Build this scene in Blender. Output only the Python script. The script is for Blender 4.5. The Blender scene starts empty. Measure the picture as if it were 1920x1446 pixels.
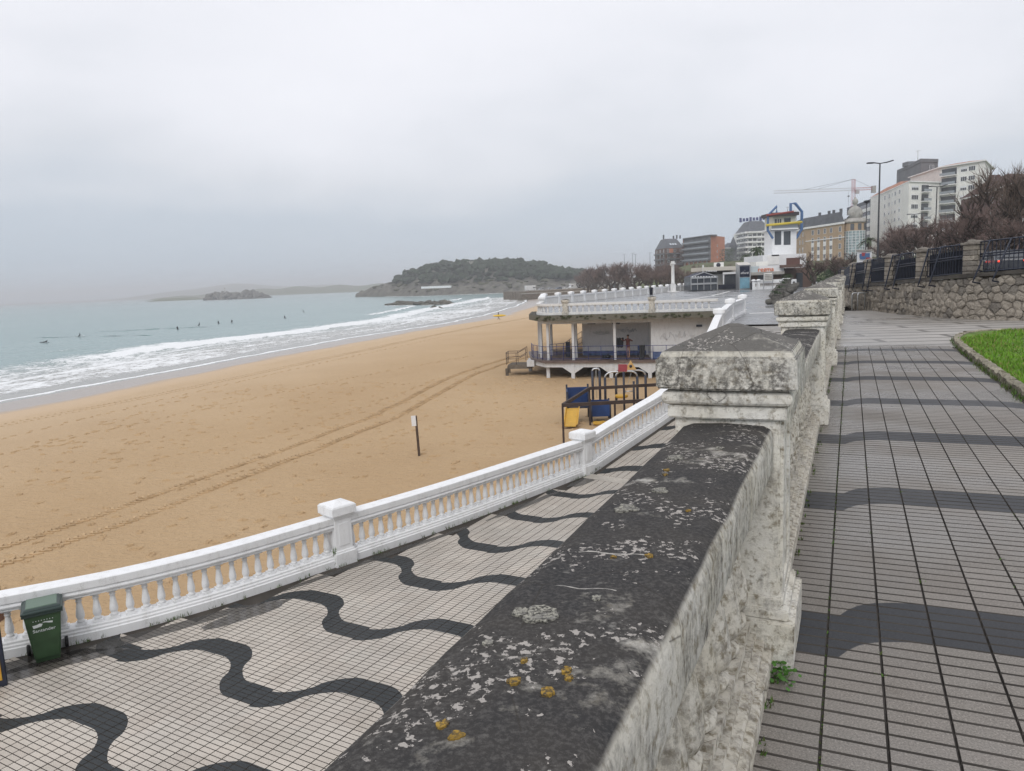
import bpy, bmesh, math, random
from mathutils import Vector, Matrix, noise as mnoise
R_ = math.radians
rnd = random.Random(7)
scn = bpy.context.scene
COL = scn.collection

# ------------------------------------------------------------------ camera
FPX, CXP, CYP = 1400.0, 960.0, 723.0          # photo pixels (1920 x 1446)
EYE = Vector((0, 0, 1.53))
pitch, roll = math.atan(193 / FPX), R_(2.4)
FW = Vector((0, math.cos(pitch), -math.sin(pitch)))
_r0 = Vector((1, 0, 0)); _u0 = _r0.cross(FW)
RT = _r0 * math.cos(roll) - _u0 * math.sin(roll)
UP = _r0 * math.sin(roll) + _u0 * math.cos(roll)
cam = bpy.data.cameras.new('camera'); cam.sensor_width = 36; cam.lens = 36 * FPX / 1920
cam.clip_start = 0.05; cam.clip_end = 12000
co = bpy.data.objects.new('camera', cam); COL.objects.link(co)
co.matrix_world = Matrix(((RT.x, UP.x, -FW.x, EYE.x), (RT.y, UP.y, -FW.y, EYE.y), (RT.z, UP.z, -FW.z, EYE.z), (0, 0, 0, 1)))
scn.camera = co

# ------------------------------------------------------------------ sky, sun, exposure
scn.view_settings.view_transform = 'Standard'; scn.view_settings.look = 'None'
scn.view_settings.exposure = 0.08; scn.view_settings.gamma = 1.0
scn.cycles.volume_bounces = 0
scn.cycles.max_bounces = 5; scn.cycles.diffuse_bounces = 3; scn.cycles.glossy_bounces = 3
scn.cycles.transparent_max_bounces = 16
scn.cycles.caustics_reflective = False; scn.cycles.caustics_refractive = False
HAZE = 0.00042
SUN_EL, SUN_AZ = R_(42), R_(196)              # diffuse sun behind thick cloud
w = bpy.data.worlds.new('World'); scn.world = w; w.use_nodes = True
nt = w.node_tree; nt.nodes.clear()
def WN(t, **k):
    n = nt.nodes.new(t)
    for a, b in k.items(): setattr(n, a, b)
    return n
out = WN('ShaderNodeOutputWorld'); bg = WN('ShaderNodeBackground'); sky = WN('ShaderNodeTexSky')
sky.sky_type = 'NISHITA'; sky.sun_disc = False; sky.sun_elevation = SUN_EL; sky.sun_rotation = SUN_AZ
tc = WN('ShaderNodeTexCoord'); sep = WN('ShaderNodeSeparateXYZ')
nt.links.new(tc.outputs['Generated'], sep.inputs[0])
ramp = WN('ShaderNodeValToRGB')
cr = ramp.color_ramp
cr.elements[0].position = 0.0; cr.elements[0].color = (0.525, 0.605, 0.70, 1)
cr.elements[1].position = 0.62; cr.elements[1].color = (1.0, 1.0, 1.05, 1)
for p, c in ((0.09, (0.575, 0.64, 0.725, 1)), (0.18, (0.74, 0.77, 0.83, 1)), (0.28, (0.88, 0.895, 0.955, 1)), (0.42, (0.98, 0.985, 1.04, 1))):
    e = cr.elements.new(p); e.color = c
mp = WN('ShaderNodeMapping'); mp.inputs['Scale'].default_value = (1.2, 1.2, 3.2)
nz = WN('ShaderNodeTexNoise'); nz.inputs['Scale'].default_value = 1.5; nz.inputs['Detail'].default_value = 5; nz.inputs['Roughness'].default_value = 0.5
nt.links.new(tc.outputs['Generated'], mp.inputs[0]); nt.links.new(mp.outputs[0], nz.inputs['Vector'])
# clouds shift the elevation lookup a little, so the deck has soft uneven bands
ma = WN('ShaderNodeMath', operation='MULTIPLY_ADD'); ma.inputs[1].default_value = 0.50; ma.inputs[2].default_value = -0.25
nt.links.new(nz.outputs['Fac'], ma.inputs[0])
ad = WN('ShaderNodeMath', operation='ADD'); nt.links.new(ma.outputs[0], ad.inputs[0]); nt.links.new(sep.outputs[2], ad.inputs[1])
nt.links.new(ad.outputs[0], ramp.inputs[0])
hs = WN('ShaderNodeHueSaturation'); hs.inputs['Saturation'].default_value = 0.3; hs.inputs['Value'].default_value = 0.10
nt.links.new(sky.outputs[0], hs.inputs['Color'])
mx = WN('ShaderNodeMixRGB'); mx.inputs[0].default_value = 0.9
nt.links.new(hs.outputs[0], mx.inputs[1]); nt.links.new(ramp.outputs[0], mx.inputs[2])
nt.links.new(mx.outputs[0], bg.inputs[0]); bg.inputs[1].default_value = 1.0
nt.links.new(bg.outputs[0], out.inputs[0])
sl = bpy.data.lights.new('sun', 'SUN'); sl.energy = 1.1; sl.angle = R_(32); sl.color = (1, 0.97, 0.92)
so = bpy.data.objects.new('sun', sl); COL.objects.link(so)
_sd = Vector((math.sin(SUN_AZ) * math.cos(SUN_EL), math.cos(SUN_AZ) * math.cos(SUN_EL), math.sin(SUN_EL)))
so.rotation_euler = (-_sd).to_track_quat('-Z', 'Y').to_euler(); so.location = (0, 0, 60)

# ------------------------------------------------------------------ measuring helpers (photo pixel -> place)
def ray(x, y): return FW + RT * ((x - CXP) / FPX) - UP * ((y - CYP) / FPX)
def at_z(x, y, z):
    d = ray(x, y); return EYE + d * ((z - EYE.z) / d.z)
def at_y(x, y, Y):
    d = ray(x, y); return EYE + d * (Y / d.y)
def hgt(x, y, P):
    d = ray(x, y); return EYE.z + d.z * (P.y / d.y)
AZ = R_(24.5)                                  # direction of the upper promenade
PV = Vector((math.sin(AZ), math.cos(AZ), 0)); PN = Vector((math.cos(AZ), -math.sin(AZ), 0))
def nv(n, v, z=0.0): return PN * n + PV * v + Vector((0, 0, z))
Z_LOW, Z_PLAZA, Z_SAND, Z_SEA = -3.78, -1.07, -5.92, -7.62

# ------------------------------------------------------------------ materials
MATS = {}
def mat(name, col, rough=0.7, spec=0.3, var=0.0, vscale=3.0, vdet=4, bump=0.0, bscale=40.0, metal=0.0, var2=0.0, v2scale=60.0, emit=None, alpha=None):
    if name in MATS: return MATS[name]
    m = bpy.data.materials.new(name); m.use_nodes = True; MATS[name] = m
    t = m.node_tree; b = t.nodes['Principled BSDF']
    b.inputs['Base Color'].default_value = (*col, 1); b.inputs['Roughness'].default_value = rough
    b.inputs['Specular IOR Level'].default_value = spec; b.inputs['Metallic'].default_value = metal
    geo = t.nodes.new('ShaderNodeNewGeometry')
    prev = None
    for amt, sc in ((var, vscale), (var2, v2scale)):
        if amt <= 0: continue
        n = t.nodes.new('ShaderNodeTexNoise'); n.inputs['Scale'].default_value = sc; n.inputs['Detail'].default_value = vdet
        t.links.new(geo.outputs['Position'], n.inputs['Vector'])
        mr = t.nodes.new('ShaderNodeMapRange'); mr.inputs[1].default_value = 0.3; mr.inputs[2].default_value = 0.7
        mr.inputs[3].default_value = 1 - amt; mr.inputs[4].default_value = 1 + amt
        t.links.new(n.outputs['Fac'], mr.inputs[0])
        mm = t.nodes.new('ShaderNodeVectorMath'); mm.operation = 'SCALE'
        if prev is None: mm.inputs[0].default_value = col
        else: t.links.new(prev, mm.inputs[0])
        t.links.new(mr.outputs[0], mm.inputs['Scale']); prev = mm.outputs[0]
    if prev is not None: t.links.new(prev, b.inputs['Base Color'])
    if bump > 0:
        n = t.nodes.new('ShaderNodeTexNoise'); n.inputs['Scale'].default_value = bscale; n.inputs['Detail'].default_value = 3
        t.links.new(geo.outputs['Position'], n.inputs['Vector'])
        bp = t.nodes.new('ShaderNodeBump'); bp.inputs['Strength'].default_value = bump; bp.inputs['Distance'].default_value = 0.02
        t.links.new(n.outputs['Fac'], bp.inputs['Height']); t.links.new(bp.outputs[0], b.inputs['Normal'])
    if emit:
        b.inputs['Emission Color'].default_value = (*emit[0], 1); b.inputs['Emission Strength'].default_value = emit[1]
    if alpha is not None: b.inputs['Alpha'].default_value = alpha
    return m

class Nodes:
    """small wrapper to write node graphs briefly"""
    def __init__(s, name):
        s.m = bpy.data.materials.new(name); s.m.use_nodes = True; MATS[name] = s.m
        s.t = s.m.node_tree; s.b = s.t.nodes['Principled BSDF']
        s.geo = s.t.nodes.new('ShaderNodeNewGeometry')
    def n(s, t, **k):
        x = s.t.nodes.new(t)
        for a, b in k.items(): setattr(x, a, b)
        return x
    def put(s, sock, v):
        if hasattr(v, 'is_output'): s.t.links.new(v, sock)
        else: sock.default_value = v
    def noise(s, scale, det=4, rough=0.5, vec=None, dist=0.0):
        x = s.n('ShaderNodeTexNoise'); x.inputs['Scale'].default_value = scale; x.inputs['Detail'].default_value = det
        x.inputs['Roughness'].default_value = rough; x.inputs['Distortion'].default_value = dist
        s.t.links.new(vec or s.geo.outputs['Position'], x.inputs['Vector']); return x.outputs['Fac']
    def voro(s, scale, feature='F1', out='Distance', vec=None, rnd_=1.0):
        x = s.n('ShaderNodeTexVoronoi'); x.feature = feature; x.inputs['Scale'].default_value = scale; x.inputs['Randomness'].default_value = rnd_
        s.t.links.new(vec or s.geo.outputs['Position'], x.inputs['Vector']); return x.outputs[out]
    def rng(s, v, a, b, c=0.0, d=1.0):
        x = s.n('ShaderNodeMapRange'); s.put(x.inputs[0], v)
        for i, q in enumerate((a, b, c, d)): x.inputs[i + 1].default_value = q
        return x.outputs[0]
    def math(s, op, a, b=0.0):
        x = s.n('ShaderNodeMath', operation=op); s.put(x.inputs[0], a); s.put(x.inputs[1], b); return x.outputs[0]
    def mix(s, f, a, b):
        x = s.n('ShaderNodeMixRGB'); s.put(x.inputs[0], f)
        s.put(x.inputs[1], a if hasattr(a, 'is_output') else (*a, 1)); s.put(x.inputs[2], b if hasattr(b, 'is_output') else (*b, 1)); return x.outputs[0]
    def bump(s, h, st=0.5, dist=0.02):
        x = s.n('ShaderNodeBump'); x.inputs['Strength'].default_value = st; x.inputs['Distance'].default_value = dist
        s.t.links.new(h, x.inputs['Height']); s.t.links.new(x.outputs[0], s.b.inputs['Normal'])
    def stretch(s, sx, sy, sz):
        x = s.n('ShaderNodeMapping'); x.inputs['Scale'].default_value = (sx, sy, sz); s.t.links.new(s.geo.outputs['Position'], x.inputs[0]); return x.outputs[0]
    def set(s, col=None, rough=None, spec=None):
        if col is not None: s.put(s.b.inputs['Base Color'], col if hasattr(col, 'is_output') else (*col, 1))
        if rough is not None: s.put(s.b.inputs['Roughness'], rough)
        if spec is not None: s.put(s.b.inputs['Specular IOR Level'], spec)
        return s.m

# old weathered parapet: off-white lime paint, black crust on upward faces, white lichen specks
def weathered(name, paint, crust_bias, topk=1.0, dirt=0.0, cc1=(0.070, 0.067, 0.066), cc2=(0.115, 0.10, 0.086)):
    s = Nodes(name)
    sp = s.n('ShaderNodeSeparateXYZ'); s.t.links.new(s.geo.outputs['Normal'], sp.inputs[0])
    up = s.rng(sp.outputs[2], 0.35, 0.85)
    big = s.noise(2.6, 6, 0.62); mid = s.noise(9, 7, 0.68); fine = s.noise(60, 6, 0.7)
    streak = s.noise(7, 6, 0.7, s.stretch(2.2, 2.2, 0.5))
    v = s.math('ADD', s.math('MULTIPLY', big, 0.5), s.math('MULTIPLY', mid, 0.5))
    side = s.rng(s.math('ADD', s.math('MULTIPLY', v, 0.55), s.math('MULTIPLY', streak, 0.45)), 0.52 - crust_bias, 0.66 - crust_bias)
    side = s.math('MULTIPLY', side, s.rng(fine, 0.36, 0.56, 0.1, 1.0))
    top = s.rng(v, 0.30, 0.44)
    top = s.math('MAXIMUM', top, 0.30)
    crust = s.math('MAXIMUM', s.math('MULTIPLY', s.math('MULTIPLY', up, top), topk), s.math('MULTIPLY', side, 0.85))
    pc = s.mix(s.rng(s.noise(5, 5, 0.6), 0.35, 0.7), paint, (paint[0] * 0.88, paint[1] * 0.855, paint[2] * 0.79))
    pc = s.mix(s.rng(s.noise(34, 5, 0.65), 0.52 - dirt, 0.68 - dirt), pc, (0.30, 0.265, 0.20))
    pc = s.mix(s.math('MULTIPLY', s.rng(s.noise(13, 6, 0.75), 0.55 - dirt, 0.7 - dirt), 0.55 + dirt * 3), pc, (0.22, 0.20, 0.17))
    cc = s.mix(s.rng(s.noise(4, 5, 0.6), 0.35, 0.7), cc1, cc2)
    cc = s.mix(s.rng(s.noise(110, 4, 0.75), 0.46, 0.64, 0.0, 0.36), cc, (0.17, 0.163, 0.155))
    cc = s.mix(s.rng(s.noise(22, 6, 0.75), 0.58, 0.68, 0.0, 0.4), cc, (0.23, 0.22, 0.205))
    col = s.mix(crust, pc, cc)
    specks = s.math('MULTIPLY', s.math('GREATER_THAN', s.noise(62, 5, 0.66), 0.565), s.math('GREATER_THAN', s.noise(4.2, 5, 0.7), 0.53))
    specks = s.math('MULTIPLY', specks, up)
    col = s.mix(s.math('MULTIPLY', specks, 0.85), col, (0.46, 0.43, 0.40))
    cr_ = s.rng(s.voro(3.1, 'DISTANCE_TO_EDGE', vec=s.stretch(1, 1, 1)), 0.0, 0.007, 1.0, 0.0)
    cr_ = s.math('MULTIPLY', cr_, s.math('GREATER_THAN', s.noise(1.7, 2), 0.55))
    col = s.mix(s.math('MULTIPLY', cr_, 0.7), col, (0.045, 0.04, 0.035))
    s.bump(s.math('ADD', s.math('ADD', s.noise(18, 7, 0.7), s.math('MULTIPLY', fine, 0.5)), s.math('MULTIPLY', specks, 0.15)), 0.75, 0.012)
    return s.set(col, 0.9, 0.15)
M_PARAPET = weathered('weathered_parapet', (0.80, 0.785, 0.735), 0.025, 0.12)
M_PARAPET_LOW = weathered('grimy_parapet_foot', (0.72, 0.69, 0.62), 0.015, 0.2, 0.045)
M_CAP = weathered('weathered_cap', (0.66, 0.64, 0.58), 0.05, 0.95, 0.0, (0.085, 0.084, 0.082), (0.14, 0.132, 0.122))
M_CAPSIDE = weathered('weathered_cap_side', (0.80, 0.785, 0.735), 0.125, 0.8, 0.0, (0.040, 0.043, 0.042), (0.08, 0.072, 0.065))
M_PARAPET_DARK = weathered('weathered_parapet_rail', (0.70, 0.68, 0.63), 0.055, 1.0, 0.02, (0.038, 0.038, 0.040), (0.062, 0.057, 0.052))

def white_paint(name, base=(0.80, 0.81, 0.82), dirt=0.35):
    s = Nodes(name)
    d = s.rng(s.noise(3.5, 6, 0.72, s.stretch(1.5, 1.5, 0.5)), 0.48, 0.74)
    g = s.rng(s.noise(50, 4, 0.6), 0.35, 0.65)
    col = s.mix(s.math('MULTIPLY', s.math('MULTIPLY', d, g), dirt), base, (0.30, 0.28, 0.25))
    s.bump(s.noise(70, 4, 0.6), 0.25, 0.006)
    return s.set(col, 0.55, 0.35)
M_WHITE = white_paint('white_masonry_paint', dirt=0.62)
M_WHITE_OLD = white_paint('stained_white_paint', (0.70, 0.70, 0.69), 0.85)

def pave(name, c1, c2, sheen):
    s = Nodes(name)
    tone = s.noise(0.7, 4, 0.55); chip = s.noise(150, 3, 0.65)
    cell = s.voro(2.4, 'F1', 'Color'); cs = s.n('ShaderNodeSeparateColor'); s.t.links.new(cell, cs.inputs[0])
    col = s.mix(s.rng(tone, 0.35, 0.68), c1, c2)
    col = s.mix(s.math('MULTIPLY', cs.outputs[0], 0.16), col, (c1[0] * 1.15, c1[1] * 0.98, c1[2] * 0.92))
    oi = s.n('ShaderNodeObjectInfo')
    col = s.mix(s.math('MULTIPLY', oi.outputs['Random'], 0.5), col, (c2[0] * 0.76, c2[1] * 0.72, c2[2] * 0.69))
    col = s.mix(s.rng(s.noise(1.9, 6, 0.7), 0.56, 0.70, 0.0, 0.45), col, (c2[0] * .52, c2[1] * .47, c2[2] * .41))
    col = s.mix(s.rng(chip, 0.40, 0.56, 0.5, 0.0), col, (c1[0] * .3, c1[1] * .3, c1[2] * .3))
    col = s.mix(s.rng(s.noise(140, 2), 0.58, 0.64, 0.0, 0.4), col, (c1[0] * 1.7, c1[1] * 1.7, c1[2] * 1.7))
    # damp: darker and shinier in patches
    wet = s.rng(s.noise(0.55, 5, 0.6), 0.44, 0.62)
    col = s.mix(s.math('MULTIPLY', wet, 0.24), col, (c1[0] * 0.45, c1[1] * 0.44, c1[2] * 0.43))
    s.bump(chip, 0.35, 0.004)
    return s.set(col, s.rng(wet, 0, 1, 0.62, sheen), 0.4)
M_TILE = pave('pale_granite_tile', (0.60, 0.555, 0.49), (0.51, 0.475, 0.425), 0.30)
M_TILE_DARK = pave('charcoal_tile', (0.028, 0.034, 0.038), (0.022, 0.028, 0.032), 0.48)
M_TILE_UP = pave('grey_brown_tile', (0.265, 0.246, 0.222), (0.215, 0.20, 0.182), 0.12)
M_TILE_UP_DARK = pave('slate_grey_tile', (0.040, 0.044, 0.052), (0.033, 0.036, 0.043), 0.40)
M_GROUT_SHADE = mat('dark_grout_groove_shade', (0.055, 0.048, 0.041), 0.8, var=0.3, vscale=2)
M_GROUT_SHADE_UP = mat('grey_grout_groove_shade', (0.075, 0.068, 0.062), 0.75, var=0.35, vscale=2.5)

def sand_mat():
    s = Nodes('beach_sand')
    a = s.n('ShaderNodeAttribute'); a.attribute_name = 'wet'
    wet = s.math('ADD', a.outputs['Fac'], s.rng(s.noise(0.09, 4, 0.6), 0.3, 0.7, -0.04, 0.04))
    wet1 = s.rng(wet, 0.60, 0.70); wet2 = s.rng(wet, 0.735, 0.80); pale = s.rng(wet, 0.05, 0.5)
    dry = s.mix(s.rng(s.noise(0.12, 5, 0.6), 0.3, 0.7), (0.54, 0.385, 0.225), (0.475, 0.325, 0.180))
    dry = s.mix(s.rng(s.noise(9, 5, 0.7), 0.35, 0.7, 0.0, 0.24), dry, (0.35, 0.225, 0.115))
    dry = s.mix(s.rng(s.noise(1.6, 5, 0.65, s.stretch(0.5, 1.8, 1)), 0.60, 0.72, 0.0, 0.30), dry, (0.36, 0.235, 0.125))
    dry = s.mix(s.math('MULTIPLY', pale, 0.6), dry, (0.60, 0.455, 0.30)); col = s.mix(wet1, dry, (0.52, 0.39, 0.26))
    col = s.mix(wet2, col, (0.335, 0.285, 0.245))
    h = s.math('ADD', s.math('MULTIPLY', s.noise(2.6, 5, 0.65, s.stretch(1.0, 1.7, 1)), 1.0), s.math('MULTIPLY', s.noise(10, 4, 0.6), 0.3))
    dampn = s.rng(wet1, 0, 1, 1.0, 0.15)
    s.bump(s.math('MULTIPLY', h, dampn), 0.85, 0.24)
    return s.set(col, s.rng(wet2, 0, 1, 0.9, 0.28), 0.35)
M_SAND = sand_mat()
M_SAND_TRACK = mat('pressed_damp_sand', (0.43, 0.30, 0.17), 0.92, var=0.25, vscale=3)

def sea_mat():
    s = Nodes('sea_water')
    a = s.n('ShaderNodeAttribute'); a.attribute_name = 'foam'
    b = s.n('ShaderNodeAttribute'); b.attribute_name = 'shallow'
    f = a.outputs['Fac']
    lace = s.noise(0.55, 6, 0.72, s.stretch(1.0, 0.55, 1), 0.6)
    fine = s.noise(2.4, 5, 0.7, s.stretch(1.0, 0.6, 1), 0.4)
    n = s.math('ADD', s.math('MULTIPLY', lace, 0.55), s.math('MULTIPLY', fine, 0.45))
    th = s.rng(f, 0, 1, 0.76, 0.22)
    m = s.rng(s.math('SUBTRACT', n, th), -0.03, 0.06)
    deep = s.mix(s.rng(s.noise(0.02, 4, 0.6), 0.35, 0.7), (0.135, 0.235, 0.235), (0.17, 0.275, 0.27))
    water = s.mix(b.outputs['Fac'], deep, (0.30, 0.295, 0.27))
    col = s.mix(m, water, (0.80, 0.82, 0.83))
    h = s.math('ADD', s.math('MULTIPLY', s.noise(0.35, 5, 0.6, s.stretch(1, 0.5, 1)), 1.0), s.math('MULTIPLY', m, 0.5))
    s.bump(h, 0.45, 0.6)
    return s.set(col, s.rng(m, 0, 1, 0.22, 0.8), 0.35)
M_SEA = sea_mat()

def rock_mat(name, c1, c2, sc):
    s = Nodes(name)
    col = s.mix(s.rng(s.noise(sc, 6, 0.65), 0.35, 0.65), c1, c2)
    s.bump(s.noise(sc * 3, 6, 0.7), 0.8, 0.6)
    return s.set(col, 0.9, 0.15)
M_ROCK = rock_mat('coastal_rock', (0.17, 0.16, 0.135), (0.06, 0.056, 0.05), 0.16)
M_TERR = rock_mat('slope_grass', (0.085, 0.12, 0.045), (0.115, 0.105, 0.062), 0.12)
M_SEAWALL = rock_mat('sea_wall_masonry', (0.22, 0.19, 0.155), (0.13, 0.11, 0.09), 0.6)

M_CONC = mat('concrete', (0.36, 0.345, 0.32), 0.85, var=0.25, vscale=1.2, var2=0.2, v2scale=25)
M_ASPH = mat('asphalt', (0.06, 0.06, 0.062), 0.6, var=0.25, vscale=0.8)
M_STEEL = mat('galvanised_steel', (0.52, 0.53, 0.54), 0.35, 0.5, metal=0.8)
M_BLACK = mat('black_iron', (0.022, 0.027, 0.045), 0.45, 0.4, var=0.3, vscale=6)
M_NAVY = mat('navy_paint', (0.030, 0.040, 0.150), 0.45, 0.4, var=0.25, vscale=4)
M_LAMP = mat('dark_lamp_paint', (0.035, 0.038, 0.045), 0.5)
M_GLASS = mat('dark_window_glass', (0.055, 0.062, 0.072), 0.12, 0.6, var=0.5, vscale=0.35)
M_FRAME = mat('white_window_frame', (0.74, 0.75, 0.76), 0.5)
M_SLATE = mat('slate_roof', (0.085, 0.092, 0.105), 0.6, var=0.25, vscale=0.5, var2=0.25, v2scale=4)
M_TILEROOF = mat('clay_roof', (0.36, 0.17, 0.11), 0.8, var=0.3, vscale=0.5, var2=0.25, v2scale=3)
M_BARK = mat('dark_bark', (0.065, 0.052, 0.045), 0.9, var=0.3, vscale=4)
M_TWIG = mat('red_brown_twig', (0.165, 0.118, 0.104), 0.9, var=0.35, vscale=0.7)
M_TWIG_G = mat('grey_brown_twig', (0.15, 0.115, 0.095), 0.9, var=0.35, vscale=0.7)
M_PUDDLE = mat('puddle_water', (0.040, 0.037, 0.033), 0.16, 0.4, alpha=0.62)
M_RUST = mat('rusty_brown_steel', (0.055, 0.040, 0.036), 0.7, var=0.3, vscale=3)
M_YEL = mat('yellow_plastic', (0.55, 0.32, 0.04), 0.45, 0.4, var=0.12, vscale=3)
M_BLUEP = mat('blue_plastic', (0.016, 0.048, 0.16), 0.45, 0.4, var=0.25, vscale=1.5)
M_RED = mat('red_sign', (0.34, 0.07, 0.085), 0.5)
M_GREENBIN = mat('green_bin_plastic', (0.034, 0.072, 0.032), 0.5, 0.4, var=0.25, vscale=4)
M_BINLID = mat('dark_green_lid', (0.025, 0.045, 0.040), 0.45, 0.45)
M_BINLIDTOP = mat('grey_green_lid_top', (0.115, 0.17, 0.13), 0.5, 0.4)
M_RUB = mat('black_rubber', (0.018, 0.018, 0.019), 0.7)
M_PRINT = mat('white_print', (0.62, 0.66, 0.66), 0.6)
M_SKIN = mat('skin', (0.42, 0.24, 0.17), 0.6)
M_NEO = mat('black_wetsuit', (0.018, 0.020, 0.024), 0.6)
M_HAIR = mat('dark_hair', (0.03, 0.02, 0.015), 0.7)
M_MOSS = mat('moss', (0.075, 0.095, 0.030), 0.95, var=0.4, vscale=20)
M_LEAF = mat('weed_leaf', (0.085, 0.17, 0.035), 0.7, var=0.35, vscale=15)

# ------------------------------------------------------------------ mesh builder
class MB:
    def __init__(s): s.v = []; s.f = []; s.mi = []; s.sm = []
    def add(s, verts, faces, mi=0, smooth=False):
        o = len(s.v); s.v += [Vector(p) for p in verts]
        for f in faces: s.f.append([i + o for i in f]); s.mi.append(mi); s.sm.append(smooth)
        return s
    def box(s, c, d, rz=0.0, mi=0, M=None, taper=1.0):
        x, y, z = (q / 2 for q in d)
        P = [(-x, -y, -z), (x, -y, -z), (x, y, -z), (-x, y, -z), (-x * taper, -y * taper, z), (x * taper, -y * taper, z), (x * taper, y * taper, z), (-x * taper, y * taper, z)]
        m = Matrix.Translation(c) @ (M if M is not None else Matrix.Rotation(rz, 4, 'Z'))
        return s.add([m @ Vector(p) for p in P], [(0, 3, 2, 1), (4, 5, 6, 7), (0, 1, 5, 4), (1, 2, 6, 5), (2, 3, 7, 6), (3, 0, 4, 7)], mi)
    def bar(s, a, b, wx, wz=None, mi=0):
        a, b = Vector(a), Vector(b); d = b - a; L = d.length
        if L < 1e-6: return s
        q = d.to_track_quat('Y', 'Z').to_matrix().to_4x4()
        return s.box((a + b) / 2, (wx, L, wz or wx), mi=mi, M=q)
    def tube(s, pts, r, n=8, mi=0, smooth=True, cap=True):
        pts = [Vector(p) for p in pts]; rr = r if isinstance(r, (list, tuple)) else [r] * len(pts)
        ring = []; ref = None
        for i, p in enumerate(pts):
            d = (pts[min(i + 1, len(pts) - 1)] - pts[max(i - 1, 0)])
            if d.length < 1e-9: d = Vector((0, 0, 1))
            d.normalize()
            if ref is None: ref = d.orthogonal().normalized()
            else:
                ref = ref - d * ref.dot(d); ref = ref.normalized() if ref.length > 1e-6 else d.orthogonal().normalized()
            b = d.cross(ref)
            ring.append([p + (ref * math.cos(t) + b * math.sin(t)) * rr[i] for t in [2 * math.pi * k / n for k in range(n)]])
        vs = [q for g in ring for q in g]; fs = []
        for i in range(len(pts) - 1):
            for k in range(n):
                fs.append((i * n + k, i * n + (k + 1) % n, (i + 1) * n + (k + 1) % n, (i + 1) * n + k))
        if cap: fs.append(tuple(range(n))[::-1]); fs.append(tuple((len(pts) - 1) * n + k for k in range(n)))
        return s.add(vs, fs, mi, smooth)
    def lathe(s, prof, n=12, c=(0, 0, 0), mi=0, smooth=True, sq=False):
        c = Vector(c); vs = []; fs = []
        for r, z in prof:
            for k in range(n):
                t = 2 * math.pi * (k + (0.5 if sq else 0)) / n
                vs.append(c + Vector((r * math.cos(t), r * math.sin(t), z)))
        for i in range(len(prof) - 1):
            for k in range(n):
                fs.append((i * n + k, i * n + (k + 1) % n, (i + 1) * n + (k + 1) % n, (i + 1) * n + k))
        fs.append(tuple(range(n))[::-1]); fs.append(tuple((len(prof) - 1) * n + k for k in range(n)))
        return s.add(vs, fs, mi, smooth)
    def prism(s, poly, z0, z1, mi=0):
        n = len(poly); vs = [(x, y, z0) for x, y in poly] + [(x, y, z1) for x, y in poly]
        fs = [tuple(range(n))[::-1], tuple(range(n, 2 * n))] + [(k, (k + 1) % n, n + (k + 1) % n, n + k) for k in range(n)]
        return s.add(vs, fs, mi)
    def sweep(s, prof, path, mi=0, smooth=False, up=True):
        """closed profile [(offset to the right, height)] along path of points"""
        path = [Vector(p) for p in path]; n = len(prof); vs = []; fs = []
        for i, p in enumerate(path):
            d = path[min(i + 1, len(path) - 1)] - path[max(i - 1, 0)]; d.z = 0; d.normalize()
            r = Vector((d.y, -d.x, 0))
            for o, z in prof: vs.append(p + r * o + Vector((0, 0, z)))
        for i in range(len(path) - 1):
            for k in range(n): fs.append((i * n + k, i * n + (k + 1) % n, (i + 1) * n + (k + 1) % n, (i + 1) * n + k))
        fs.append(tuple(range(n))[::-1]); fs.append(tuple((len(path) - 1) * n + k for k in range(n)))
        return s.add(vs, fs, mi, smooth)
    def blob(s, c, r, sub=1, amp=0.25, seed=0, mi=0, smooth=True):
        bm = bmesh.new(); bmesh.ops.create_icosphere(bm, subdivisions=sub, radius=1)
        c = Vector(c); r = Vector(r) if hasattr(r, '__len__') else Vector((r, r, r)); vs = []
        for v in bm.verts:
            k = 1 + amp * mnoise.noise(v.co * 1.7 + Vector((seed * 3.1, seed * 1.7, seed)))
            vs.append(c + Vector((v.co.x * r.x, v.co.y * r.y, v.co.z * r.z)) * k)
        fs = [tuple(v.index for v in f.verts) for f in bm.faces]; bm.free()
        return s.add(vs, fs, mi, smooth)
    def mesh(s, name, mats, inv=None):
        me = bpy.data.meshes.new(name)
        me.from_pydata([tuple(inv @ v) if inv else tuple(v) for v in s.v], [], s.f)
        for m in (mats if isinstance(mats, (list, tuple)) else [mats]): me.materials.append(m)
        me.polygons.foreach_set('material_index', s.mi); me.polygons.foreach_set('use_smooth', s.sm)
        me.update(); return me
    def build(s, name, mats, parent=None, world=False, loc=None, rz=0.0, bevel=0.0, fix=False):
        inv = None
        if parent is not None and world: inv = basis(parent).inverted()
        me = s.mesh(name, mats, inv)
        if fix:
            bm = bmesh.new(); bm.from_mesh(me); bmesh.ops.recalc_face_normals(bm, faces=bm.faces); bm.to_mesh(me); bm.free()
        o = bpy.data.objects.new(name, me); COL.objects.link(o); o.parent = parent
        if loc is not None: o.location = loc
        o.rotation_euler.z = rz
        if bevel > 0:
            b = o.modifiers.new('bevel', 'BEVEL'); b.width = bevel; b.segments = 2; b.limit_method = 'ANGLE'; b.angle_limit = R_(40)
        return o
def basis(o):
    m = Matrix.Translation(o.location) @ o.rotation_euler.to_matrix().to_4x4()
    return (basis(o.parent) @ m) if o.parent else m
def tag(o, label=None, cat=None, group=None, kind=None):
    for k, v in (('label', label), ('category', cat), ('group', group), ('kind', kind)):
        if v: o[k] = v
    return o
def thing(name, label, cat, loc=(0, 0, 0), rz=0.0, group=None):
    o = bpy.data.objects.new(name, None); COL.objects.link(o); o.location = loc; o.rotation_euler.z = rz
    o.empty_display_size = 0.1
    return tag(o, label, cat, group)
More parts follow.
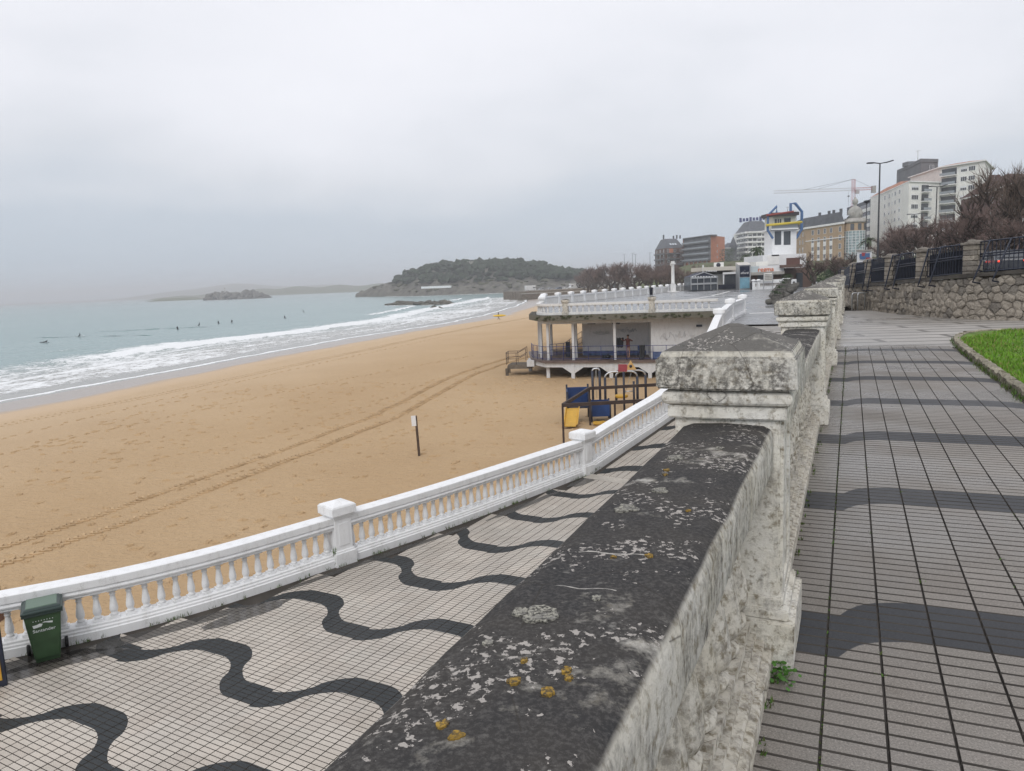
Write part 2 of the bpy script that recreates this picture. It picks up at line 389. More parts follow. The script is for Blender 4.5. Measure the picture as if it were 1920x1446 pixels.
def inst(me, name, parent=None, loc=(0, 0, 0), rz=0.0, scale=None):
    o = bpy.data.objects.new(name, me); COL.objects.link(o); o.parent = parent; o.location = loc; o.rotation_euler.z = rz
    if scale: o.scale = scale
    return o
def copy_tree(o, parent=None):
    c = o.copy(); COL.objects.link(c); c.parent = parent
    for ch in list(o.children): copy_tree(ch, c)
    return c
def ramped(p, keys):
    if p <= keys[0][0]: return keys[0][1]
    for (a, x), (b, y) in zip(keys, keys[1:]):
        if p <= b: return x + (y - x) * (p - a) / (b - a)
    return keys[-1][1]
def crom(P, per):
    """Catmull-Rom through points"""
    P = [Vector(p) for p in P]; out_ = []
    for i in range(len(P) - 1):
        a, b, c, d = P[max(i - 1, 0)], P[i], P[i + 1], P[min(i + 2, len(P) - 1)]
        for k in range(per):
            t = k / per
            out_.append(0.5 * ((2 * b) + (c - a) * t + (2 * a - 5 * b + 4 * c - d) * t * t + (3 * b - 3 * c + d - a) * t ** 3))
    out_.append(P[-1]); return out_
class Path:
    def __init__(s, pts):
        s.p = pts; s.L = [0]
        for a, b in zip(pts, pts[1:]): s.L.append(s.L[-1] + (Vector((b.x, b.y, 0)) - Vector((a.x, a.y, 0))).length)
    def at(s, d):
        d = min(max(d, 0), s.L[-1] - 1e-6)
        import bisect
        i = min(bisect.bisect_right(s.L, d) - 1, len(s.p) - 2); t = (d - s.L[i]) / max(1e-9, s.L[i + 1] - s.L[i])
        return s.p[i].lerp(s.p[i + 1], t)
    def dir(s, d):
        a, b = s.at(d - 0.05), s.at(d + 0.05); v = b - a; v.z = 0; return v.normalized()
    def near(s, q):
        return min(range(len(s.p)), key=lambda i: (s.p[i].x - q[0]) ** 2 + (s.p[i].y - q[1]) ** 2)
    def sub(s, a, b, step=0.25):
        n = max(1, int((b - a) / step)); return [s.at(a + (b - a) * k / n) for k in range(n + 1)]
def text_mesh(txt, size, extr=0.004):
    cu = bpy.data.curves.new('lettering', 'FONT'); cu.body = txt; cu.size = size; cu.extrude = extr; cu.align_x = 'CENTER'; cu.align_y = 'CENTER'
    o = bpy.data.objects.new('lettering', cu); COL.objects.link(o)
    dg = bpy.context.evaluated_depsgraph_get(); me = bpy.data.meshes.new_from_object(o.evaluated_get(dg))
    bpy.data.objects.remove(o); return me
def lettering(txt, size, m, parent, loc, face_rz=0.0, name='lettering', extr=0.004, tilt=0.0):
    me = text_mesh(txt, size, extr); me.materials.clear(); me.materials.append(m)
    o = bpy.data.objects.new(name, me); COL.objects.link(o); o.parent = parent; o.location = loc
    o.rotation_euler = (R_(90) - tilt, 0, face_rz); return o
# ================================================================== STRUCTURE
def structure(o): o['kind'] = 'structure'; return o
def stuff(o, label=None, cat=None): o['kind'] = 'stuff'; return tag(o, label, cat)
def grid_obj(name, P, nx, ny, m, attrs=None, smooth=True):
    """P(i,j) -> Vector"""
    vs = [P(i, j) for j in range(ny) for i in range(nx)]
    fs = [(j * nx + i, j * nx + i + 1, (j + 1) * nx + i + 1, (j + 1) * nx + i) for j in range(ny - 1) for i in range(nx - 1)]
    me = bpy.data.meshes.new(name); me.from_pydata([tuple(v) for v in vs], [], fs); me.materials.append(m)
    me.polygons.foreach_set('use_smooth', [smooth] * len(fs))
    for an, vals in (attrs or {}).items():
        at = me.attributes.new(an, 'FLOAT', 'POINT'); at.data.foreach_set('value', vals)
    me.update(); o = bpy.data.objects.new(name, me); COL.objects.link(o)
    return o
def fbm(x, y, s, o=4):
    return mnoise.fractal(Vector((x * s, y * s, 0.37)), 1.0, 2.0, o)
def sstep(a, b, x):
    t = min(1, max(0, (x - a) / (b - a))); return t * t * (3 - 2 * t)

# ---- sea and beach share the shoreline
SHORE = Path(crom([(-78, -45, 0), (-62, 10, 0), (-53.5, 45, 0), (-47.8, 69, 0), (-45.3, 79, 0), (-41, 97, 0), (-35, 121, 0), (-29.5, 142, 0), (-21, 164, 0), (-10, 202, 0), (-1.5, 255, 0), (6, 317, 0), (10, 390, 0), (14, 470, 0)], 12))
NS = 420; SL = SHORE.L[-1]
TS = [-3, -1.5, -0.4, 0.2, 0.8, 1.6, 2.5] + [2.5 + 0.75 * k for k in range(1, 60)] + [47 + 1.6 * k for k in range(1, 40)]
sp = []; foam = []; shal = []
pts_s = [(SHORE.at(SL * i / (NS - 1)), SHORE.dir(SL * i / (NS - 1)), SL * i / (NS - 1)) for i in range(NS)]
def breaker(s):   # distance of the main breaking line from the shore
    return 29 + 3.5 * math.sin(s / 47.0) + 2.0 * mnoise.noise(Vector((s * 0.03, 5.5, 0)))
def breaker2(s):
    return 21 + 4 * math.sin(s / 31.0 + 1) + 2.0 * mnoise.noise(Vector((s * 0.05, 1.5, 0)))
for j, t in enumerate(TS):
    for i in range(NS):
        p, d, s = pts_s[i]; nrm = Vector((-d.y, d.x, 0))
        edge = 1.6 * mnoise.noise(Vector((s * 0.045, 0, 0))) + 0.7 * mnoise.noise(Vector((s * 0.2, 2, 0)))
        tt = t + (edge if t < 12 else edge * max(0, 1 - (t - 12) / 10))
        q = p + nrm * tt
        f = 0.0; z = 0.02 + 0.012 * max(t, 0) if t < 4 else 0.07
        n1 = fbm(q.x, q.y, 0.03, 4); n2 = fbm(q.x, q.y, 0.11, 3)
        if t < 0: z = 0.02 + t * 0.03; f = 0.0
        f += 0.95 * math.exp(-((t - 0.7) / 0.55) ** 2)                       # swash edge
        f += 0.55 * math.exp(-((t - 6.5 - 2 * n1) / 0.9) ** 2)               # second swash line
        f = max(f, (0.47 + 0.18 * n1) * sstep(2, 6, t) * (1 - sstep(30, 58, t)))
        b = breaker(s); on = sstep(-0.25, 0.1, mnoise.noise(Vector((s * 0.012, 3.3, 0))) + 0.22)
        x = t - b
        f = max(f, on * (1.0 if -0.9 < x < 1.6 else 0))
        f = max(f, on * (0.70 + 0.25 * n2) * sstep(0, 1, x) * (1 - sstep(4, 18 + 10 * n1, x)))
        z += on * 0.75 * (math.exp(-((x - 0.4) / 1.6) ** 2) if x > 0 else math.exp(-((x - 0.4) / 0.9) ** 2))
        on2 = sstep(-0.1, 0.2, mnoise.noise(Vector((s * 0.016, 9.3, 0)))) * sstep(150, 200, s)
        x2 = t - breaker2(s) - 26
        f = max(f, on2 * (0.98 if -0.7 < x2 < 1.5 else 0)); f = max(f, on2 * 0.62 * sstep(0, 1, x2) * (1 - sstep(3, 12, x2)))
        z += on2 * 0.6 * math.exp(-((x2) / 1.5) ** 2)
        x3 = t - 13 - 3 * math.sin(s / 19.0); f = max(f, (0.72 + 0.25 * n1) * math.exp(-(x3 / 0.8) ** 2)); x4 = t - 20 - 2.5 * math.sin(s / 27.0 + 2); f = max(f, (0.7 + 0.4 * n2) * math.exp(-(x4 / 0.7) ** 2))
        z += 0.12 * sstep(6, 20, t) * n2 + 0.06 * sstep(40, 60, t) * math.sin((t + 3 * n1) * 0.55) * (1 - sstep(90, 108, t))
        z -= .127 * sstep(55, 108, t)
        f *= 1 - sstep(70, 105, t)
        sp.append(Vector((q.x, q.y, Z_SEA + z))); foam.append(min(1, max(0, f))); shal.append(1 - sstep(10, 40, t))
structure(grid_obj('surf', lambda i, j: sp[j * NS + i], NS, len(TS), M_SEA, {'foam': foam, 'shallow': shal}))
# open sea to the horizon
xs = [-6000, -3000, -1800, -1200, -800, -500, -300, -200, -120, -60, 0, 60, 150, 300, 600, 1500]
ys = [-200, -50, 0, 60, 120, 200, 300, 420, 560, 720, 900, 1200, 1700, 2400, 3400, 5200]
structure(grid_obj('sea', lambda i, j: Vector((xs[i], ys[j], Z_SEA - 0.06)), len(xs), len(ys), M_SEA, {'foam': [0.0] * 256, 'shallow': [0.0] * 256}))

TL = [-6, -3, -1, 0.5, 2, 4, 6, 8, 10, 12, 14, 17, 20] + [20 + 1.0 * k for k in range(1, 41)] + [60 + 2.5 * k for k in range(1, 22)]
sand = []; wet = []
def sand_z(t): return min(Z_SAND, Z_SEA - 0.03 + 0.06 * t) if t > 0 else Z_SEA - 0.03 + 0.06 * t
def sand_h(x, y, t): return sand_z(t) + sstep(14, 30, t) * (0.07 * fbm(x, y, 0.11, 3) + 0.045 * fbm(x, y, 0.5, 2))
for t in TL:
    for i in range(NS):
        p, d, s = pts_s[i]; q = p + Vector((d.y, -d.x, 0)) * t
        sand.append(Vector((q.x, q.y, sand_h(q.x, q.y, t)))); wet.append(max(0, min(1, 1 - (t + 2 * mnoise.noise(Vector((s * 0.03, 7, 0)))) / 40)))
structure(grid_obj('beach_sand', lambda i, j: sand[j * NS + i], NS, len(TL), M_SAND, {'wet': wet}))
def shore_t(x, y):
    i = SHORE.near((x, y)); p = SHORE.p[i]; a = SHORE.p[max(0, i - 1)]; b = SHORE.p[min(len(SHORE.p) - 1, i + 1)]
    d = (b - a).normalized(); return (x - p.x) * d.y - (y - p.y) * d.x
def sand_at(x, y): return sand_h(x, y, shore_t(x, y))

# tyre tracks: pairs of chevron lug prints pressed up out of the sand
def tyre_tracks(name, pts, gauge, pitch_, h, label):
    pa = Path(crom(pts, 14)); mb = MB(); d = 0.0
    while d < pa.L[-1]:
        p = pa.at(d); t = pa.dir(d); r = Vector((t.y, -t.x, 0))
        for sd in (-1, 1):
            c = p + r * sd * gauge / 2
            for k in (-1, 1):
                a = c + r * k * 0.02; b = c + r * k * 0.24 + t * 0.20
                z = sand_at(c.x, c.y) + h * 0.3
                a.z = b.z = z
                mb.bar(a, b, 0.085 * rnd.uniform(0.8, 1.2), h * rnd.uniform(0.8, 1.5))
        d += pitch_
    return stuff(mb.build(name, M_SAND_TRACK), label, 'tracks')
tyre_tracks('tyre_track', [(-18.5, 16.5, 0), (-15.4, 21.4, 0), (-13.4, 26, 0), (-11.3, 31.8, 0), (-9.4, 37.5, 0), (-7.4, 43.8, 0), (-5.8, 52, 0), (-4.0, 61, 0), (-1.5, 68.5, 0), (1.5, 76, 0)], 1.62, 0.27, 0.042, 'two chevron tyre tracks running along the dry sand past the post')
tyre_tracks('tyre_track', [(-37, 45, 0), (-30, 60, 0), (-24.5, 78, 0), (-18.5, 98, 0), (-11, 122, 0), (-1, 150, 0), (10, 175, 0)], 1.3, 0.5, 0.022, 'faint tyre track line along the damp sand near the sea')
# footprints: shallow heel-and-toe ridges
mb = MB()
def footprint(x, y, a):
    z = sand_at(x, y); c = Vector((x, y, z)); f = Vector((math.cos(a), math.sin(a), 0)); r = Vector((-f.y, f.x, 0))
    L = rnd.uniform(0.12, 0.2); W = rnd.uniform(0.06, 0.1)
    ring = [c + f * (L * math.cos(t)) + r * (W * math.sin(t)) + Vector((0, 0, 0.036 + rnd.uniform(-.014, .014))) for t in [k * math.pi / 4 for k in range(8)]]
    outer = [c + f * (1.5 * L * math.cos(t)) + r * (1.6 * W * math.sin(t)) + Vector((0, 0, -0.03)) for t in [k * math.pi / 4 for k in range(8)]]
    inn = [c + f * (0.5 * L * math.cos(t)) + r * (0.5 * W * math.sin(t)) + Vector((0, 0, 0.006)) for t in [k * math.pi / 4 for k in range(8)]]
    mb.add(outer + ring + inn, [(k, (k + 1) % 8, 8 + (k + 1) % 8, 8 + k) for k in range(8)] + [(8 + k, 8 + (k + 1) % 8, 16 + (k + 1) % 8, 16 + k) for k in range(8)] + [tuple(range(16, 24))])
for tr in ([(-9.5, 16), (-6.5, 19.5), (-3.2, 23)], [(-14, 27), (-9, 34), (-3, 41), (1.5, 47)], [(-26, 36), (-19, 52), (-12, 66), (-4, 78)], [(-30, 40), (-26, 60), (-19, 84), (-10, 110)], [(2.5, 44), (1.0, 50), (-1.2, 56), (1.5, 60)], [(-12, 16.5), (-8, 24), (-2.5, 27), (3.0, 34)], [(-20, 30), (-12, 40), (-6, 58), (-1, 66)]):
    pa = Path(crom([(x, y, 0) for x, y in tr], 8)); d = 0
    while d < pa.L[-1]:
        p = pa.at(d); t = pa.dir(d); sd = 0.12 if int(d / 0.7) % 2 else -0.12
        footprint(p.x + t.y * sd + rnd.gauss(0, .08), p.y - t.x * sd + rnd.gauss(0, .08), math.atan2(t.y, t.x) + rnd.gauss(0, .25)); d += rnd.uniform(0.6, 0.85)
for k in range(1000):
    x, y = rnd.uniform(-26, 6), rnd.uniform(13, 60)
    if shore_t(x, y) > 20: footprint(x, y, rnd.uniform(0, 6.3))
stuff(mb.build('footprint_trail', M_SAND), 'scattered footprints trodden across the dry sand', 'footprints')

# ---- paving with ribbed tiles -------------------------------------------------
def trap(x, P, A, flat=0.5):
    t = (x / P) % 1.0; t = min(t, 1 - t) * 2      # 0 at crest, 1 at trough
    e = 1 - 2 * sstep(flat / 2, 1 - flat / 2, t); q = max(-1, min(1, (t - .5) / (.5 - flat / 2)))
    a = math.sqrt(max(0, 1 - (q + 1) ** 2)) if q < 0 else -math.sqrt(max(0, 1 - (1 - q) ** 2))
    return A * (e * .5 + a * .5)
def jog(i): return 0.022 * (((i * 7919) % 13) / 6.0 - 1)
def low_field(u, v):
    i = math.floor(u / 0.4); c = 6.72 + trap(u + 6.43, 2.8, 0.385, 0.3) + jog(i)
    dv = (v - c + 1.0) % 2.0 - 1.0
    return 0.20 - abs(dv)
def up_field(u, v):
    x, y = min(1, max(0, (u - .0) / .34)), min(1, max(0, (1.75 - u) / .45)); h = 0.24 * (math.sqrt(1 - (1 - x) ** 2) + math.sqrt(1 - (1 - y) ** 2) - 1)
    dv = (v - 3.25 - h + 1.0) % 2.0 - 1.0
    return 0.20 - abs(dv)
def clip(poly, sign):
    o = []
    for (p, a), (q, b) in zip(poly, poly[1:] + poly[:1]):
        a *= sign; b *= sign
        if a >= 0: o.append(p)
        if (a > 0 > b) or (a < 0 < b):
            t = a / (a - b); o.append((p[0] + (q[0] - p[0]) * t, p[1] + (q[1] - p[1]) * t))
    return o
def tile(mb, ox, oy, field, M=None, gx=0.020, gy=0.011, dep=0.013, base=True):
    """40 cm ribbed tile at lattice corner (ox,oy); geometry local to that corner unless M is given. mats: 0 light 1 dark 2 grout and painted groove shade"""
    X = (lambda x, y, z: M @ Vector((ox + x, oy + y, z))) if M is not None else (lambda x, y, z: Vector((x, y, z)))
    if gx > .02 and False:
        for q in (0, .2): mb.add([X(q - .007, 0, -.004), X(q + .007, 0, -.004), X(q + .007, .4, -.004), X(q - .007, .4, -.004)], [(0, 1, 2, 3)], 3)
    if base: mb.add([X(0, 0, -dep), X(.4, 0, -dep), X(.4, .4, -dep), X(0, .4, -dep)], [(0, 1, 2, 3)], 2)
    plain = True; kinds = set()
    for a in range(2):
        for b in range(5):
            x0, x1 = a * .2 + gx / 2, a * .2 + .2 - gx / 2; y0, y1 = b * .08 + gy / 2, b * .08 + .08 - gy / 2
            F = [field(ox + x, oy + y) for x in (x0, (x0 + x1) / 2, x1) for y in (y0, (y0 + y1) / 2, y1)]
            dark = F[4] > 0
            jz = 0.0
            if all(q > 0 for q in F) or all(q <= 0 for q in F):
                mb.add([X(x0, y0, jz), X(x1, y0, jz), X(x1, y1, jz), X(x0, y1, jz)], [(0, 1, 2, 3)], 1 if dark else 0); kinds.add(dark)
            else:
                plain = False; NXs, NYs = 5, 2
                for i in range(NXs):
                    for j in range(NYs):
                        q = [(x0 + (x1 - x0) * (i + di) / NXs, y0 + (y1 - y0) * (j + dj) / NYs) for di, dj in ((0, 0), (1, 0), (1, 1), (0, 1))]
                        pv = [(p, field(ox + p[0], oy + p[1])) for p in q]
                        for sg, mi in ((1, 1), (-1, 0)):
                            pl = clip(pv, sg)
                            if len(pl) >= 3: mb.add([X(p[0], p[1], jz) for p in pl], [tuple(range(len(pl)))], mi)
            e = 0.004
            T = [(x0, y0), (x1, y0), (x1, y1), (x0, y1)]; Bq = [(x0 - e, y0 - e), (x1 + e, y0 - e), (x1 + e, y1 + e), (x0 - e, y1 + e)]
            mb.add([X(*p, jz) for p in T] + [X(*p, -dep) for p in Bq], [(k, 4 + k, 4 + (k + 1) % 4, (k + 1) % 4) for k in range(4)], 2)  # rib sides take the dark grout colour: dirt plus groove shade painted in
    return plain and len(kinds) == 1, (True in kinds)
def lay_tiles(parent, cells, field, mats, A, z, limit, gx, gy, far_name):
    """cells: list of (i,j,u,v) sorted by importance"""
    cache = {}
    Mw = A if isinstance(A, Matrix) else Matrix.Translation((0, 0, z)) @ Matrix.Rotation(-A, 4, 'Z')
    for k, (u, v) in enumerate(cells[:limit]):
        mb = MB(); pl, dk = tile(mb, u, v, field, None, gx, gy)
        key = dk if pl else None
        if key is not None and key in cache: me = cache[key]
        else:
            me = mb.mesh('tile', mats)
            if key is not None: cache[key] = me
        inst(me, 'tile', parent).matrix_basis = Mw @ Matrix.Translation((u, v, rnd.uniform(-.0012, .0012)))
    if len(cells) > limit:
        mb = MB()
        for (u, v) in cells[limit:]: tile(mb, u, v, field, Mw, gx, gy)
        o = mb.build('far_tile_field', mats, parent, world=True); o['kind'] = 'stuff'
# upper promenade
UPN1 = 1.80
def flat(name, poly, z, m, parent=None, kind='structure'):
    mb = MB(); mb.add([(p[0], p[1], z if len(p) < 3 else p[2]) for p in poly], [tuple(range(len(poly)))])
    o = mb.build(name, m, parent)
    if kind: o['kind'] = kind
    return o
upo = flat('upper_promenade', [nv(-0.62, -3, -.016), nv(12, -3, -.016), nv(12, 16, -.016), nv(-0.62, 16, -.016)], 0, M_GROUT_SHADE_UP)
cells = [(-0.262 + 0.4 * i, 1.05 + 0.4 * j) for i in range(5) for j in range(38)] + [(1.738, 1.05 + 0.4 * j) for j in range(8)]
cells = [c for c in cells if c[0] < 1.6 or True]
cells.sort(key=lambda c: c[1])
lay_tiles(upo, cells, up_field, [M_TILE_UP, M_TILE_UP_DARK, M_GROUT_SHADE_UP, mat('grey_joint_strip', (.17, .16, .145), .8, var=.5, vscale=3)], AZ, 0.0, 300, 0.0105, 0.0135, 'x')
# large pavers farther on
def pavers_mat(name, c, rot, bw, bh, mort, rough, tint, wetlo=0.2):
    s = Nodes(name)
    mpn = s.n('ShaderNodeMapping'); mpn.inputs['Rotation'].default_value = (0, 0, rot); s.t.links.new(s.geo.outputs['Position'], mpn.inputs[0])
    br = s.n('ShaderNodeTexBrick'); br.inputs['Scale'].default_value = 1.0; br.inputs['Brick Width'].default_value = bw; br.inputs['Row Height'].default_value = bh
    br.inputs['Mortar Size'].default_value = mort; br.inputs['Mortar Smooth'].default_value = 0.2
    br.inputs['Color1'].default_value = (*c, 1); br.inputs['Color2'].default_value = (c[0] * tint, c[1] * tint, c[2] * tint, 1); br.inputs['Mortar'].default_value = (c[0] * .28, c[1] * .27, c[2] * .26, 1)
    s.t.links.new(mpn.outputs[0], br.inputs['Vector'])
    wetn = s.rng(s.noise(0.22, 5, 0.6), 0.38, 0.62)
    col = s.mix(s.math('MULTIPLY', wetn, 0.4), br.outputs['Color'], (c[0] * .5, c[1] * .5, c[2] * .5))
    col = s.mix(s.rng(s.noise(2.5, 5, 0.7), 0.45, 0.75, 0, 0.35), col, (c[0] * .5, c[1] * .48, c[2] * .44))
    return s.set(col, s.rng(wetn, 0, 1, rough, wetlo), 0.45)
M_PAVER = pavers_mat('large_pavers', (0.40, 0.38, 0.355), AZ - R_(14), 3.2, 0.75, 0.085, 0.6, 0.86)
M_PLAZA = pavers_mat('wet_plaza_pavers', (0.235, 0.24, 0.25), AZ, 0.9, 0.9, 0.018, 0.42, 0.9, 0.1)
far = MB()
far.add([nv(-.62, 16, -.006), nv(12, 16, -.006), nv(12, 30, -.006), nv(-.62, 30, -.006), nv(-.62, 48, -1.06), nv(12, 48, -1.06)], [(0, 1, 2, 3), (3, 2, 5, 4)])
structure(far.build('promenade_pavers', M_PAVER))
# lawn behind a stone kerb
KN = 1.86
edge = crom([nv(KN, 2), nv(KN, 7), nv(KN, 12), nv(KN + .02, 15.5), nv(2.02, 17.6), nv(2.5, 18.9), nv(3.6, 19.5), nv(5.5, 19.6), nv(9, 19.6)], 10)
lawn_poly = [(p.x, p.y) for p in edge] + [tuple(nv(9, 2)[:2])]
flat('lawn', lawn_poly, 0.055, mat('lawn_soil', (0.10, 0.17, 0.028), 0.95, var=0.4, vscale=3, var2=.3, v2scale=25))
kb = bpy.data.objects.new('kerb', None); COL.objects.link(kb); kb['kind'] = 'structure'
ep = Path(edge); d = 3.0; kmes = []
for q in range(5):
    m_ = MB().box((0, 0, 0.02), (0.12, 0.42, 0.11)); bm = bmesh.new(); me = m_.mesh('kerb_stone', M_CONC); bm.from_mesh(me)
    bmesh.ops.subdivide_edges(bm, edges=bm.edges[:], cuts=2, use_grid_fill=True)
    for v in bm.verts: v.co += Vector((rnd.gauss(0, .008), rnd.gauss(0, .008), rnd.gauss(0, .012) - (0.02 if abs(v.co.x) > .05 and v.co.z > .08 else 0)))
    bm.to_mesh(me); bm.free(); me.materials.clear(); me.materials.append(mat('mossy_kerb_stone', (0.24, 0.22, 0.17), 0.9, var=.35, vscale=3, var2=.3, v2scale=30)); kmes.append(me)
while d < ep.L[-1] - 1:
    p = ep.at(d); t = ep.dir(d); inst(kmes[rnd.randrange(5)], 'kerb_stone', kb, p, -math.atan2(t.x, t.y)); d += 0.43
mb = MB()
from mathutils.geometry import intersect_point_line
for k in range(30000):
    n_ = KN + .08 + 6 * rnd.random() ** 1.3; v_ = rnd.uniform(5.5, 19.5)
    if v_ > 17 and n_ < 2.0 + (v_ - 17) * 0.5: continue
    if v_ > 19.3 and n_ < 3.6: continue
    p = nv(n_, v_, .05); a = rnd.uniform(0, 6.3); hh = rnd.uniform(.025, .075); ww = .007 + .0005 * v_
    lean = Vector((rnd.gauss(0, .02), rnd.gauss(0, .02), hh)); e = Vector((math.cos(a) * ww, math.sin(a) * ww, 0))
    mb.add([p - e, p + e, p + lean], [(0, 1, 2)], 0 if rnd.random() < .85 - .25 * max(0, fbm(p.x, p.y, .6, 3)) else 1)
stuff(mb.build('lawn_grass', [mat('grass_blade', (0.135, 0.27, 0.026), 0.75, var=.35, vscale=4), mat('dry_grass_blade', (0.20, 0.21, 0.06), .8)]), 'short bright green grass of the lawn beside the path', 'grass')

# lower promenade --------------------------------------------------------------
WPTS = [(-13.5, 8.3, Z_LOW), (-7.9, 10.65, Z_LOW), (-5.57, 12.01, Z_LOW), (-3.41, 14.05, Z_LOW), (-1.1, 16.43, Z_LOW), (2.0, 20.05, Z_LOW), (3.6, 21.95, -3.38), (5.2, 23.9, -2.98), (6.9, 27.3, -2.42), (8.5, 31.0, -1.82), (10.05, 35.2, -1.30), (12.4, 41.4, Z_PLAZA), (15.2, 48.2, Z_PLAZA)]
wp_base = crom(WPTS[:6], 14)[:-1] + crom(WPTS[5:], 14)
P2 = Vector(WPTS[5]); RD = Vector((5.2 - 2.0, 23.9 - 20.05, -2.98 - Z_LOW)).normalized(); RU = Vector((RD.y, -RD.x, 0)).normalized(); RNN = RU.cross(RD)
wp = []
for i, p in enumerate(wp_base):    # measured line is the landward foot: shift the axis 16 cm seaward
    dd = wp_base[min(i + 1, len(wp_base) - 1)] - wp_base[max(i - 1, 0)]; dd.z = 0; dd.normalize(); wp.append(p + Vector((-dd.y, dd.x, 0)) * 0.16)
WP = Path(wp)
LA = R_(29.5); LU = Vector((math.cos(LA), -math.sin(LA), 0)); LV = Vector((math.sin(LA), math.cos(LA), 0))
lpoly = [(p.x, p.y) for p in wp if p.z < Z_LOW + .03 and p.y < 20.1] + [tuple((P2 + RU * 5.6)[:2]), tuple(nv(-0.5, -4)[:2]), (-9, -3), (-14, 4)]
lpo = flat('lower_promenade', lpoly, Z_LOW - .016, M_GROUT_SHADE)
lc = []
for i in range(-45, 30):
    for j in range(-5, 90):
        u, v = 0.4 * i, 0.32 + 0.4 * j
        c = LU * (u + .2) + LV * (v + .2)
        n_, v_ = c.dot(PN), c.dot(PV)
        if n_ > -0.95 or v_ < 2.0: continue
        k = min(range(len(wp)), key=lambda q: (wp[q].x - c.x) ** 2 + (wp[q].y - c.y) ** 2)
        a, b = wp[max(0, k - 1)], wp[min(len(wp) - 1, k + 1)]; d2 = (b - a); d2.z = 0; d2.normalize()
        side_ = (c - wp[k]).dot(Vector((d2.y, -d2.x, 0)))
        if side_ < 0.45 or (c - P2).dot(Vector((RD.x, RD.y, 0))) > -.2 or k < 2: continue
        rel = c + Vector((0, 0, Z_LOW)) - EYE; dep_ = rel.dot(FW)
        vis = False
        if dep_ > 1:
            px, py = CXP + FPX * rel.dot(RT) / dep_, CYP - FPX * rel.dot(UP) / dep_
            vis = -40 < px and py < 1500 and px < 660 + (1446 - py) * 0.98
        lc.append((0 if vis else 1, rel.length, u, v))
lc.sort()
lay_tiles(lpo, [(u, v) for _, _, u, v in lc], low_field, [M_TILE, M_TILE_DARK, M_GROUT_SHADE], LA, Z_LOW, 300, 0.0135, 0.0115, 'x')
# wide stair from the lower promenade to the plaza
rmp = structure(MB().add([P2 + RU * .1 - RNN * .02, P2 + RU * 6.2 - RNN * .02, P2 + RU * 6.2 + RD * 7 - RNN * .02, P2 + RU * .1 + RD * 7 - RNN * .02], [(0, 1, 2, 3)]).build('ramp', M_GROUT_SHADE))
Mr = Matrix.Translation(P2) @ Matrix(((RU.x, RD.x, RNN.x, 0), (RU.y, RD.y, RNN.y, 0), (RU.z, RD.z, RNN.z, 0), (0, 0, 0, 1)))
hd = Vector((RD.x, RD.y, 0)).normalized(); flat('paving_threshold', [P2 + RU * .1 - hd * .42 + Vector((0, 0, .004)), P2 + RU * 6 - hd * .42 + Vector((0, 0, .004)), P2 + RU * 6 + hd * .03 + Vector((0, 0, .004)), P2 + RU * .1 + hd * .03 + Vector((0, 0, .004))], 0, mat('pale_threshold_slab', (.42, .39, .345), .6, var=.2, vscale=2, var2=.2, v2scale=30))
rc = [(.25 + .4 * i, .4 * j) for j in range(0, 16) for i in range(0, 15) if (P2 + RU * (.25 + .4 * i) + RD * .4 * j).dot(PN) < -1.0]
lay_tiles(rmp, rc, lambda u, v: .2 - abs((v - .5 - trap(u - 1.6, 4.2, .3, .3) + .9) % 1.8 - .9), [M_TILE, M_TILE_DARK, M_GROUT_SHADE], Mr, 0, 300, .0135, .0115, 'x')
mb = MB(); NSTEP = 26
d0, d1 = WP.L[WP.near((5.2, 24.1))], WP.L[WP.near((11.2, 38))]
prevz = WP.at(d0).z - .3
for k in range(NSTEP):
    da, db = d0 + (d1 - d0) * k / NSTEP, d0 + (d1 - d0) * (k + 1) / NSTEP
    a, b = WP.at(da), WP.at(db); z = b.z
    va, vb = a.dot(PV), b.dot(PV); c, d_ = nv(-.5, vb), nv(-.5, va)
    mb.add([(a.x, a.y, z), (b.x, b.y, z), (c.x, c.y, z), (d_.x, d_.y, z)], [(0, 3, 2, 1)])
    mb.add([(a.x, a.y, prevz), (d_.x, d_.y, prevz), (d_.x, d_.y, z), (a.x, a.y, z)], [(0, 1, 2, 3)]); prevz = z
structure(mb.build('upper_ramp', M_PAVER))
a = WP.at(d1); e1 = WP.at(WP.L[-1])
plaza = [(a.x, a.y)] + [(p.x, p.y) for p in WP.sub(d1 + .5, WP.L[-1], 1)] + [(15.4, 53.4), (10.5, 55.0), (2.6, 57.6), (3.0, 66), (3.6, 83.5), (10.0, 94.2), (15.2, 103.7), (22.8, 117.7), (33, 136), (60, 190), (140, 190), (90, 110), (46, 66), (28, 44), tuple(nv(-.3, 46)[:2]), tuple(nv(-.5, a.dot(PV))[:2])]
pz = flat('plaza', plaza, Z_PLAZA, M_PLAZA)
M_LINE = mat('white_stone_line', (0.66, 0.66, 0.64), 0.5, var=.15, vscale=2)
for (ax, ay), (bx, by), w_ in (((1262, 567), (1330, 556), .35), ((1334, 555), (1368, 546.5), .35), ((1405, 588), (1462, 586), .6)):
    A_, B_ = at_z(ax, ay, Z_PLAZA), at_z(bx, by, Z_PLAZA); dd = (B_ - A_).normalized(); rr = Vector((dd.y, -dd.x, 0)) * w_ / 2
    flat('paving_stripe', [A_ - rr, B_ - rr, B_ + rr, A_ + rr][::-1], 0, M_LINE, pz, None).location.z = 0.004
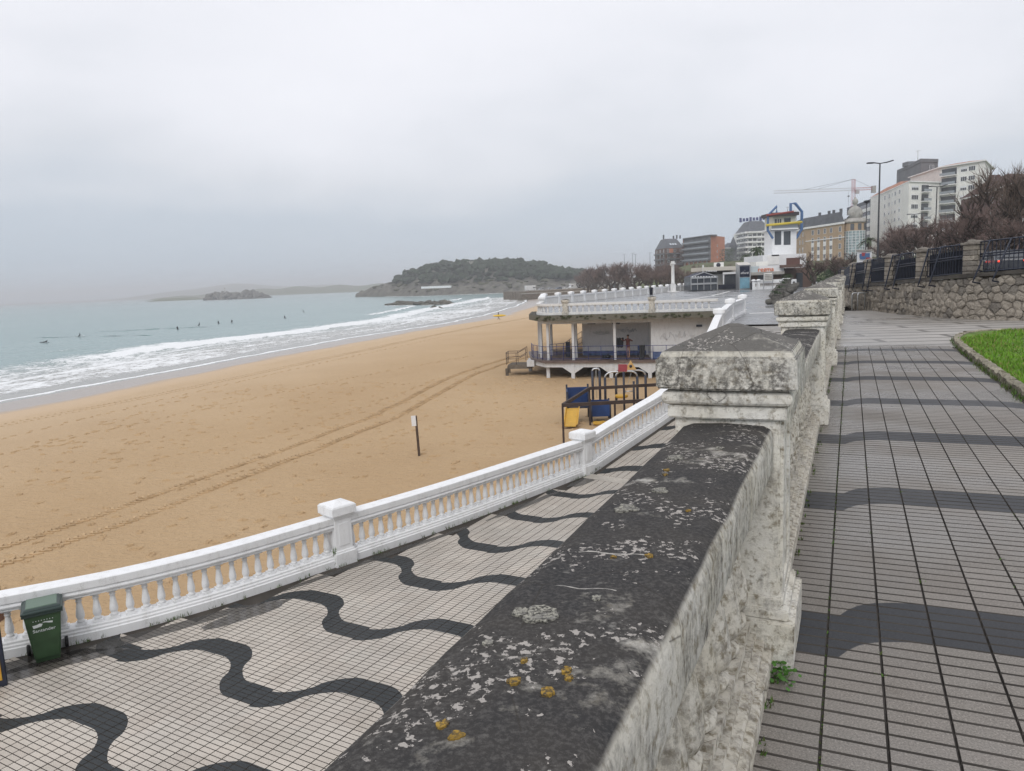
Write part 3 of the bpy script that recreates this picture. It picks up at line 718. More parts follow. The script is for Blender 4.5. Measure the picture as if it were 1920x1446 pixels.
# quay walls below the terraces
mb = MB(); mb.sweep([(-.15, -3.2), (.15, -3.2), (.15, -.01), (-.15, -.01)], [p for p in wp])
structure(mb.build('quay_wall', M_CONC))
mb = MB(); mb.add([nv(-.5, -4, -.02), nv(-.5, 37, -.02), nv(-.5, 37, Z_LOW - .5), nv(-.5, -4, Z_LOW - .5)], [(0, 1, 2, 3)])
mb.add([nv(-.5, -4, -.02), nv(-.25, -4, -.02), nv(-.25, 37, -.02), nv(-.5, 37, -.02)], [(0, 1, 2, 3)])
structure(mb.build('retaining_wall', M_CONC))
mb = MB(); pe = [(6.3, 61.6), (10.4, 94.0), (15.2, 103.7), (22.8, 117.7), (33, 136), (60, 190)]
mb.add([(x, y, Z_PLAZA - .05) for x, y in pe] + [(x, y, Z_SEA) for x, y in pe], [(k, k + 1, len(pe) + k + 1, len(pe) + k) for k in range(len(pe) - 1)])
structure(mb.build('plaza_wall', M_CONC))
mb = MB(); mb.sweep([(.02, -.5), (.4, -.5), (.4, -.02), (.02, -.02)], [(x, y, Z_PLAZA) for x, y in [(2.6, 57.6), (3.0, 66), (3.6, 83.5), (10.0, 94.2)]]); structure(mb.build('plaza_edge', M_CONC))
# puddles against the white balustrade
def puddle(d, off, L, W, seed):
    p = WP.at(d); t = WP.dir(d); r = Vector((t.y, -t.x, 0)); c = p + r * off; N = 26
    ring = []
    for k in range(N):
        a = 2 * math.pi * k / N; q = 1 + .35 * mnoise.noise(Vector((math.cos(a) * 1.8, math.sin(a) * 1.8, seed * 2.3)))
        ring.append(c + t * (L * math.cos(a) * q) + r * (W * math.sin(a) * q))
    poly = [(x.x, x.y) for x in ring][::-1]
    return flat('puddle', poly, Z_LOW + .0025, M_PUDDLE)
dbin = WP.L[WP.near((-6.75, 10.9))]
for k, (dd, off, L, W) in enumerate(((dbin + .8, .52, 2.0, .16), (dbin - .9, .7, 1.2, .34), (dbin + 2.1, .85, .8, .2), (dbin + 5.2, .44, 2.2, .10), (dbin + 9.3, .5, 1.3, .13), (dbin + 12.0, .5, 1.0, .18))):
    puddle(dd, off, L, W, k)

# ---- hillside behind the plaza, headland, far coasts ---------------------------
def coast_x(y): return ramped(y, [(100, 30), (136, 34), (200, 31), (300, 30), (400, 44), (430, 50), (600, 95), (900, 120)])
def road_z(v): return ramped(v, [(0, 1.5), (24, 1.25), (38, .75), (60, .3), (100, -.4), (150, .2), (270, 4.0), (450, 8.5), (900, 9)])
def hill(x, y):
    n_, v_ = x * PN.x + y * PN.y, x * PV.x + y * PV.y
    z = road_z(v_) + 0.09 * max(0, n_ - 14) if n_ > -200 else 0
    z = min(z, road_z(v_) + 7)
    c = x - coast_x(y)
    return -7 + (z + 7) * sstep(0, 62, c) + 0.4 * fbm(x, y, .05)
gx = [4 * k for k in range(0, 30)] + [120 + 12 * k for k in range(0, 50)]; gy = [128 + 6 * k for k in range(0, 55)] + [458 + 20 * k for k in range(0, 30)]
structure(grid_obj('hillside', lambda i, j: Vector((gx[i] + 20, gy[j], hill(gx[i] + 20, gy[j]))), len(gx), len(gy), M_TERR))
# raised road and verge behind the stone wall
WALL = Path(crom([(23.5, 7, 0), (18.2, 14.5, 0), (14.6, 18.0, 0), (13.3, 19.6, 0), (12.75, 21.0, 0), (12.62, 22.6, 0), (13.0, 26.3, 0), (14.0, 30.0, 0), (15.35, 34.3, 0), (19.5, 44, 0), (27, 60, 0), (36, 80, 0)], 10))
def wall_top(d):
    y = WALL.at(d).y; return ramped(y, [(14, 1.36), (19, 1.24), (22.5, 1.06), (26.3, .90), (34.3, .66), (44, .35), (60, .0), (80, -.3)])
rs = []; cols_ = [0.3, 3, 9, 18, 30, 60, 120]
dl = [WALL.L[-1] * k / 60 for k in range(61)]
for dd in dl:
    p = WALL.at(dd); t = WALL.dir(dd); r = Vector((t.y, -t.x, 0))
    for c in cols_: 
        q = p + PN * c * (1 if True else 0) + PV * (c * 0.15); rs.append(Vector((q.x, q.y, wall_top(dd) - .05 + max(0, c - 9) * 0.02)))
structure(grid_obj('road', lambda i, j: rs[j * len(cols_) + i], len(cols_), len(dl), M_ASPH))

# headland: rock plinth with a wooded crown
HX0, HX1, HY0, HY1 = -175, 175, 660, 1010
def head_z(x, y):
    t = (x + 172) / 330.0
    prof = ramped(x, [(-175, 0), (-165, 1.2), (-140, 5), (-118, 10), (-105, 14), (-80, 18.5), (-40, 21), (0, 20), (30, 16), (55, 10), (85, 5), (110, 2), (180, 1)])
    yc = ramped(x, [(-175, 872), (-80, 840), (0, 830), (180, 830)]); hw = ramped(x, [(-175, 12), (-150, 40), (-90, 110), (-40, 140), (10, 165), (180, 170)])
    e = abs(y - yc) / hw
    if e > 1: return Z_SEA - 2
    k = (1 - sstep(0.12, 1.0, e)) ** 0.8
    cliff = 4.2 * (1 - sstep(0.86, 1.0, e)) * min(1, prof / 4)
    return Z_SEA - 1.0 + cliff + (prof + 7.6 - 3) * k + (2.4 * fbm(x, y, .03, 5) + 2.0 * fbm(x, y, .12, 4)) * (1 - sstep(.9, 1, e))
HN = 220
structure(grid_obj('headland', lambda i, j: Vector((HX0 + (HX1 - HX0) * i / (HN - 1), HY0 + (HY1 - HY0) * j / (HN - 1), head_z(HX0 + (HX1 - HX0) * i / (HN - 1), HY0 + (HY1 - HY0) * j / (HN - 1)))), HN, HN, M_ROCK))
mb = MB(); k = 0
while k < 900:
    x, y = rnd.uniform(-125, 95), rnd.uniform(690, 900); z = head_z(x, y)
    lim = ramped(x, [(-125, 4.5), (-60, 3.0), (0, 2.5), (60, 1.2), (165, .5)])
    if z < lim: k += .3; continue
    r = rnd.uniform(2.2, 5.2); k += 1
    for q in range(3):
        mb.blob((x + rnd.gauss(0, r * .5), y + rnd.gauss(0, r * .5), z + r * .75 + rnd.uniform(-1, 1.2)), (r * rnd.uniform(.7, 1.1), r, r * rnd.uniform(.5, .75)), 1, .8, rnd.random() * 90, 0, False)
stuff(mb.build('headland_wood', mat('dark_pine_foliage', (0.024, 0.037, 0.020), .95, var=.55, vscale=.10, var2=.5, v2scale=.5)), 'dark pine wood covering the rocky headland across the bay', 'wood')
mb = MB(); k = 0
while k < 420:
    x, y = rnd.uniform(-150, 165), rnd.uniform(670, 860); z = head_z(x, y)
    if z < -4.2 or z > 7: k += .25; continue
    r = rnd.uniform(.8, 2.4); k += 1
    mb.blob((x, y, z + r * .3), (r * 1.4, r, r * .6), 1, .9, rnd.random() * 90, 0, False)
stuff(mb.build('headland_scrub', mat('olive_scrub', (0.075, 0.075, 0.042), .95, var=.5, vscale=.10, var2=.4, v2scale=.5)), 'low olive scrub on the rocks at the foot of the headland', 'scrub')
M_FOAM = mat('white_foam', (.80, .82, .83), .85)
def foam_line(name, pts, w_, label):
    mb = MB(); pa = crom([(p.x, p.y, 0) for p in [at_z(a, b, Z_SEA + .1) for a, b in pts]], 10); q = []
    for k, p in enumerate(pa):
        ww = w_ * max(.05, .6 + .9 * mnoise.noise(Vector((k * .45, w_, 0)))); q += [Vector((p.x, p.y + ww * 2.2, Z_SEA + .12)), Vector((p.x, p.y, Z_SEA + .35 * abs(mnoise.noise(Vector((k * .7, 3, 0)))) + .1)), Vector((p.x, p.y - ww, Z_SEA + .05))]
    mb.add(q, [(3 * k + o_, 3 * k + o_ + 1, 3 * k + o_ + 4, 3 * k + o_ + 3) for k in range(len(pa) - 1) for o_ in (0, 1)], 0, True); return stuff(mb.build(name, M_FOAM), label, 'foam')
foam_line('shore_foam', [(688, 556.5), (720, 556), (765, 555.8), (800, 555.5), (830, 554), (865, 552.5), (900, 551.5), (940, 550), (975, 548.5)], 3.0, 'thin white foam line along the rocks of the headland')
foam_line('reef_foam', [(722, 573.5), (745, 573.3), (770, 573.6), (800, 572.5), (835, 571)], 1.6, 'white foam around the dark reef')
foam_line('island_foam', [(380, 563.6), (400, 563.5), (430, 562.6), (470, 561), (500, 559.6)], 5.0, 'white foam line at the foot of the rocky island')
def rocks(name, pts, label, cat='rock', mseed=0):
    mb = MB()
    for (x, y, z, rx, ry, rz_) in pts: mb.blob((x, y, z), (rx, ry, rz_), 3, .75, rnd.random() * 50, 0, False)
    o = mb.build(name, M_ROCK); return tag(o, label, cat)
rocks('reef', [(rnd.uniform(-62, -30), 0, Z_SEA - .3, rnd.uniform(3, 8), rnd.uniform(3, 6), rnd.uniform(.8, 1.9)) for k in range(14)] and [(x, 395 - (x + 62) * 1.1 + rnd.uniform(-4, 4), Z_SEA - .3, rnd.uniform(3, 7), 4, rnd.uniform(.9, 2.2)) for x in range(-61, -29, 3)], 'low dark reef breaking the water in front of the headland', 'reef')
rocks('sea_rock', [(-29.8, 300, Z_SEA, 2.2, 2, 1.2), (-27.6, 301, Z_SEA - .1, 1.4, 1.3, .8)], 'small dark rock awash in the white breakers')
rocks('sea_rock', [(-36, 372, Z_SEA, 2.0, 2, 1.4)], 'small dark rock just beyond the long reef')
# island with a lighthouse
isl = thing('rocky_island', 'bare rocky island far out in the bay', 'island', (-487, 1354, Z_SEA))
mb = MB()
for x in range(-47, 50, 6):
    hgt_ = .95 * ramped(x * 1.35, [(-66, 5), (-55, 13), (-20, 14.5), (0, 10), (15, 13), (50, 14), (66, 4)])
    mb.blob((x, rnd.uniform(-6, 6), 0), (9.5, 26, hgt_ * rnd.uniform(.85, 1.1)), 3, .6, rnd.random() * 60, 0, False)
mb.build('rock', M_ROCK, isl)
lh = thing('lighthouse', 'slim pale lighthouse standing on the far rocky island', 'lighthouse', (-508, 1354, Z_SEA + 11)); lh.scale = (.7, .7, .72)
MB().lathe([(2.0, 0), (1.5, 10), (1.4, 11)], 12).build('tower', M_WHITE_OLD, lh)
MB().lathe([(2.0, 11), (2.0, 11.6), (1.1, 11.7), (1.1, 13.2), (1.3, 13.4), (.1, 14.6)], 12).build('lantern', M_CONC, lh)
MB().box((7, 0, 2), (8, 6, 4)).build('keeper_house', M_WHITE_OLD, lh)
def far_coast(name, prof, Y, depth):
    mb = MB(); n = len(prof); xs_ = [at_y(p, 545, Y).x for p, _ in prof]
    fr = [(x, Y, Z_SEA - 1) for x in xs_]; ft = [(x, Y + 30, Z_SEA + h * .6) for x, (_, h) in zip(xs_, prof)]; bk_ = [(x, Y + depth, Z_SEA + h) for x, (_, h) in zip(xs_, prof)]; bb = [(x, Y + depth * 2, Z_SEA - 1) for x in xs_]
    rows = [fr, ft, bk_, bb]
    mb.add([q for r_ in rows for q in r_], [(j * n + i, j * n + i + 1, (j + 1) * n + i + 1, (j + 1) * n + i) for j in range(3) for i in range(n - 1)], 0, True)
    return structure(mb.build(name, M_TERR))
pr = [(255 + k * 12, (17 if k < 14 else 20) * sstep(0, 3, k) * (1 + .15 * math.sin(k * .9)) * ramped(k, [(0, .6), (14, .9), (18, 1.25), (45, 1.1)])) for k in range(0, 46)]
far_coast('far_shore', pr, 2500, 200)
far_coast('far_ridge', [(-300 + k * 30, (48 + 18 * math.sin(k * .35) + 8 * math.sin(k * 1.1)) * sstep(14, 24, k) + 6) for k in range(0, 45)], 4700, 200)
far_coast('low_islet', [(262 + k * 8, 6 * sstep(0, 2, k) * (1 - sstep(10, 13, k))) for k in range(14)], 1700, 60)
# ================================================================== BALUSTRADES
def bal_mesh(name, prof, sq, m, n=12):
    """turned baluster: square foot, lathe body, square abacus. sq=(half width, foot h, total h, abacus h)"""
    hw, fh, th, ah = sq; mb = MB()
    mb.box((0, 0, fh / 2), (2 * hw, 2 * hw, fh)); mb.box((0, 0, th - ah / 2), (2 * hw * .95, 2 * hw * .95, ah)); mb.lathe(prof, n)
    return mb.mesh(name, m)
# old stone parapet beside the camera --------------------------------------------
NC = -0.43
sb = thing('stone_balustrade', 'old weathered stone balustrade with black crusted rail beside the upper promenade', 'balustrade', nv(NC, 0), -AZ)
PILV = [-1.87, 3.13, 8.13, 13.13, 18.13, 23.13, 28.13, 33.13]
def subd(mb_, name, m, parent, loc, jit, cuts=3, bev=.012, smooth=True):
    me = mb_.mesh(name, m); bm = bmesh.new(); bm.from_mesh(me)
    bmesh.ops.recalc_face_normals(bm, faces=bm.faces)
    bmesh.ops.bevel(bm, geom=bm.edges[:], offset=bev * .6, segments=2, affect='EDGES', clamp_overlap=True)
    long_ = [e for e in bm.edges if e.calc_length() > .08]
    if cuts: bmesh.ops.subdivide_edges(bm, edges=long_, cuts=cuts, use_grid_fill=True)
    for v in bm.verts:
        q = v.co * 7; v.co += Vector((mnoise.noise(q), mnoise.noise(q + Vector((9, 0, 0))), mnoise.noise(q + Vector((0, 9, 0))))) * jit
    bm.to_mesh(me); bm.free(); me.polygons.foreach_set('use_smooth', [smooth] * len(me.polygons))
    if smooth: me.set_sharp_from_angle(angle=R_(34))
    o = bpy.data.objects.new(name, me); COL.objects.link(o); o.parent = parent; o.location = loc
    return o
def wob(i): return rnd.uniform(-.004, .004)
first = None
def pillar_at(v):
    global first
    if first is None or v < 10:
        s_ = subd(MB().box((0, 0, .52), (.40, .40, 1.04)), 'pillar', M_PARAPET, sb, (0, v, 0), .006, 3, .012)
        subd(MB().box((0, 0, .095), (.515, .50, .19)).box((0, 0, .21), (.47, .46, .045)).box((0, 0, .25), (.43, .43, .05)), 'pillar_base', M_PARAPET, s_, (0, 0, 0), .004, 2, .012)
        subd(MB().box((0, 0, 1.0), (.445, .445, .05)), 'neck_band', M_PARAPET, s_, (0, 0, 0), .003, 2, .008)
        mb = MB(); prof = [(.30, 1.025)] ; pr_ = [(.318, 1.028), (.338, 1.038), (.345, 1.056), (.338, 1.075), (.318, 1.085)]
        mb.lathe([(r * 1.0, z) for r, z in pr_], 4, smooth=False, sq=True)
        subd(mb, 'torus_moulding', M_PARAPET, s_, (0, 0, 0), .003, 3, .006)
        mb = MB(); mb.box((0, 0, 1.155), (.52, .52, .125))
        subd(mb, 'cap_slab', M_CAPSIDE, s_, (0, 0, 0), .006, 3, .012)
        mb = MB(); mb.lathe([(.352, 1.215), (.338, 1.238), (.03, 1.33)], 4, smooth=False, sq=True)
        subd(mb, 'cap_pyramid', M_CAP, s_, (0, 0, 0), .003, 3, .004, False)
        for o_ in s_.children: pass
        # recessed panel edges on the promenade side
        mb = MB()
        for y in (-.15, .15): mb.box((.202, y, .62), (.016, .05, .70))
        for z in (.29, .95): mb.box((.202, 0, z), (.016, .26, .05))
        mb.build('panel_frame', M_PARAPET, s_, bevel=.004)
        first = s_; return
    s_ = first.copy(); COL.objects.link(s_); s_.location = (0, v, 0)
    for ch in first.children:
        c_ = ch.copy(); COL.objects.link(c_); c_.parent = s_
for v in PILV: pillar_at(v)
BPROF = [(.080, .04), (.092, .055), (.090, .075), (.066, .09), (.062, .10), (.086, .115), (.097, .14), (.098, .17), (.090, .23), (.076, .30), (.058, .38), (.046, .43), (.040, .47), (.050, .485), (.052, .50), (.042, .515), (.052, .53), (.058, .55)]
OB = bal_mesh('baluster', BPROF, (.098, .04, .58, .03), M_PARAPET_LOW, 16)
for a, b in zip(PILV, PILV[1:]):
    va, vb = a + .2, b - .2
    nseg = int((vb - va) / .12) if va < 9 else 6
    path = [Vector((0, va + (vb - va) * k / nseg, 0)) for k in range(nseg + 1)]
    rail = [(-.150, .73), (.150, .73), (.150, .765), (.172, .785), (.172, .915), (.164, .938), (.135, .951), (0, .957), (-.12, .951), (-.162, .936), (-.172, .905), (-.172, .785), (-.150, .765)]
    mb = MB(); mb.sweep(rail, path, smooth=False); o = mb.build('rail', M_PARAPET_DARK, sb, fix=True)
    for v_ in o.data.vertices:
        q = v_.co * 6; v_.co += Vector((mnoise.noise(q), 0, mnoise.noise(q + Vector((3, 0, 0))) * .4)) * .006
    if va < 9: o.data.polygons.foreach_set('use_smooth', [True] * len(o.data.polygons)); bv = o.modifiers.new('bevel', 'BEVEL'); bv.width = .006; bv.segments = 2; bv.limit_method = 'ANGLE'; bv.angle_limit = R_(28)
    pl = [(-.18, 0), (.18, 0), (.18, .072), (.174, .080), (.152, .083), (.152, .103), (.144, .110), (.120, .113), (.120, .135), (-.128, .135), (-.15, .118), (-.18, .085)]
    mb = MB(); mb.sweep(pl, path); o = mb.build('plinth', M_PARAPET_LOW, sb, fix=True)
    for v_ in o.data.vertices:
        q = v_.co * 7; v_.co += Vector((mnoise.noise(q), 0, mnoise.noise(q + Vector((3, 0, 0))))) * .0025
    nb = max(1, round((vb - va) / .235))
    for k in range(nb):
        v_ = va + (k + .5) * (vb - va) / nb
        inst(OB, 'baluster', sb, (rnd.uniform(-.004, .004), v_, .145), rnd.uniform(-.06, .06))
# lichen rosettes and cement drips on the rail top
def rail_spot(px, py):
    p = at_z(px, py, .952); return p.dot(PN) - NC, p.dot(PV)

def lichen(name, c):
    s = Nodes(name); col = s.mix(s.rng(s.noise(150, 4, .7), .42, .58), (.055, .053, .05), c); col = s.mix(s.rng(s.noise(45, 4, .7), .5, .62, 0, .8), col, (c[0] * .55, c[1] * .55, c[2] * .6)); return s.set(col, .95, .1)
M_LY = lichen('orange_lichen', (0.36, 0.23, 0.05)); M_LG = lichen('grey_green_lichen', (0.34, 0.33, 0.285))
M_LW = mat('white_lichen', (0.40, 0.385, 0.36), .95, var=.3, vscale=90)
for i_, (px, py, r, m) in enumerate(((965, 1285, .014, M_LY), (1027, 1303, .014, M_LY), (1062, 1262, .011, M_LY), (1066, 1275, .009, M_LY), (830, 1365, .012, M_LY), (857, 1388, .014, M_LY), (1217, 1046, .012, M_LY), (1250, 884, .013, M_LY), (1247, 893, .011, M_LY), (1150, 1050, .008, M_LY), (983, 1245, .008, M_LY), (1290, 960, .009, M_LY),
        (1012, 1157, .042, M_LG), (1176, 957, .040, M_LG), (1266, 860, .036, M_LG), (1237, 923, .030, M_LG), (1118, 1127, .014, M_LG), (976, 1150, .02, M_LG), (915, 1208, .012, M_LG), (1190, 905, .02, M_LG), (1350, 843, .02, M_LG))):
    n_, v_ = rail_spot(px, py)
    if abs(n_) > .15: n_ = max(-.15, min(.15, n_))
    zt = .9585 - .07 * n_ * n_ * 6 - (.012 if abs(n_) > .1 else 0); N_ = 22; ring = []; sd = rnd.random() * 40
    for k in range(N_):
        a = 2 * math.pi * k / N_; q = r * (1 + .42 * mnoise.noise(Vector((math.cos(a) * 1.7, math.sin(a) * 1.7, sd))) + .15 * rnd.uniform(-1, 1)); q *= .68; ring.append((q * math.cos(a), q * 1.15 * math.sin(a)))
    mb = MB(); mb.prism(ring, -.006, .0014); o = mb.build('lichen_patch', m, sb, loc=(n_, v_, zt))
for a_, b_, w_ in (((1085, 1036), (1215, 1046), .0017), ((1025, 1100), (1155, 1112), .0013)):
    (n0, v0), (n1, v1) = rail_spot(*a_), rail_spot(*b_); mb = MB(); pts = []
    for k in range(13):
        t = k / 12; pts.append((n0 + (n1 - n0) * t, v0 + (v1 - v0) * t + .006 * math.sin(t * 9), .956 - .09 * (n0 + (n1 - n0) * t) ** 2 * 6))
    mb.tube(pts, [w_ * rnd.uniform(.6, 1.4) for _ in pts], 5); mb.build('cement_drip', M_LW, sb)
# white balustrade of the lower promenade -----------------------------------------
wb = thing('white_balustrade', 'white painted balustrade curving along the lower promenade above the sand', 'balustrade', (-3.4, 14.05, Z_LOW))
WBPROF = [(.050, .035), (.062, .05), (.050, .075), (.045, .085), (.058, .11), (.064, .14), (.060, .19), (.048, .27), (.038, .34), (.036, .365), (.048, .378), (.048, .392), (.038, .405), (.050, .43), (.060, .45)]
WBAL = bal_mesh('baluster', WBPROF, (.075, .035, .475, .03), M_WHITE, 12)
RAILP = [(-.125, .705), (.125, .705), (.125, .735), (.150, .75), (.158, .775), (.150, .80), (.135, .805), (.135, .82), (.160, .835), (.165, .95), (.155, .96), (-.155, .96), (-.165, .95), (-.16, .835), (-.135, .82), (-.135, .805), (-.15, .80), (-.158, .775), (-.15, .75), (-.125, .735)]
PLINP = [(-.18, -.25), (.18, -.25), (.18, .12), (.16, .135), (.16, .165), (.14, .185), (.14, .215), (.125, .225), (-.125, .225), (-.14, .215), (-.14, .185), (-.16, .165), (-.16, .135), (-.18, .12)]
def pillar_mesh(name, hw, h, m, dome=False):
    mb = MB(); mb.box((0, 0, h * .37 - .15), (2 * hw, 2 * hw, h * .74 + .3)); mb.box((0, 0, .06), (2 * hw + .10, 2 * hw + .10, .37)); mb.box((0, 0, .262), (2 * hw + .05, 2 * hw + .05, .05))
    mb.box((0, 0, h * .755), (2 * hw + .05, 2 * hw + .05, .05)); mb.box((0, 0, h * .79), (2 * hw + .11, 2 * hw + .11, .05)); mb.box((0, 0, h * .865), (2 * hw + .17, 2 * hw + .17, h * .13))
    s2 = math.sqrt(2)
    mb.lathe([((hw + .075) * s2, h * .93), ((hw + .06) * s2, h * .95), (.03, h)], 4, smooth=False, sq=True)
    for sx, sy in ((1, 0), (-1, 0), (0, 1), (0, -1)):     # raised panel fields
        if sx: mb.box((sx * (hw + .004), 0, h * .48), (.016, hw * 1.25, h * .36))
        else: mb.box((0, sy * (hw + .004), h * .48), (hw * 1.25, .016, h * .36))
    return mb.mesh(name, m)
WPIL = pillar_mesh('pillar', .185, 1.25, M_WHITE)
piers = [(-13.3, 8.5), (-3.45, 14.12), (1.95, 20.15), (6.35, 27.75), (10.0, 35.25), (12.35, 41.4), (15.1, 48.2)]
pd = [WP.L[WP.near(q)] for q in piers]
for d in pd:
    p, t = WP.at(d), WP.dir(d); o = inst(WPIL, 'pillar', wb, p - wb.location, -math.atan2(t.x, t.y))
    b_ = o.modifiers.new('bevel', 'BEVEL'); b_.width = .008; b_.segments = 2; b_.limit_method = 'ANGLE'
for k, (a, b) in enumerate(zip(pd, pd[1:])):
    path = WP.sub(a + .17, b - .17, .3)
    o = MB().sweep(RAILP, path).build('rail', M_WHITE, wb, world=True, fix=True)
    o = MB().sweep(PLINP, path).build('plinth', M_WHITE, wb, world=True, fix=True)
    if k >= 4:
        MB().sweep([(-.09, .2), (.09, .2), (.09, .72), (-.09, .72)], path).build('solid_panel', M_WHITE, wb, world=True)
        for z0, z1 in ((.26, .31), (.62, .67)): MB().sweep([(.08, z0), (.105, z0), (.105, z1), (.08, z1)], path).build('panel_moulding', M_WHITE, wb, world=True)
        continue
    nb = round((b - a - .34) / .236)
    for q in range(nb):
        d = a + .17 + (q + .5) * (b - a - .34) / nb; p, t = WP.at(d), WP.dir(d)
        inst(WBAL, 'baluster', wb, p + Vector((0, 0, .228)) - wb.location, -math.atan2(t.x, t.y))
# weathered balustrade on the pavilion roof, and the panelled one along the beach side
pb = thing('terrace_balustrade', 'stained white balustrade along the edge of the pavilion roof terrace', 'balustrade', (8, 55.8, Z_PLAZA))
PBP = Path(crom([(2.9, 64, Z_PLAZA), (2.35, 60, Z_PLAZA), (2.8, 57.7, Z_PLAZA), (4.31, 57.0, Z_PLAZA), (10.5, 54.95, Z_PLAZA), (14.9, 53.4, Z_PLAZA)], 10))
TBAL = bal_mesh('baluster', [(r * 1.25, z) for r, z in WBPROF], (.085, .035, .475, .03), M_WHITE_OLD, 8)
TPIL = pillar_mesh('pillar', .2, 1.2, M_PARAPET_DARK)
MB().sweep([(-.15, .66), (.15, .66), (.17, .70), (.17, .86), (-.17, .86), (-.17, .70)], PBP.sub(0, PBP.L[-1], .4)).build('rail', M_WHITE_OLD, pb, world=True, fix=True)
MB().sweep([(-.15, 0), (.15, 0), (.15, .18), (-.15, .18)], PBP.sub(0, PBP.L[-1], .4)).build('plinth', M_WHITE_OLD, pb, world=True, fix=True)
d = .3
while d < PBP.L[-1] - .2:
    inst(TBAL, 'baluster', pb, PBP.at(d) + Vector((0, 0, .18)) - pb.location, 0); d += .46
for q in ((4.31, 57.0), (10.5, 54.95)): inst(TPIL, 'pillar', pb, Vector((q[0], q[1], Z_PLAZA)) - pb.location, -.3)
fb = thing('panelled_balustrade', 'long white panelled balustrade with square posts on the seaward edge of the plaza', 'balustrade', (3.2, 83, Z_PLAZA))
FP = Path([Vector((*q, Z_PLAZA)) for q in ((2.9, 66), (3.9, 83.3), (10.2, 94), (15.5, 103.5), (23.1, 117.5), (27.0, 124.3), (32.6, 134.6))])
MB().sweep([(-.14, .70), (.14, .70), (.18, .74), (.18, .92), (-.18, .92), (-.18, .74)], FP.sub(0, FP.L[-1], 1)).build('rail', M_WHITE, fb, world=True, fix=True)
MB().sweep([(-.12, 0), (.12, 0), (.12, .72), (-.12, .72)], FP.sub(0, FP.L[-1], 1)).build('panel', M_WHITE_OLD, fb, world=True, fix=True)
FPIL = pillar_mesh('pillar', .21, 1.28, M_WHITE); d = .2
while d < FP.L[-1]:
    t = FP.dir(d); inst(FPIL, 'pillar', fb, FP.at(d) - fb.location, -math.atan2(t.x, t.y)); d += 3.45

# ================================================================== PAVILION
pav = thing('beach_pavilion', 'white concrete beach pavilion on stilts with open veranda, mossy flat roof and blue railing', 'pavilion', (8, 56, Z_SAND))
ZD, ZC = -4.58, -1.62
def PW(mb, name, m, parent=pav, **k): return mb.build(name, m, parent, world=True, **k)
M_PAVW = white_paint('peeling_white_wall', (0.60, 0.605, 0.61), .95)
M_ROOFMOSS = weathered('mossy_roof_edge', (0.26, 0.25, 0.21), .2, 1.0, 0.0, (.045, .045, .035), (.07, .065, .05))
roofp = [(2.0, 66), (1.6, 60.5), (2.1, 57.7), (3.3, 56.8), (10.4, 54.3), (15.6, 52.5), (19, 60), (12, 66)]
PW(MB().prism(roofp, -1.50, -1.075 - .006), 'roof_slab', M_ROOFMOSS)
mb = MB()
for k in range(70):   # tufts of moss and fern hanging on the roof edge
    t = rnd.random(); a, b = ((2.1, 57.7), (3.3, 56.8)) if t < .15 else ((3.3, 56.8), (15.6, 52.5)); s_ = rnd.random()
    mb.blob((a[0] + (b[0] - a[0]) * s_, a[1] + (b[1] - a[1]) * s_ - .02, -1.14 - rnd.random() * .28), (rnd.uniform(.06, .2), .08, rnd.uniform(.04, .1)), 1, .9, k, 0, False)
o = PW(mb, 'moss_growth', mat('dark_moss', (0.06, 0.065, 0.035), .95, var=.4, vscale=9)); o['kind'] = 'stuff'
inn = [(2.5, 65), (2.5, 59.6), (3.3, 57.9), (10.5, 55.4), (15.4, 53.6), (18, 60), (12, 65)]
PW(MB().sweep([(-.14, 0), (.14, 0), (.14, .30), (-.14, .30)], [(x, y, -1.79) for x, y in inn[:5]]), 'beam', M_PAVW)
deckp = [(1.6, 66), (1.6, 60), (2.5, 57.4), (10.6, 54.7), (15.6, 53.0), (18, 60), (12, 66)]
PW(MB().prism(deckp, ZD - .16, ZD), 'deck', mat('brown_deck_tiles', (0.13, 0.095, 0.085), .5, var=.3, vscale=2))
edgep = [(1.8, 61.5), (1.85, 60), (2.7, 57.65), (10.65, 54.95), (15.4, 53.3)]
# fascia with haunches down to the legs
legs_xy = [(2.9, 58.0), (4.75, 56.9), (7.55, 55.97), (10.3, 55.05), (12.9, 54.2)]
PW(MB().sweep([(-.10, 0), (.10, 0), (.10, .36), (-.10, .36)], [(x, y, ZD - .52) for x, y in edgep]), 'fascia_beam', M_PAVW)
for k, (x, y) in enumerate(legs_xy):
    zg = sand_at(x, y) - .1
    PW(MB().box((x, y, (ZD - .3 + zg) / 2), (.26, .26, ZD - .3 - zg), rz=-.32), 'leg', M_PAVW)
    if 0 < k:
        dx = Vector((.947, -.32, 0))
        mb = MB(); c = Vector((x, y, 0)); t = Vector((.32, .947, 0)) * .11
        P_ = [c - dx * .85 + Vector((0, 0, ZD - .50)), c + dx * .85 + Vector((0, 0, ZD - .50)), c + dx * .13 + Vector((0, 0, ZD - .98)), c - dx * .13 + Vector((0, 0, ZD - .98))]
        mb.add([p - t for p in P_] + [p + t for p in P_], [(0, 1, 2, 3), (7, 6, 5, 4), (0, 3, 7, 4), (1, 5, 6, 2), (3, 2, 6, 7)]); PW(mb, 'haunch', M_PAVW)
for (x, y) in ((1.6, 62), (5, 60.5), (8.5, 59.5), (12, 58)):
    PW(MB().box((x, y, (ZD - .2 + Z_SAND - .2) / 2), (.26, .26, ZD - Z_SAND), rz=-.32), 'leg', M_PAVW)
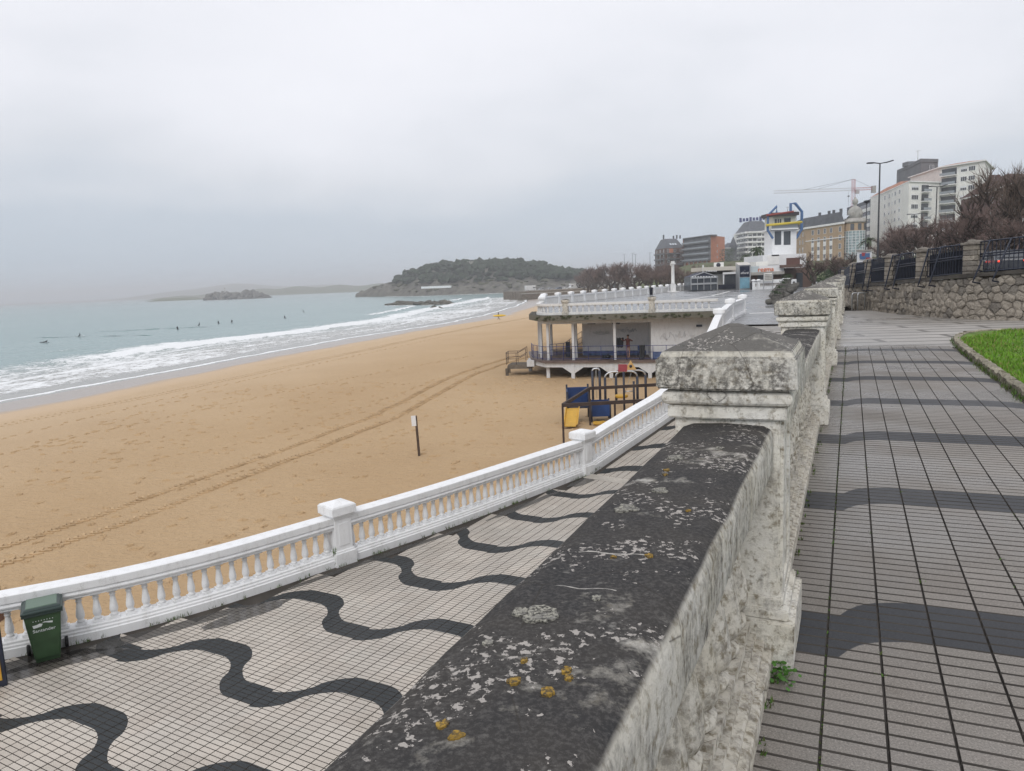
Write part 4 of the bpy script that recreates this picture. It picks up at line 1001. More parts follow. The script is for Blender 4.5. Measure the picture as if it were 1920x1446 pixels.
for (x, y) in ((2.95, 58.1), (2.5, 60.2), (2.5, 63.5), (4.85, 57.3), (7.9, 56.25), (5.2, 58.9), (3.4, 61.5)):
    PW(MB().box((x, y, (ZD + ZC) / 2 - .08), (.19, .19, ZC - ZD - .16), rz=-.32), 'column', M_PAVW)
# recessed back wall, projecting white block at the right
M_GREYW = white_paint('grey_rendered_wall', (0.66, 0.66, 0.67), .5)
back = [(5.9, 60.6), (10.55, 59.0)]
PW(MB().bar((5.9, 60.6, (ZD + ZC) / 2), (11.6, 58.65, (ZD + ZC) / 2), .2, ZC - ZD - .02), 'back_wall', M_GREYW)
PW(MB().bar((5.9, 60.48, ZD + .18), (10.7, 58.83, ZD + .18), .03, .36), 'blue_dado', mat('faded_blue_paint', (0.10, 0.14, 0.26), .6, var=.4, vscale=3))
PW(MB().prism([(10.5, 55.55), (15.2, 53.95), (17.5, 60), (12, 62), (10.9, 59.0)], ZD + .003, ZC), 'corner_block', M_PAVW)
PW(MB().bar((10.62, 55.46, ZD + .28), (15.1, 53.93, ZD + .28), .04, .55), 'blue_dado', MATS['faded_blue_paint'])
PW(MB().bar((13.6, 54.44, -2.15), (14.0, 54.30, -2.15), .05, .16), 'vent_opening', M_BLACK)
PW(MB().bar((6.3, 60.3, -1.95), (6.9, 60.1, -1.95), .12, .22).bar((8.2, 59.7, -2.0), (8.8, 59.5, -2.0), .12, .2), 'roof_drip_stain', M_BLACK)
# graffiti scrawl on the back wall and the corner block
def scrawl(x0, y0, x1, y1, zc, n, m, amp):
    mb = MB(); q = []
    for k in range(n):
        t = k / n; q.append((x0 + (x1 - x0) * t + rnd.gauss(0, .12), y0 + (y1 - y0) * t, zc + amp * rnd.uniform(-1, 1) * (.4 + .6 * math.sin(t * 3.1))))
    for k in range(0, n - 3, 3): mb.tube(crom(q[k:k + 4], 4), .016, 4)
    return PW(mb, 'graffiti', m)
scrawl(6.7, 60.20, 8.1, 59.72, -2.75, 40, M_PRINT, .28); scrawl(8.7, 59.5, 10.1, 59.03, -2.6, 34, mat('pale_blue_spray', (.42, .46, .50), .7), .24)
scrawl(11.2, 55.27, 13.6, 54.45, -2.9, 36, mat('faint_grey_spray', (.60, .60, .61), .7), .4)
# blue tubular railing round the veranda
def railing(parent, pts, h, post, rails, m, name='railing', r=.022, posts_name='post'):
    pa = Path([Vector(p) for p in pts])
    for z in rails: MB().tube([p + Vector((0, 0, z * h)) for p in pa.p], r, 6).build('rail', m, parent, world=True)
    n = max(1, round(pa.L[-1] / post))
    for k in range(n + 1):
        p = pa.at(pa.L[-1] * k / n); MB().tube([p, p + Vector((0, 0, h))], r, 6).build(posts_name, m, parent, world=True)
railing(pav, [(1.75, 61.8, ZD), (1.8, 60.0, ZD), (2.2, 58.6, ZD), (2.65, 57.6, ZD), (10.6, 54.9, ZD), (14.2, 53.7, ZD)], 1.08, .95, (1.0, .55, .12), M_NAVY)
railing(pav, [(3.2, 60.4, ZD), (4.4, 60.6, ZD + .05), (5.9, 61.2, ZD + .9)], 1.0, .55, (1.0, .55, .12), M_NAVY)
for x, y in ((4.9, 58.1), (5.6, 58.6)): PW(MB().box((x - .3, y + 1.6, ZD + .62), (.32, .18, 1.2)), 'notice_panel', M_BLACK)
# landing and stair at the left end
PW(MB().box((.85, 60.6, ZD - .62), (1.9, 1.9, .34), rz=-.2), 'stair_landing', M_SEAWALL)
PW(MB().box((1.72, 60.15, ZD - .36), (.6, 1.7, .5), rz=-.2), 'stair_step', M_PAVW)
for x, y in ((-.35, 59.95), (-.2, 61.6)): PW(MB().box((x, y, (ZD - .75 + Z_SAND) / 2 - .1), (.22, .22, ZD - .75 - Z_SAND + .2), rz=-.2), 'leg', M_SEAWALL)
zl = ZD - .45
railing(pav, [(1.2, 59.45, ZD - .1), (.55, 59.68, zl), (-.4, 59.9, zl), (-.2, 61.5, zl)], .95, .85, (1.0, .5), M_RUST)
railing(pav, [(1.35, 61.2, ZD - .1), (.75, 61.4, zl), (-.2, 61.5, zl)], .95, .9, (1.0, .5), M_RUST)

# ================================================================== PEOPLE
def person_mesh(name, J, Rr, E_, mats, fn=None):
    """skin-modifier body: J joints, Rr radii, E_ edges; root is joint 0"""
    me = bpy.data.meshes.new(name); me.from_pydata(J, E_, []); o = bpy.data.objects.new(name, me); COL.objects.link(o)
    sk = o.modifiers.new('skin', 'SKIN'); sk.use_smooth_shade = True
    if not me.skin_vertices: bpy.context.view_layer.objects.active = o
    lay = me.skin_vertices[0] if len(me.skin_vertices) else None
    for k, r in enumerate(Rr): lay.data[k].radius = (r, r); lay.data[k].use_root = (k == 0)
    ss = o.modifiers.new('sub', 'SUBSURF'); ss.levels = 1; ss.render_levels = 1
    dg = bpy.context.evaluated_depsgraph_get(); m2 = bpy.data.meshes.new_from_object(o.evaluated_get(dg)); bpy.data.objects.remove(o)
    m2.materials.clear()
    for m in mats: m2.materials.append(m)
    if fn:
        for p in m2.polygons: p.material_index = fn(p.center)
    return m2
def standing(name, mats, fn, armL, armR, stride=.09, lean=0.0):
    J = [(0, 0, .92), (0, lean * .3, 1.12), (0, lean * .7, 1.36), (0, lean, 1.47), (0, lean - .01, 1.56), (0, lean - .02, 1.66), (0, lean - .01, 1.73),
         (-.09, 0, .88), (-.10, -stride * .3, .48), (-.10, stride, .08), (-.10, stride - .13, .035), (.09, 0, .88), (.10, stride * .2, .48), (.10, -stride, .08), (.10, -stride - .13, .035),
         (-.17, lean * .8, 1.40), armL[0], armL[1], armL[2], (.17, lean * .8, 1.40), armR[0], armR[1], armR[2]]
    Rr = [.14, .125, .145, .075, .052, .088, .07, .085, .058, .042, .035, .085, .058, .042, .035, .062, .043, .033, .03, .062, .043, .033, .03]
    E_ = [(0, 1), (1, 2), (2, 3), (3, 4), (4, 5), (5, 6), (0, 7), (7, 8), (8, 9), (9, 10), (0, 11), (11, 12), (12, 13), (13, 14), (2, 15), (15, 16), (16, 17), (17, 18), (2, 19), (19, 20), (20, 21), (21, 22)]
    return person_mesh(name, J, Rr, E_, mats, fn)
def person(label, loc, rz, mats, fn, armL, armR, hair=True, **k):
    t = thing('person', label, 'person', loc, rz)
    inst(standing('body', mats, fn, armL, armR, **k), 'body', t)
    if hair: MB().blob((0, k.get('lean', 0) + .01, 1.70), (.095, .105, .085), 2, .2, 3).build('hair', M_HAIR, t)
    return t
M_MAROON = mat('maroon_top', (0.14, 0.05, 0.042), .8, var=.3, vscale=8)
def dress(c): return 1 if (c.z > .80 and c.z < 1.50 and abs(c.x) < .4) else 0
down = lambda s: ((s * .24, .03, 1.14), (s * .25, -.04, .90), (s * .25, -.07, .80))
P0 = Vector((9.05, 57.3, ZD))
person('person in maroon top with bare legs standing on the pavilion veranda, arms raised', P0, R_(-25), [M_SKIN, M_MAROON], dress, ((-.34, -.08, 1.30), (-.42, -.22, 1.42), (-.44, -.28, 1.50)), ((.38, -.02, 1.28), (.20, -.18, 1.36), (.12, -.24, 1.40)))
def hung(name, label, p, w_, h, m, rz):
    mb = MB(); n = 8
    vs = []
    for j in range(n + 1):
        for i in range(n + 1):
            x = (i / n - .5) * w_ * (1 - .25 * (j / n) * math.sin(i)); vs.append((x, .03 * math.sin(i * 1.7 + j * .4), -h * j / n + .03 * math.sin(i * 2.1)))
    vs += [(x, y + .035, z) for x, y, z in vs]; N2 = (n + 1) ** 2; fs = []
    for j in range(n):
        for i in range(n):
            a = j * (n + 1) + i; fs += [(a, a + n + 1, a + n + 2, a + 1), (N2 + a, N2 + a + 1, N2 + a + n + 2, N2 + a + n + 1)]
    mb.add(vs, fs, 0, True); o = mb.build(name, m, None, loc=p, rz=rz); return tag(o, label, 'clothing')
hung('dark_towel', 'dark towel held up against the grey pavilion wall by the person', (8.45, 57.4, ZD + 1.55), .6, .75, M_NEO, -.3)
hung('wetsuit', 'black wetsuit hung over the blue veranda railing', (9.75, 55.12, ZD + 1.12), .42, .95, M_NEO, -.32)
tag(MB().blob((0, 0, .16), (.30, .2, .18), 2, .6, 4).box((.1, 0, .34), (.04, .05, .12)).build('bag', M_NEO, None, loc=(7.35, 56.9, ZD)), 'dark bag lying on the veranda floor beside the column', 'bag')
ch = thing('folding_chair', 'blue folding chair on the veranda right of the standing person', 'chair', (9.95, 57.2, ZD), -.3)
MB().box((0, 0, .42), (.42, .42, .04)).build('seat', M_BLUEP, ch); MB().box((0, .2, .72), (.42, .04, .38)).build('backrest', M_BLUEP, ch)
for x in (-.18, .18):
    for y in (-.18, .18): MB().tube([(x, y, 0), (x, y, .42 if y < 0 else .9)], .014, 6).build('leg', M_BLACK, ch)
# beach walker with the yellow surfboard
pw = at_z(935, 600, -6.75)
zs = sand_at(pw.x, pw.y)
person('person in black wetsuit walking up the wet sand with a yellow board', (pw.x, pw.y, zs), R_(70), [M_NEO], None, down(-1), ((.30, .02, 1.12), (.36, -.10, .95), (.34, -.16, .86)), stride=.22)
def board(name, label, loc, rz, L, m, roll_=0.0, pitch_=0.0):
    mb = MB(); n = 16; prof = []
    ring = []
    for k in range(n + 1):
        t = k / n; w_ = .27 * (math.sin(math.pi * min(1, t * .93 + .05)) ** .6); ring.append((t * L - L / 2, w_, .06 * (abs(t - .5) * 2) ** 3))
    vs = []
    for x, w_, zc in ring: vs += [(x, -w_, zc + .02), (x, 0, zc + .05), (x, w_, zc + .02), (x, 0, zc - .02)]
    fs = [(i * 4 + k, i * 4 + (k + 1) % 4, i * 4 + 4 + (k + 1) % 4, i * 4 + 4 + k) for i in range(n) for k in range(4)]
    mb.add(vs, fs, 0, True); mb.add([(-L / 2 + .1, 0, 0), (-L / 2 + .3, 0, 0), (-L / 2 + .12, 0, -.16)], [(0, 1, 2)])
    o = mb.build(name, m, None, loc=loc); o.rotation_euler = (roll_, pitch_, rz); return tag(o, label, 'surfboard')
board('surfboard', 'long yellow surfboard carried under the arm of the beach walker', (pw.x + .25, pw.y - .34, zs + .92), R_(12), 3.0, mat('yellow_board', (.75, .50, .03), .3, .5), R_(75))
# surfers sitting on their boards beyond the breakers
def sitting():
    J = [(0, 0, .12), (0, .03, .34), (0, .05, .58), (0, .04, .68), (0, .02, .77), (0, .01, .88), (0, .01, .94), (-.10, -.05, .10), (-.22, -.35, .06), (-.24, -.36, -.25), (.10, -.05, .10), (.22, -.35, .06), (.24, -.36, -.25),
         (-.17, .05, .60), (-.23, -.06, .38), (-.14, -.24, .24), (-.10, -.30, .20), (.17, .05, .60), (.23, -.06, .38), (.14, -.24, .24), (.10, -.30, .20)]
    Rr = [.15, .13, .145, .07, .052, .088, .07, .09, .065, .05, .09, .065, .05, .062, .045, .035, .03, .062, .045, .035, .03]
    E_ = [(0, 1), (1, 2), (2, 3), (3, 4), (4, 5), (5, 6), (0, 7), (7, 8), (8, 9), (0, 10), (10, 11), (11, 12), (2, 13), (13, 14), (14, 15), (15, 16), (2, 17), (17, 18), (18, 19), (19, 20)]
    return person_mesh('body', J, Rr, E_, [M_NEO])
SIT = sitting()
def paddling():
    J = [(0, 0, .14), (0, -.25, .18), (0, -.50, .26), (0, -.60, .34), (0, -.66, .42), (0, -.70, .50), (0, -.70, .56), (-.09, .1, .13), (-.1, .5, .13), (-.1, .9, .15), (.09, .1, .13), (.1, .5, .13), (.1, .9, .15), (-.18, -.5, .24), (-.34, -.62, .12), (-.36, -.85, .02), (.18, -.5, .24), (.34, -.45, .12), (.36, -.3, .0)]
    Rr = [.14, .13, .15, .075, .055, .09, .07, .09, .06, .04, .09, .06, .04, .06, .045, .035, .06, .045, .035]
    E_ = [(0, 1), (1, 2), (2, 3), (3, 4), (4, 5), (5, 6), (0, 7), (7, 8), (8, 9), (0, 10), (10, 11), (11, 12), (2, 13), (13, 14), (14, 15), (2, 16), (16, 17), (17, 18)]
    return person_mesh('body', J, Rr, E_, [M_NEO])
PAD = paddling()
M_BOARD = mat('pale_board', (.55, .57, .58), .3, .5); M_BOARDD = mat('dark_board', (.06, .08, .10), .3, .5)
SURF = [(83, 643, 'leftmost surfer, lying on a board and paddling beyond the breakers', 1), (150, 631, 'second surfer from the left, sitting upright on a board', 0), (333, 618, 'third surfer from the left, larger of the group at the middle of the bay', 0), (374, 610.5, 'fourth surfer from the left, small dark figure in the water', 0), (409.5, 607, 'fifth surfer from the left, sitting just left of another surfer', 0), (435, 605, 'sixth surfer from the left, sitting on a board below the rocky island', 0), (534, 597, 'seventh surfer from the left, near the start of the far breaker', 0), (569, 585.5, 'rightmost and farthest surfer, a tiny dark dot on the sea', 0)]
for k, (px, py, lab, pad) in enumerate(SURF):
    p = at_z(px, py, Z_SEA + .05); p.z = Z_SEA + .10; rz = rnd.uniform(0, 6.3) if not pad else R_(95)
    t = thing('person', lab, 'surfer', p, rz, 'surfers waiting beyond the breakers'); inst(PAD if pad else SIT, 'body', t)
    b = board('surfboard', lab.split(',')[0].replace('surfer', "surfer's board") + ' floating on the sea', (p.x, p.y, p.z), rz + R_(90), 2.1, M_BOARD if k % 2 else M_BOARDD); b['group'] = 'boards of the surfers'

# ================================================================== PLAYGROUND, POST, BIN
pg = thing('pergola_frame', 'dark brown steel frame of flat beams standing on the sand in front of the playground', 'frame', (2.23, 33.1, Z_SAND))
zt = hgt(1057, 760, Vector((0, 33.1, 0)))
A_ = Vector((2.23, 33.1, zt)); Bk = at_y(1105, 734, 38.0); Bk.z = zt
Rr_ = A_ + Vector((7.2, .6, 0)); Rb = Bk + Vector((7.2, .6, 0))
for a, b in ((A_, Rr_), (Bk, Rb), (A_, Bk), (Rr_, Rb)): MB().bar(a, b, .09, .16).build('beam', M_RUST, pg, world=True)
for a, b, z in ((A_, Rr_, -.24), (Bk, Rb, -.24)): MB().bar(a + Vector((0, .35, z * .3)), b + Vector((0, .35, z * .3)), .05, .09).build('beam', M_RUST, pg, world=True)
for p in (A_, Bk, Rr_, Rb, A_.lerp(Rr_, .33)): MB().box((p.x, p.y, (p.z + Z_SAND) / 2 - .1), (.09, .09, p.z - Z_SAND + .1)).build('post', M_RUST, pg, world=True)
pl = thing('play_house', 'blue plastic climbing house with yellow slide on black posts', 'play equipment', (3.55, 39.6, Z_SAND), -.05); pl.scale = (.82, .82, .62)
for x, y, h in ((-.75, -.55, 2.5), (.65, -.55, 2.5), (-.75, .75, 2.9), (.65, .75, 2.9), (.75, -1.1, 1.7), (1.95, -1.1, 1.7), (.75, .1, 1.7), (1.95, .1, 1.7)):
    MB().tube([(x, y, 0), (x, y, h)], .06, 8).build('post', M_BLACK, pl); MB().lathe([(.07, h), (.07, h + .03), (.02, h + .06)], 8, (x, y, 0)).build('post_cap', M_BLACK, pl)
for c, d in (((-.05, .75, 1.95), (1.4, .05, 1.5)), ((-.75, .1, 1.9), (.05, 1.25, 1.4)), ((.65, .1, 1.9), (.05, 1.25, 1.4)), ((1.35, -1.1, 1.05), (1.15, .05, 1.2)), ((1.95, -.5, 1.05), (.05, 1.15, 1.2)), ((.75, -.5, .95), (.05, 1.15, 1.0)), ((1.35, .1, 1.05), (1.15, .05, 1.2))):
    o = MB().box(c, d).build('panel', M_BLUEP, pl, bevel=.02)
MB().box((-.05, .1, 1.12), (1.4, 1.3, .06)).build('platform', M_BLACK, pl); MB().box((1.35, -.5, .5), (1.2, 1.2, .05)).build('platform', M_BLACK, pl)
mb = MB(); n = 14; prof_ = []
for k in range(n + 1):
    t = k / n; prof_.append((0, -.55 - 2.3 * t, 1.15 - 1.05 * sstep(0, 1, t) ** .9 + (.02 if t > .9 else 0)))
vs = []
for x, y, z in prof_: vs += [(-.30, y, z + .17), (-.26, y, z), (.26, y, z), (.30, y, z + .17), (.34, y, z + .17), (.30, y, z - .04), (-.30, y, z - .04), (-.34, y, z + .17)]
mb.add(vs, [(i * 8 + k, i * 8 + (k + 1) % 8, i * 8 + 8 + (k + 1) % 8, i * 8 + 8 + k) for i in range(n) for k in range(8)], 0, False)
o = mb.build('slide', M_YEL, pl, loc=(-.35, 0, 0), fix=True); o.scale = (1.35, 1, 1); o.rotation_euler.z = -.12
tag(MB().tube([(.32 * math.cos(a), .32 * math.sin(a), .09 + .02 * math.sin(3 * a)) for a in [k * math.pi / 8 for k in range(17)]], .05, 6).tube([(-.32, 0, .1), (.32, 0, .1)], .04, 6).build('yellow_ring', M_YEL, None, loc=(4.45, 37.9, Z_SAND)), 'yellow ring lying on the sand beside the slide', 'play ring')
def arch(label, px0, px1, ytop, Y, sign=None, yb=760):
    a, b = at_y(px0, ytop + 22, Y), at_y(px1, ytop + 22, Y); zt_ = hgt((px0 + px1) / 2, ytop, Vector((0, Y, 0)))
    t = thing('arch_post', label, 'play equipment', (a.x, Y, Z_SAND), 0, 'arched climbing frames')
    wd = b.x - a.x; zc = zt_ - Z_SAND; k_ = min(.45, wd / 2)
    for x in (0, wd): MB().tube([(x, 0, 0), (x, 0, zc - k_ * .7)], .075, 8).build('post', M_BLACK, t)
    pts = [(0, 0, zc - k_ * .75)] + [(k_ - k_ * math.cos(q), 0, zc - k_ * .7 + k_ * .7 * math.sin(q)) for q in [i * math.pi / 12 for i in range(1, 7)]]
    pts += [(wd - x, y, z) for x, y, z in pts[::-1]]
    MB().tube(pts, .05, 8).build('arch_bar', M_STEEL, t); return t, wd, zc
t, wd, zc = arch('narrow arched climbing frame with two ropes above the blue play house', 1111, 1124.5, 691, 43.5)
for x in (.25, .4): MB().tube([(x * wd / .6 * .5 + .1, 0, zc), (x * wd / .6 * .5 + .1, 0, .5)], .012, 5).build('rope', M_CONC, t)
t, wd, zc = arch('wide swing arch with hanging ropes nearest to the blue play house', 1134.5, 1195, 697, 42.5)
for x0, x1 in ((.35, wd * .38), (wd - .35, wd * .62)): MB().tube([(x0, 0, zc - .1), (x1, 0, .9)], .012, 5).build('rope', M_CONC, t)
MB().lathe([(.30, .62), (.38, .66), (.38, .78), (.30, .80), (.05, .74)], 12, (wd / 2, 0, 0)).build('swing_seat', M_YEL, t)
MB().box((wd * .55, -.08, zc + .22), (.52, .03, .42), M=Matrix.Rotation(.06, 4, 'Y')).build('red_sign', M_RED, t)
t, wd, zc = arch('wide swing arch with triangular warning sign behind the red sign', 1155, 1210.5, 695, 44.0)
c = (wd * .5, -.08, zc + .05); mb = MB(); mb.add([(c[0] - .34, c[1], c[2]), (c[0] + .34, c[1], c[2]), (c[0], c[1], c[2] + .58), (c[0] - .34, c[1] + .03, c[2]), (c[0] + .34, c[1] + .03, c[2]), (c[0], c[1] + .03, c[2] + .58)], [(0, 1, 2), (5, 4, 3), (0, 3, 4, 1), (1, 4, 5, 2), (2, 5, 3, 0)])
mb.build('warning_sign', mat('orange_sign', (.62, .40, .16), .5), t); MB().lathe([(.0, 0), (.09, 0), (.09, .01)], 10).build('sign_symbol', M_BLACK, t, loc=(c[0], c[1] - .012, c[2] + .22)).rotation_euler = (R_(90), 0, 0)
t = thing('spring_rocker', 'black low bars of the play frame half hidden by the white balustrade', 'play equipment', (6.2, 41.0, Z_SAND))
for x in (0, .55): MB().tube([(x, 0, 0), (x, 0, 2.3 - x)], .06, 8).build('post', M_BLACK, t)
MB().tube([(0, 0, 1.2), (.55, 0, 1.2)], .03, 6).build('crossbar', M_STEEL, t)
# post on the sand
p = at_z(785, 855, Z_SAND); p.z = sand_at(p.x, p.y)
t = thing('beach_post', 'lone dark wooden post with a small white plate standing on the sand', 'post', p)
MB().box((0, 0, .85), (.10, .10, 1.9), M=Matrix.Rotation(-.03, 4, 'Y')).build('pole', mat('dark_wood', (.085, .06, .045), .9, var=.3, vscale=5), t)
MB().box((-.12, -.055, 1.58), (.20, .02, .46), M=Matrix.Rotation(-.03, 4, 'Y')).build('plate', M_FRAME, t)
# brown post and yellow sign at the left frame edge
p = at_z(10, 1285, Z_LOW) ; t = thing('information_stand', 'black framed stand with yellow panel at the left edge of the picture', 'sign', (p.x, p.y, Z_LOW), R_(20))
MB().box((-.33, 0, .55), (.72, .06, 1.1)).build('frame', M_BLACK, t, bevel=.01); MB().box((-.345, -.036, .58), (.66, .012, .96)).build('panel', M_YEL, t)
p = at_z(-8, 1165, Z_SAND)
t = thing('wooden_post', 'thick brown wooden post behind the balustrade at the left edge', 'post', (p.x, p.y, sand_at(p.x, p.y)))
MB().box((0, 0, 1.35), (.26, .26, 2.9)).build('post', mat('brown_wood', (.15, .085, .06), .85, var=.3, vscale=3), t, bevel=.01)
for z in (2.2, 2.5): MB().lathe([(.02, 0), (.02, .02)], 8, (.06, -.145, z)).build('bolt', M_STEEL, t)
# green wheelie bin
pbn = at_z(76, 1243, Z_LOW); tdir = WP.dir(dbin); rzb = math.atan2(tdir.y, tdir.x) + R_(3)
bn = thing('wheelie_bin', 'green two wheeled refuse bin with dark lid standing against the white balustrade', 'bin', (pbn.x, pbn.y + .20, Z_LOW + .003), rzb); bn.scale = (.92, .92, .86)
mb = MB(); W0, D0, W1, D1, H = .36, .40, .52, .56, .90
P_ = [(-W0 / 2, -D0 / 2, .05), (W0 / 2, -D0 / 2, .05), (W0 / 2, D0 / 2 - .05, .05), (-W0 / 2, D0 / 2 - .05, .05), (-W1 / 2, -D1 / 2, H), (W1 / 2, -D1 / 2, H), (W1 / 2, D1 / 2 - .04, H), (-W1 / 2, D1 / 2 - .04, H)]
mb.add(P_, [(0, 3, 2, 1), (4, 5, 6, 7), (0, 1, 5, 4), (1, 2, 6, 5), (2, 3, 7, 6), (3, 0, 4, 7)]); mb.build('body', M_GREENBIN, bn, bevel=.03)
MB().box((0, 0, .025), (.34, .34, .06)).build('foot', M_GREENBIN, bn, bevel=.01)
MB().box((0, -.01, H + .0), (.57, .60, .05)).build('rim', M_BINLID, bn, bevel=.012)
li = MB().box((0, -.02, H + .05), (.58, .62, .05)).box((0, -.02, H + .085), (.54, .56, .05), taper=.93).build('lid', M_BINLID, bn, bevel=.018)
MB().box((0, -.02, H + .118), (.44, .46, .018), taper=.96).build('lid_panel', M_BINLIDTOP, li, bevel=.006)
MB().tube([(-.22, .30, H - .02), (-.22, .35, H), (.22, .35, H), (.22, .30, H - .02)], .018, 8).build('handle', M_BINLID, bn)
for x in (-.27, .27):
    w_ = MB().lathe([(.0, -.025), (.09, -.025), (.10, -.015), (.10, .015), (.09, .025), (.0, .025)], 18).build('wheel', M_RUB, bn, loc=(x, .20, .10)); w_.rotation_euler = (0, R_(90), 0)
def front(z): return -(D0 / 2 + (D1 - D0) / 2 * (z - .05) / (H - .05)) - .006
tl = math.atan2((D1 - D0) / 2, H - .05)
lettering('Santander', .078, M_PRINT, bn, (.0, front(.60), .60), 0, 'bin_lettering', .002, -tl)
def decal(poly, name):
    mb = MB(); mb.add([(x, front(z) - .001, z) for x, z in poly], [tuple(range(len(poly)))]); return mb.build(name, M_PRINT, bn)
decal([(-.14, .655), (-.03, .67), (-.01, .715), (-.05, .73), (-.09, .715), (-.15, .71)], 'bin_emblem')
decal([(-.02, .735), (.02, .75), (.13, .735), (.125, .70), (.07, .715), (.03, .73)], 'bin_emblem')
for k in range(8): decal([(-.14 + k * .038, .775), (-.128 + k * .038, .775), (-.128 + k * .038, .79), (-.14 + k * .038, .79)], 'bin_mark')

# ================================================================== STONE WALL, PILLARS AND IRON FENCE
sw = thing('stone_wall', 'rough stone retaining wall with dark joints bending round the path', 'wall', tuple(WALL.at(WALL.L[WALL.near((12.62, 22.6))])))
M_STONE = rock_mat('tan_wall_stone', (0.60, 0.54, 0.46), (0.45, 0.40, 0.34), 2.2); M_STONE2 = rock_mat('dark_wall_stone', (0.40, 0.365, 0.32), (0.26, 0.235, 0.21), 2.2)
M_JOINT = mat('dark_wall_joint', (0.065, 0.052, 0.038), .95, var=.3, vscale=5)
dA, dB = WALL.L[WALL.near((18.2, 14.5))], WALL.L[WALL.near((17.4, 39))]
def wpt(d, z, o_=0.0):
    p = WALL.at(d); t = WALL.dir(d); l_ = Vector((-t.y, t.x, 0)); q = p + l_ * o_; return Vector((q.x, q.y, z))
path = WALL.sub(0, WALL.L[-1], .5)
mb = MB(); n = len(path)
for k in range(n - 1):
    d_a, d_b = WALL.L[-1] * k / (n - 1), WALL.L[-1] * (k + 1) / (n - 1)
    a0, a1, b0, b1 = wpt(d_a, -1.6), wpt(d_a, wall_top(d_a)), wpt(d_b, -1.6), wpt(d_b, wall_top(d_b))
    mb.add([a0, b0, b1, a1], [(0, 1, 2, 3)]); mb.add([a1, b1, wpt(d_b, wall_top(d_b), -.5), wpt(d_a, wall_top(d_a), -.5)], [(0, 1, 2, 3)])
mb.build('wall_core', M_JOINT, sw, world=True)
mb = MB()
for k in range(n - 1):
    d_a, d_b = WALL.L[-1] * k / (n - 1), WALL.L[-1] * (k + 1) / (n - 1)
    q = []
    for d_ in (d_a, d_b):
        z = wall_top(d_); q += [wpt(d_, z, .10), wpt(d_, z + .10, .10), wpt(d_, z + .10, -.3)]
    mb.add(q, [(0, 3, 4, 1), (1, 4, 5, 2)])
mb.build('coping', mat('dark_coping', (0.075, 0.068, 0.06), .9, var=.4, vscale=3), sw, world=True)
pts = []; size = .25; rows_ = 9
ncol = int((dB - dA) / size)
seeds = {}
for i in range(ncol + 2):
    for j in range(-1, rows_ + 1):
        seeds[i, j] = ((i + .5 + (.5 if j % 2 else 0) + rnd.uniform(-.34, .34)) * size, (j + .5 + rnd.uniform(-.36, .36)) * size * .82)
stones = []
for (i, j), (cx_, cy_) in seeds.items():
    if j < 0 or j >= rows_ or i < 1 or i > ncol - 1: continue
    poly = [(cx_ - .5, cy_ - .5), (cx_ + .5, cy_ - .5), (cx_ + .5, cy_ + .5), (cx_ - .5, cy_ + .5)]
    for di in range(-2, 3):
        for dj in range(-2, 3):
            q = seeds.get((i + di, j + dj))
            if not q or (di == 0 and dj == 0): continue
            mx_, my_ = (cx_ + q[0]) / 2, (cy_ + q[1]) / 2; nx_, ny_ = q[0] - cx_, q[1] - cy_
            poly = clip([(p_, -((p_[0] - mx_) * nx_ + (p_[1] - my_) * ny_)) for p_ in poly], 1)
            if len(poly) < 3: break
        if len(poly) < 3: break
    if len(poly) < 3: continue
    dmid = dA + cx_; top = wall_top(dmid) - .01
    poly = [(x, min(y - .12, top)) for x, y in poly]
    if max(p_[1] for p_ in poly) - min(p_[1] for p_ in poly) < .08: continue
    cc = (sum(p_[0] for p_ in poly) / len(poly), sum(p_[1] for p_ in poly) / len(poly))
    stones.append((WALL.at(dA + cc[0]).length, cc, poly))
stones.sort(key=lambda s_: s_[0])
mbf = MB()
for k, (_, cc, poly) in enumerate(stones):
    mb = MB() if k < 300 else mbf; n_ = len(poly); out_ = rnd.uniform(.04, .085)
    sh = lambda f, o_, jit=.012: [wpt(dA + cc[0] + (x - cc[0]) * f + rnd.uniform(-jit, jit), cc[1] + (y - cc[1]) * f + rnd.uniform(-jit, jit), o_ + rnd.uniform(-.006, .006)) for x, y in poly]
    r0, r1, r2 = sh(.975, -.01, .004), sh(.92, out_ * .75), sh(.5, out_ * 1.15); c_ = wpt(dA + cc[0], cc[1], out_ * 1.2)
    mi = 0 if rnd.random() < .84 else 1
    mb.add(r0 + r1 + r2 + [c_], [(q, (q + 1) % n_, n_ + (q + 1) % n_, n_ + q)[::-1] for q in range(n_)] + [(n_ + q, n_ + (q + 1) % n_, 2 * n_ + (q + 1) % n_, 2 * n_ + q)[::-1] for q in range(n_)] + [(2 * n_ + q, 2 * n_ + (q + 1) % n_, 3 * n_)[::-1] for q in range(n_)], mi)
    if k < 300: mb.build('stone', [M_STONE, M_STONE2], sw, world=True)
if mbf.v: mbf.build('far_stones', [M_STONE, M_STONE2], sw, world=True)['kind'] = 'stuff'
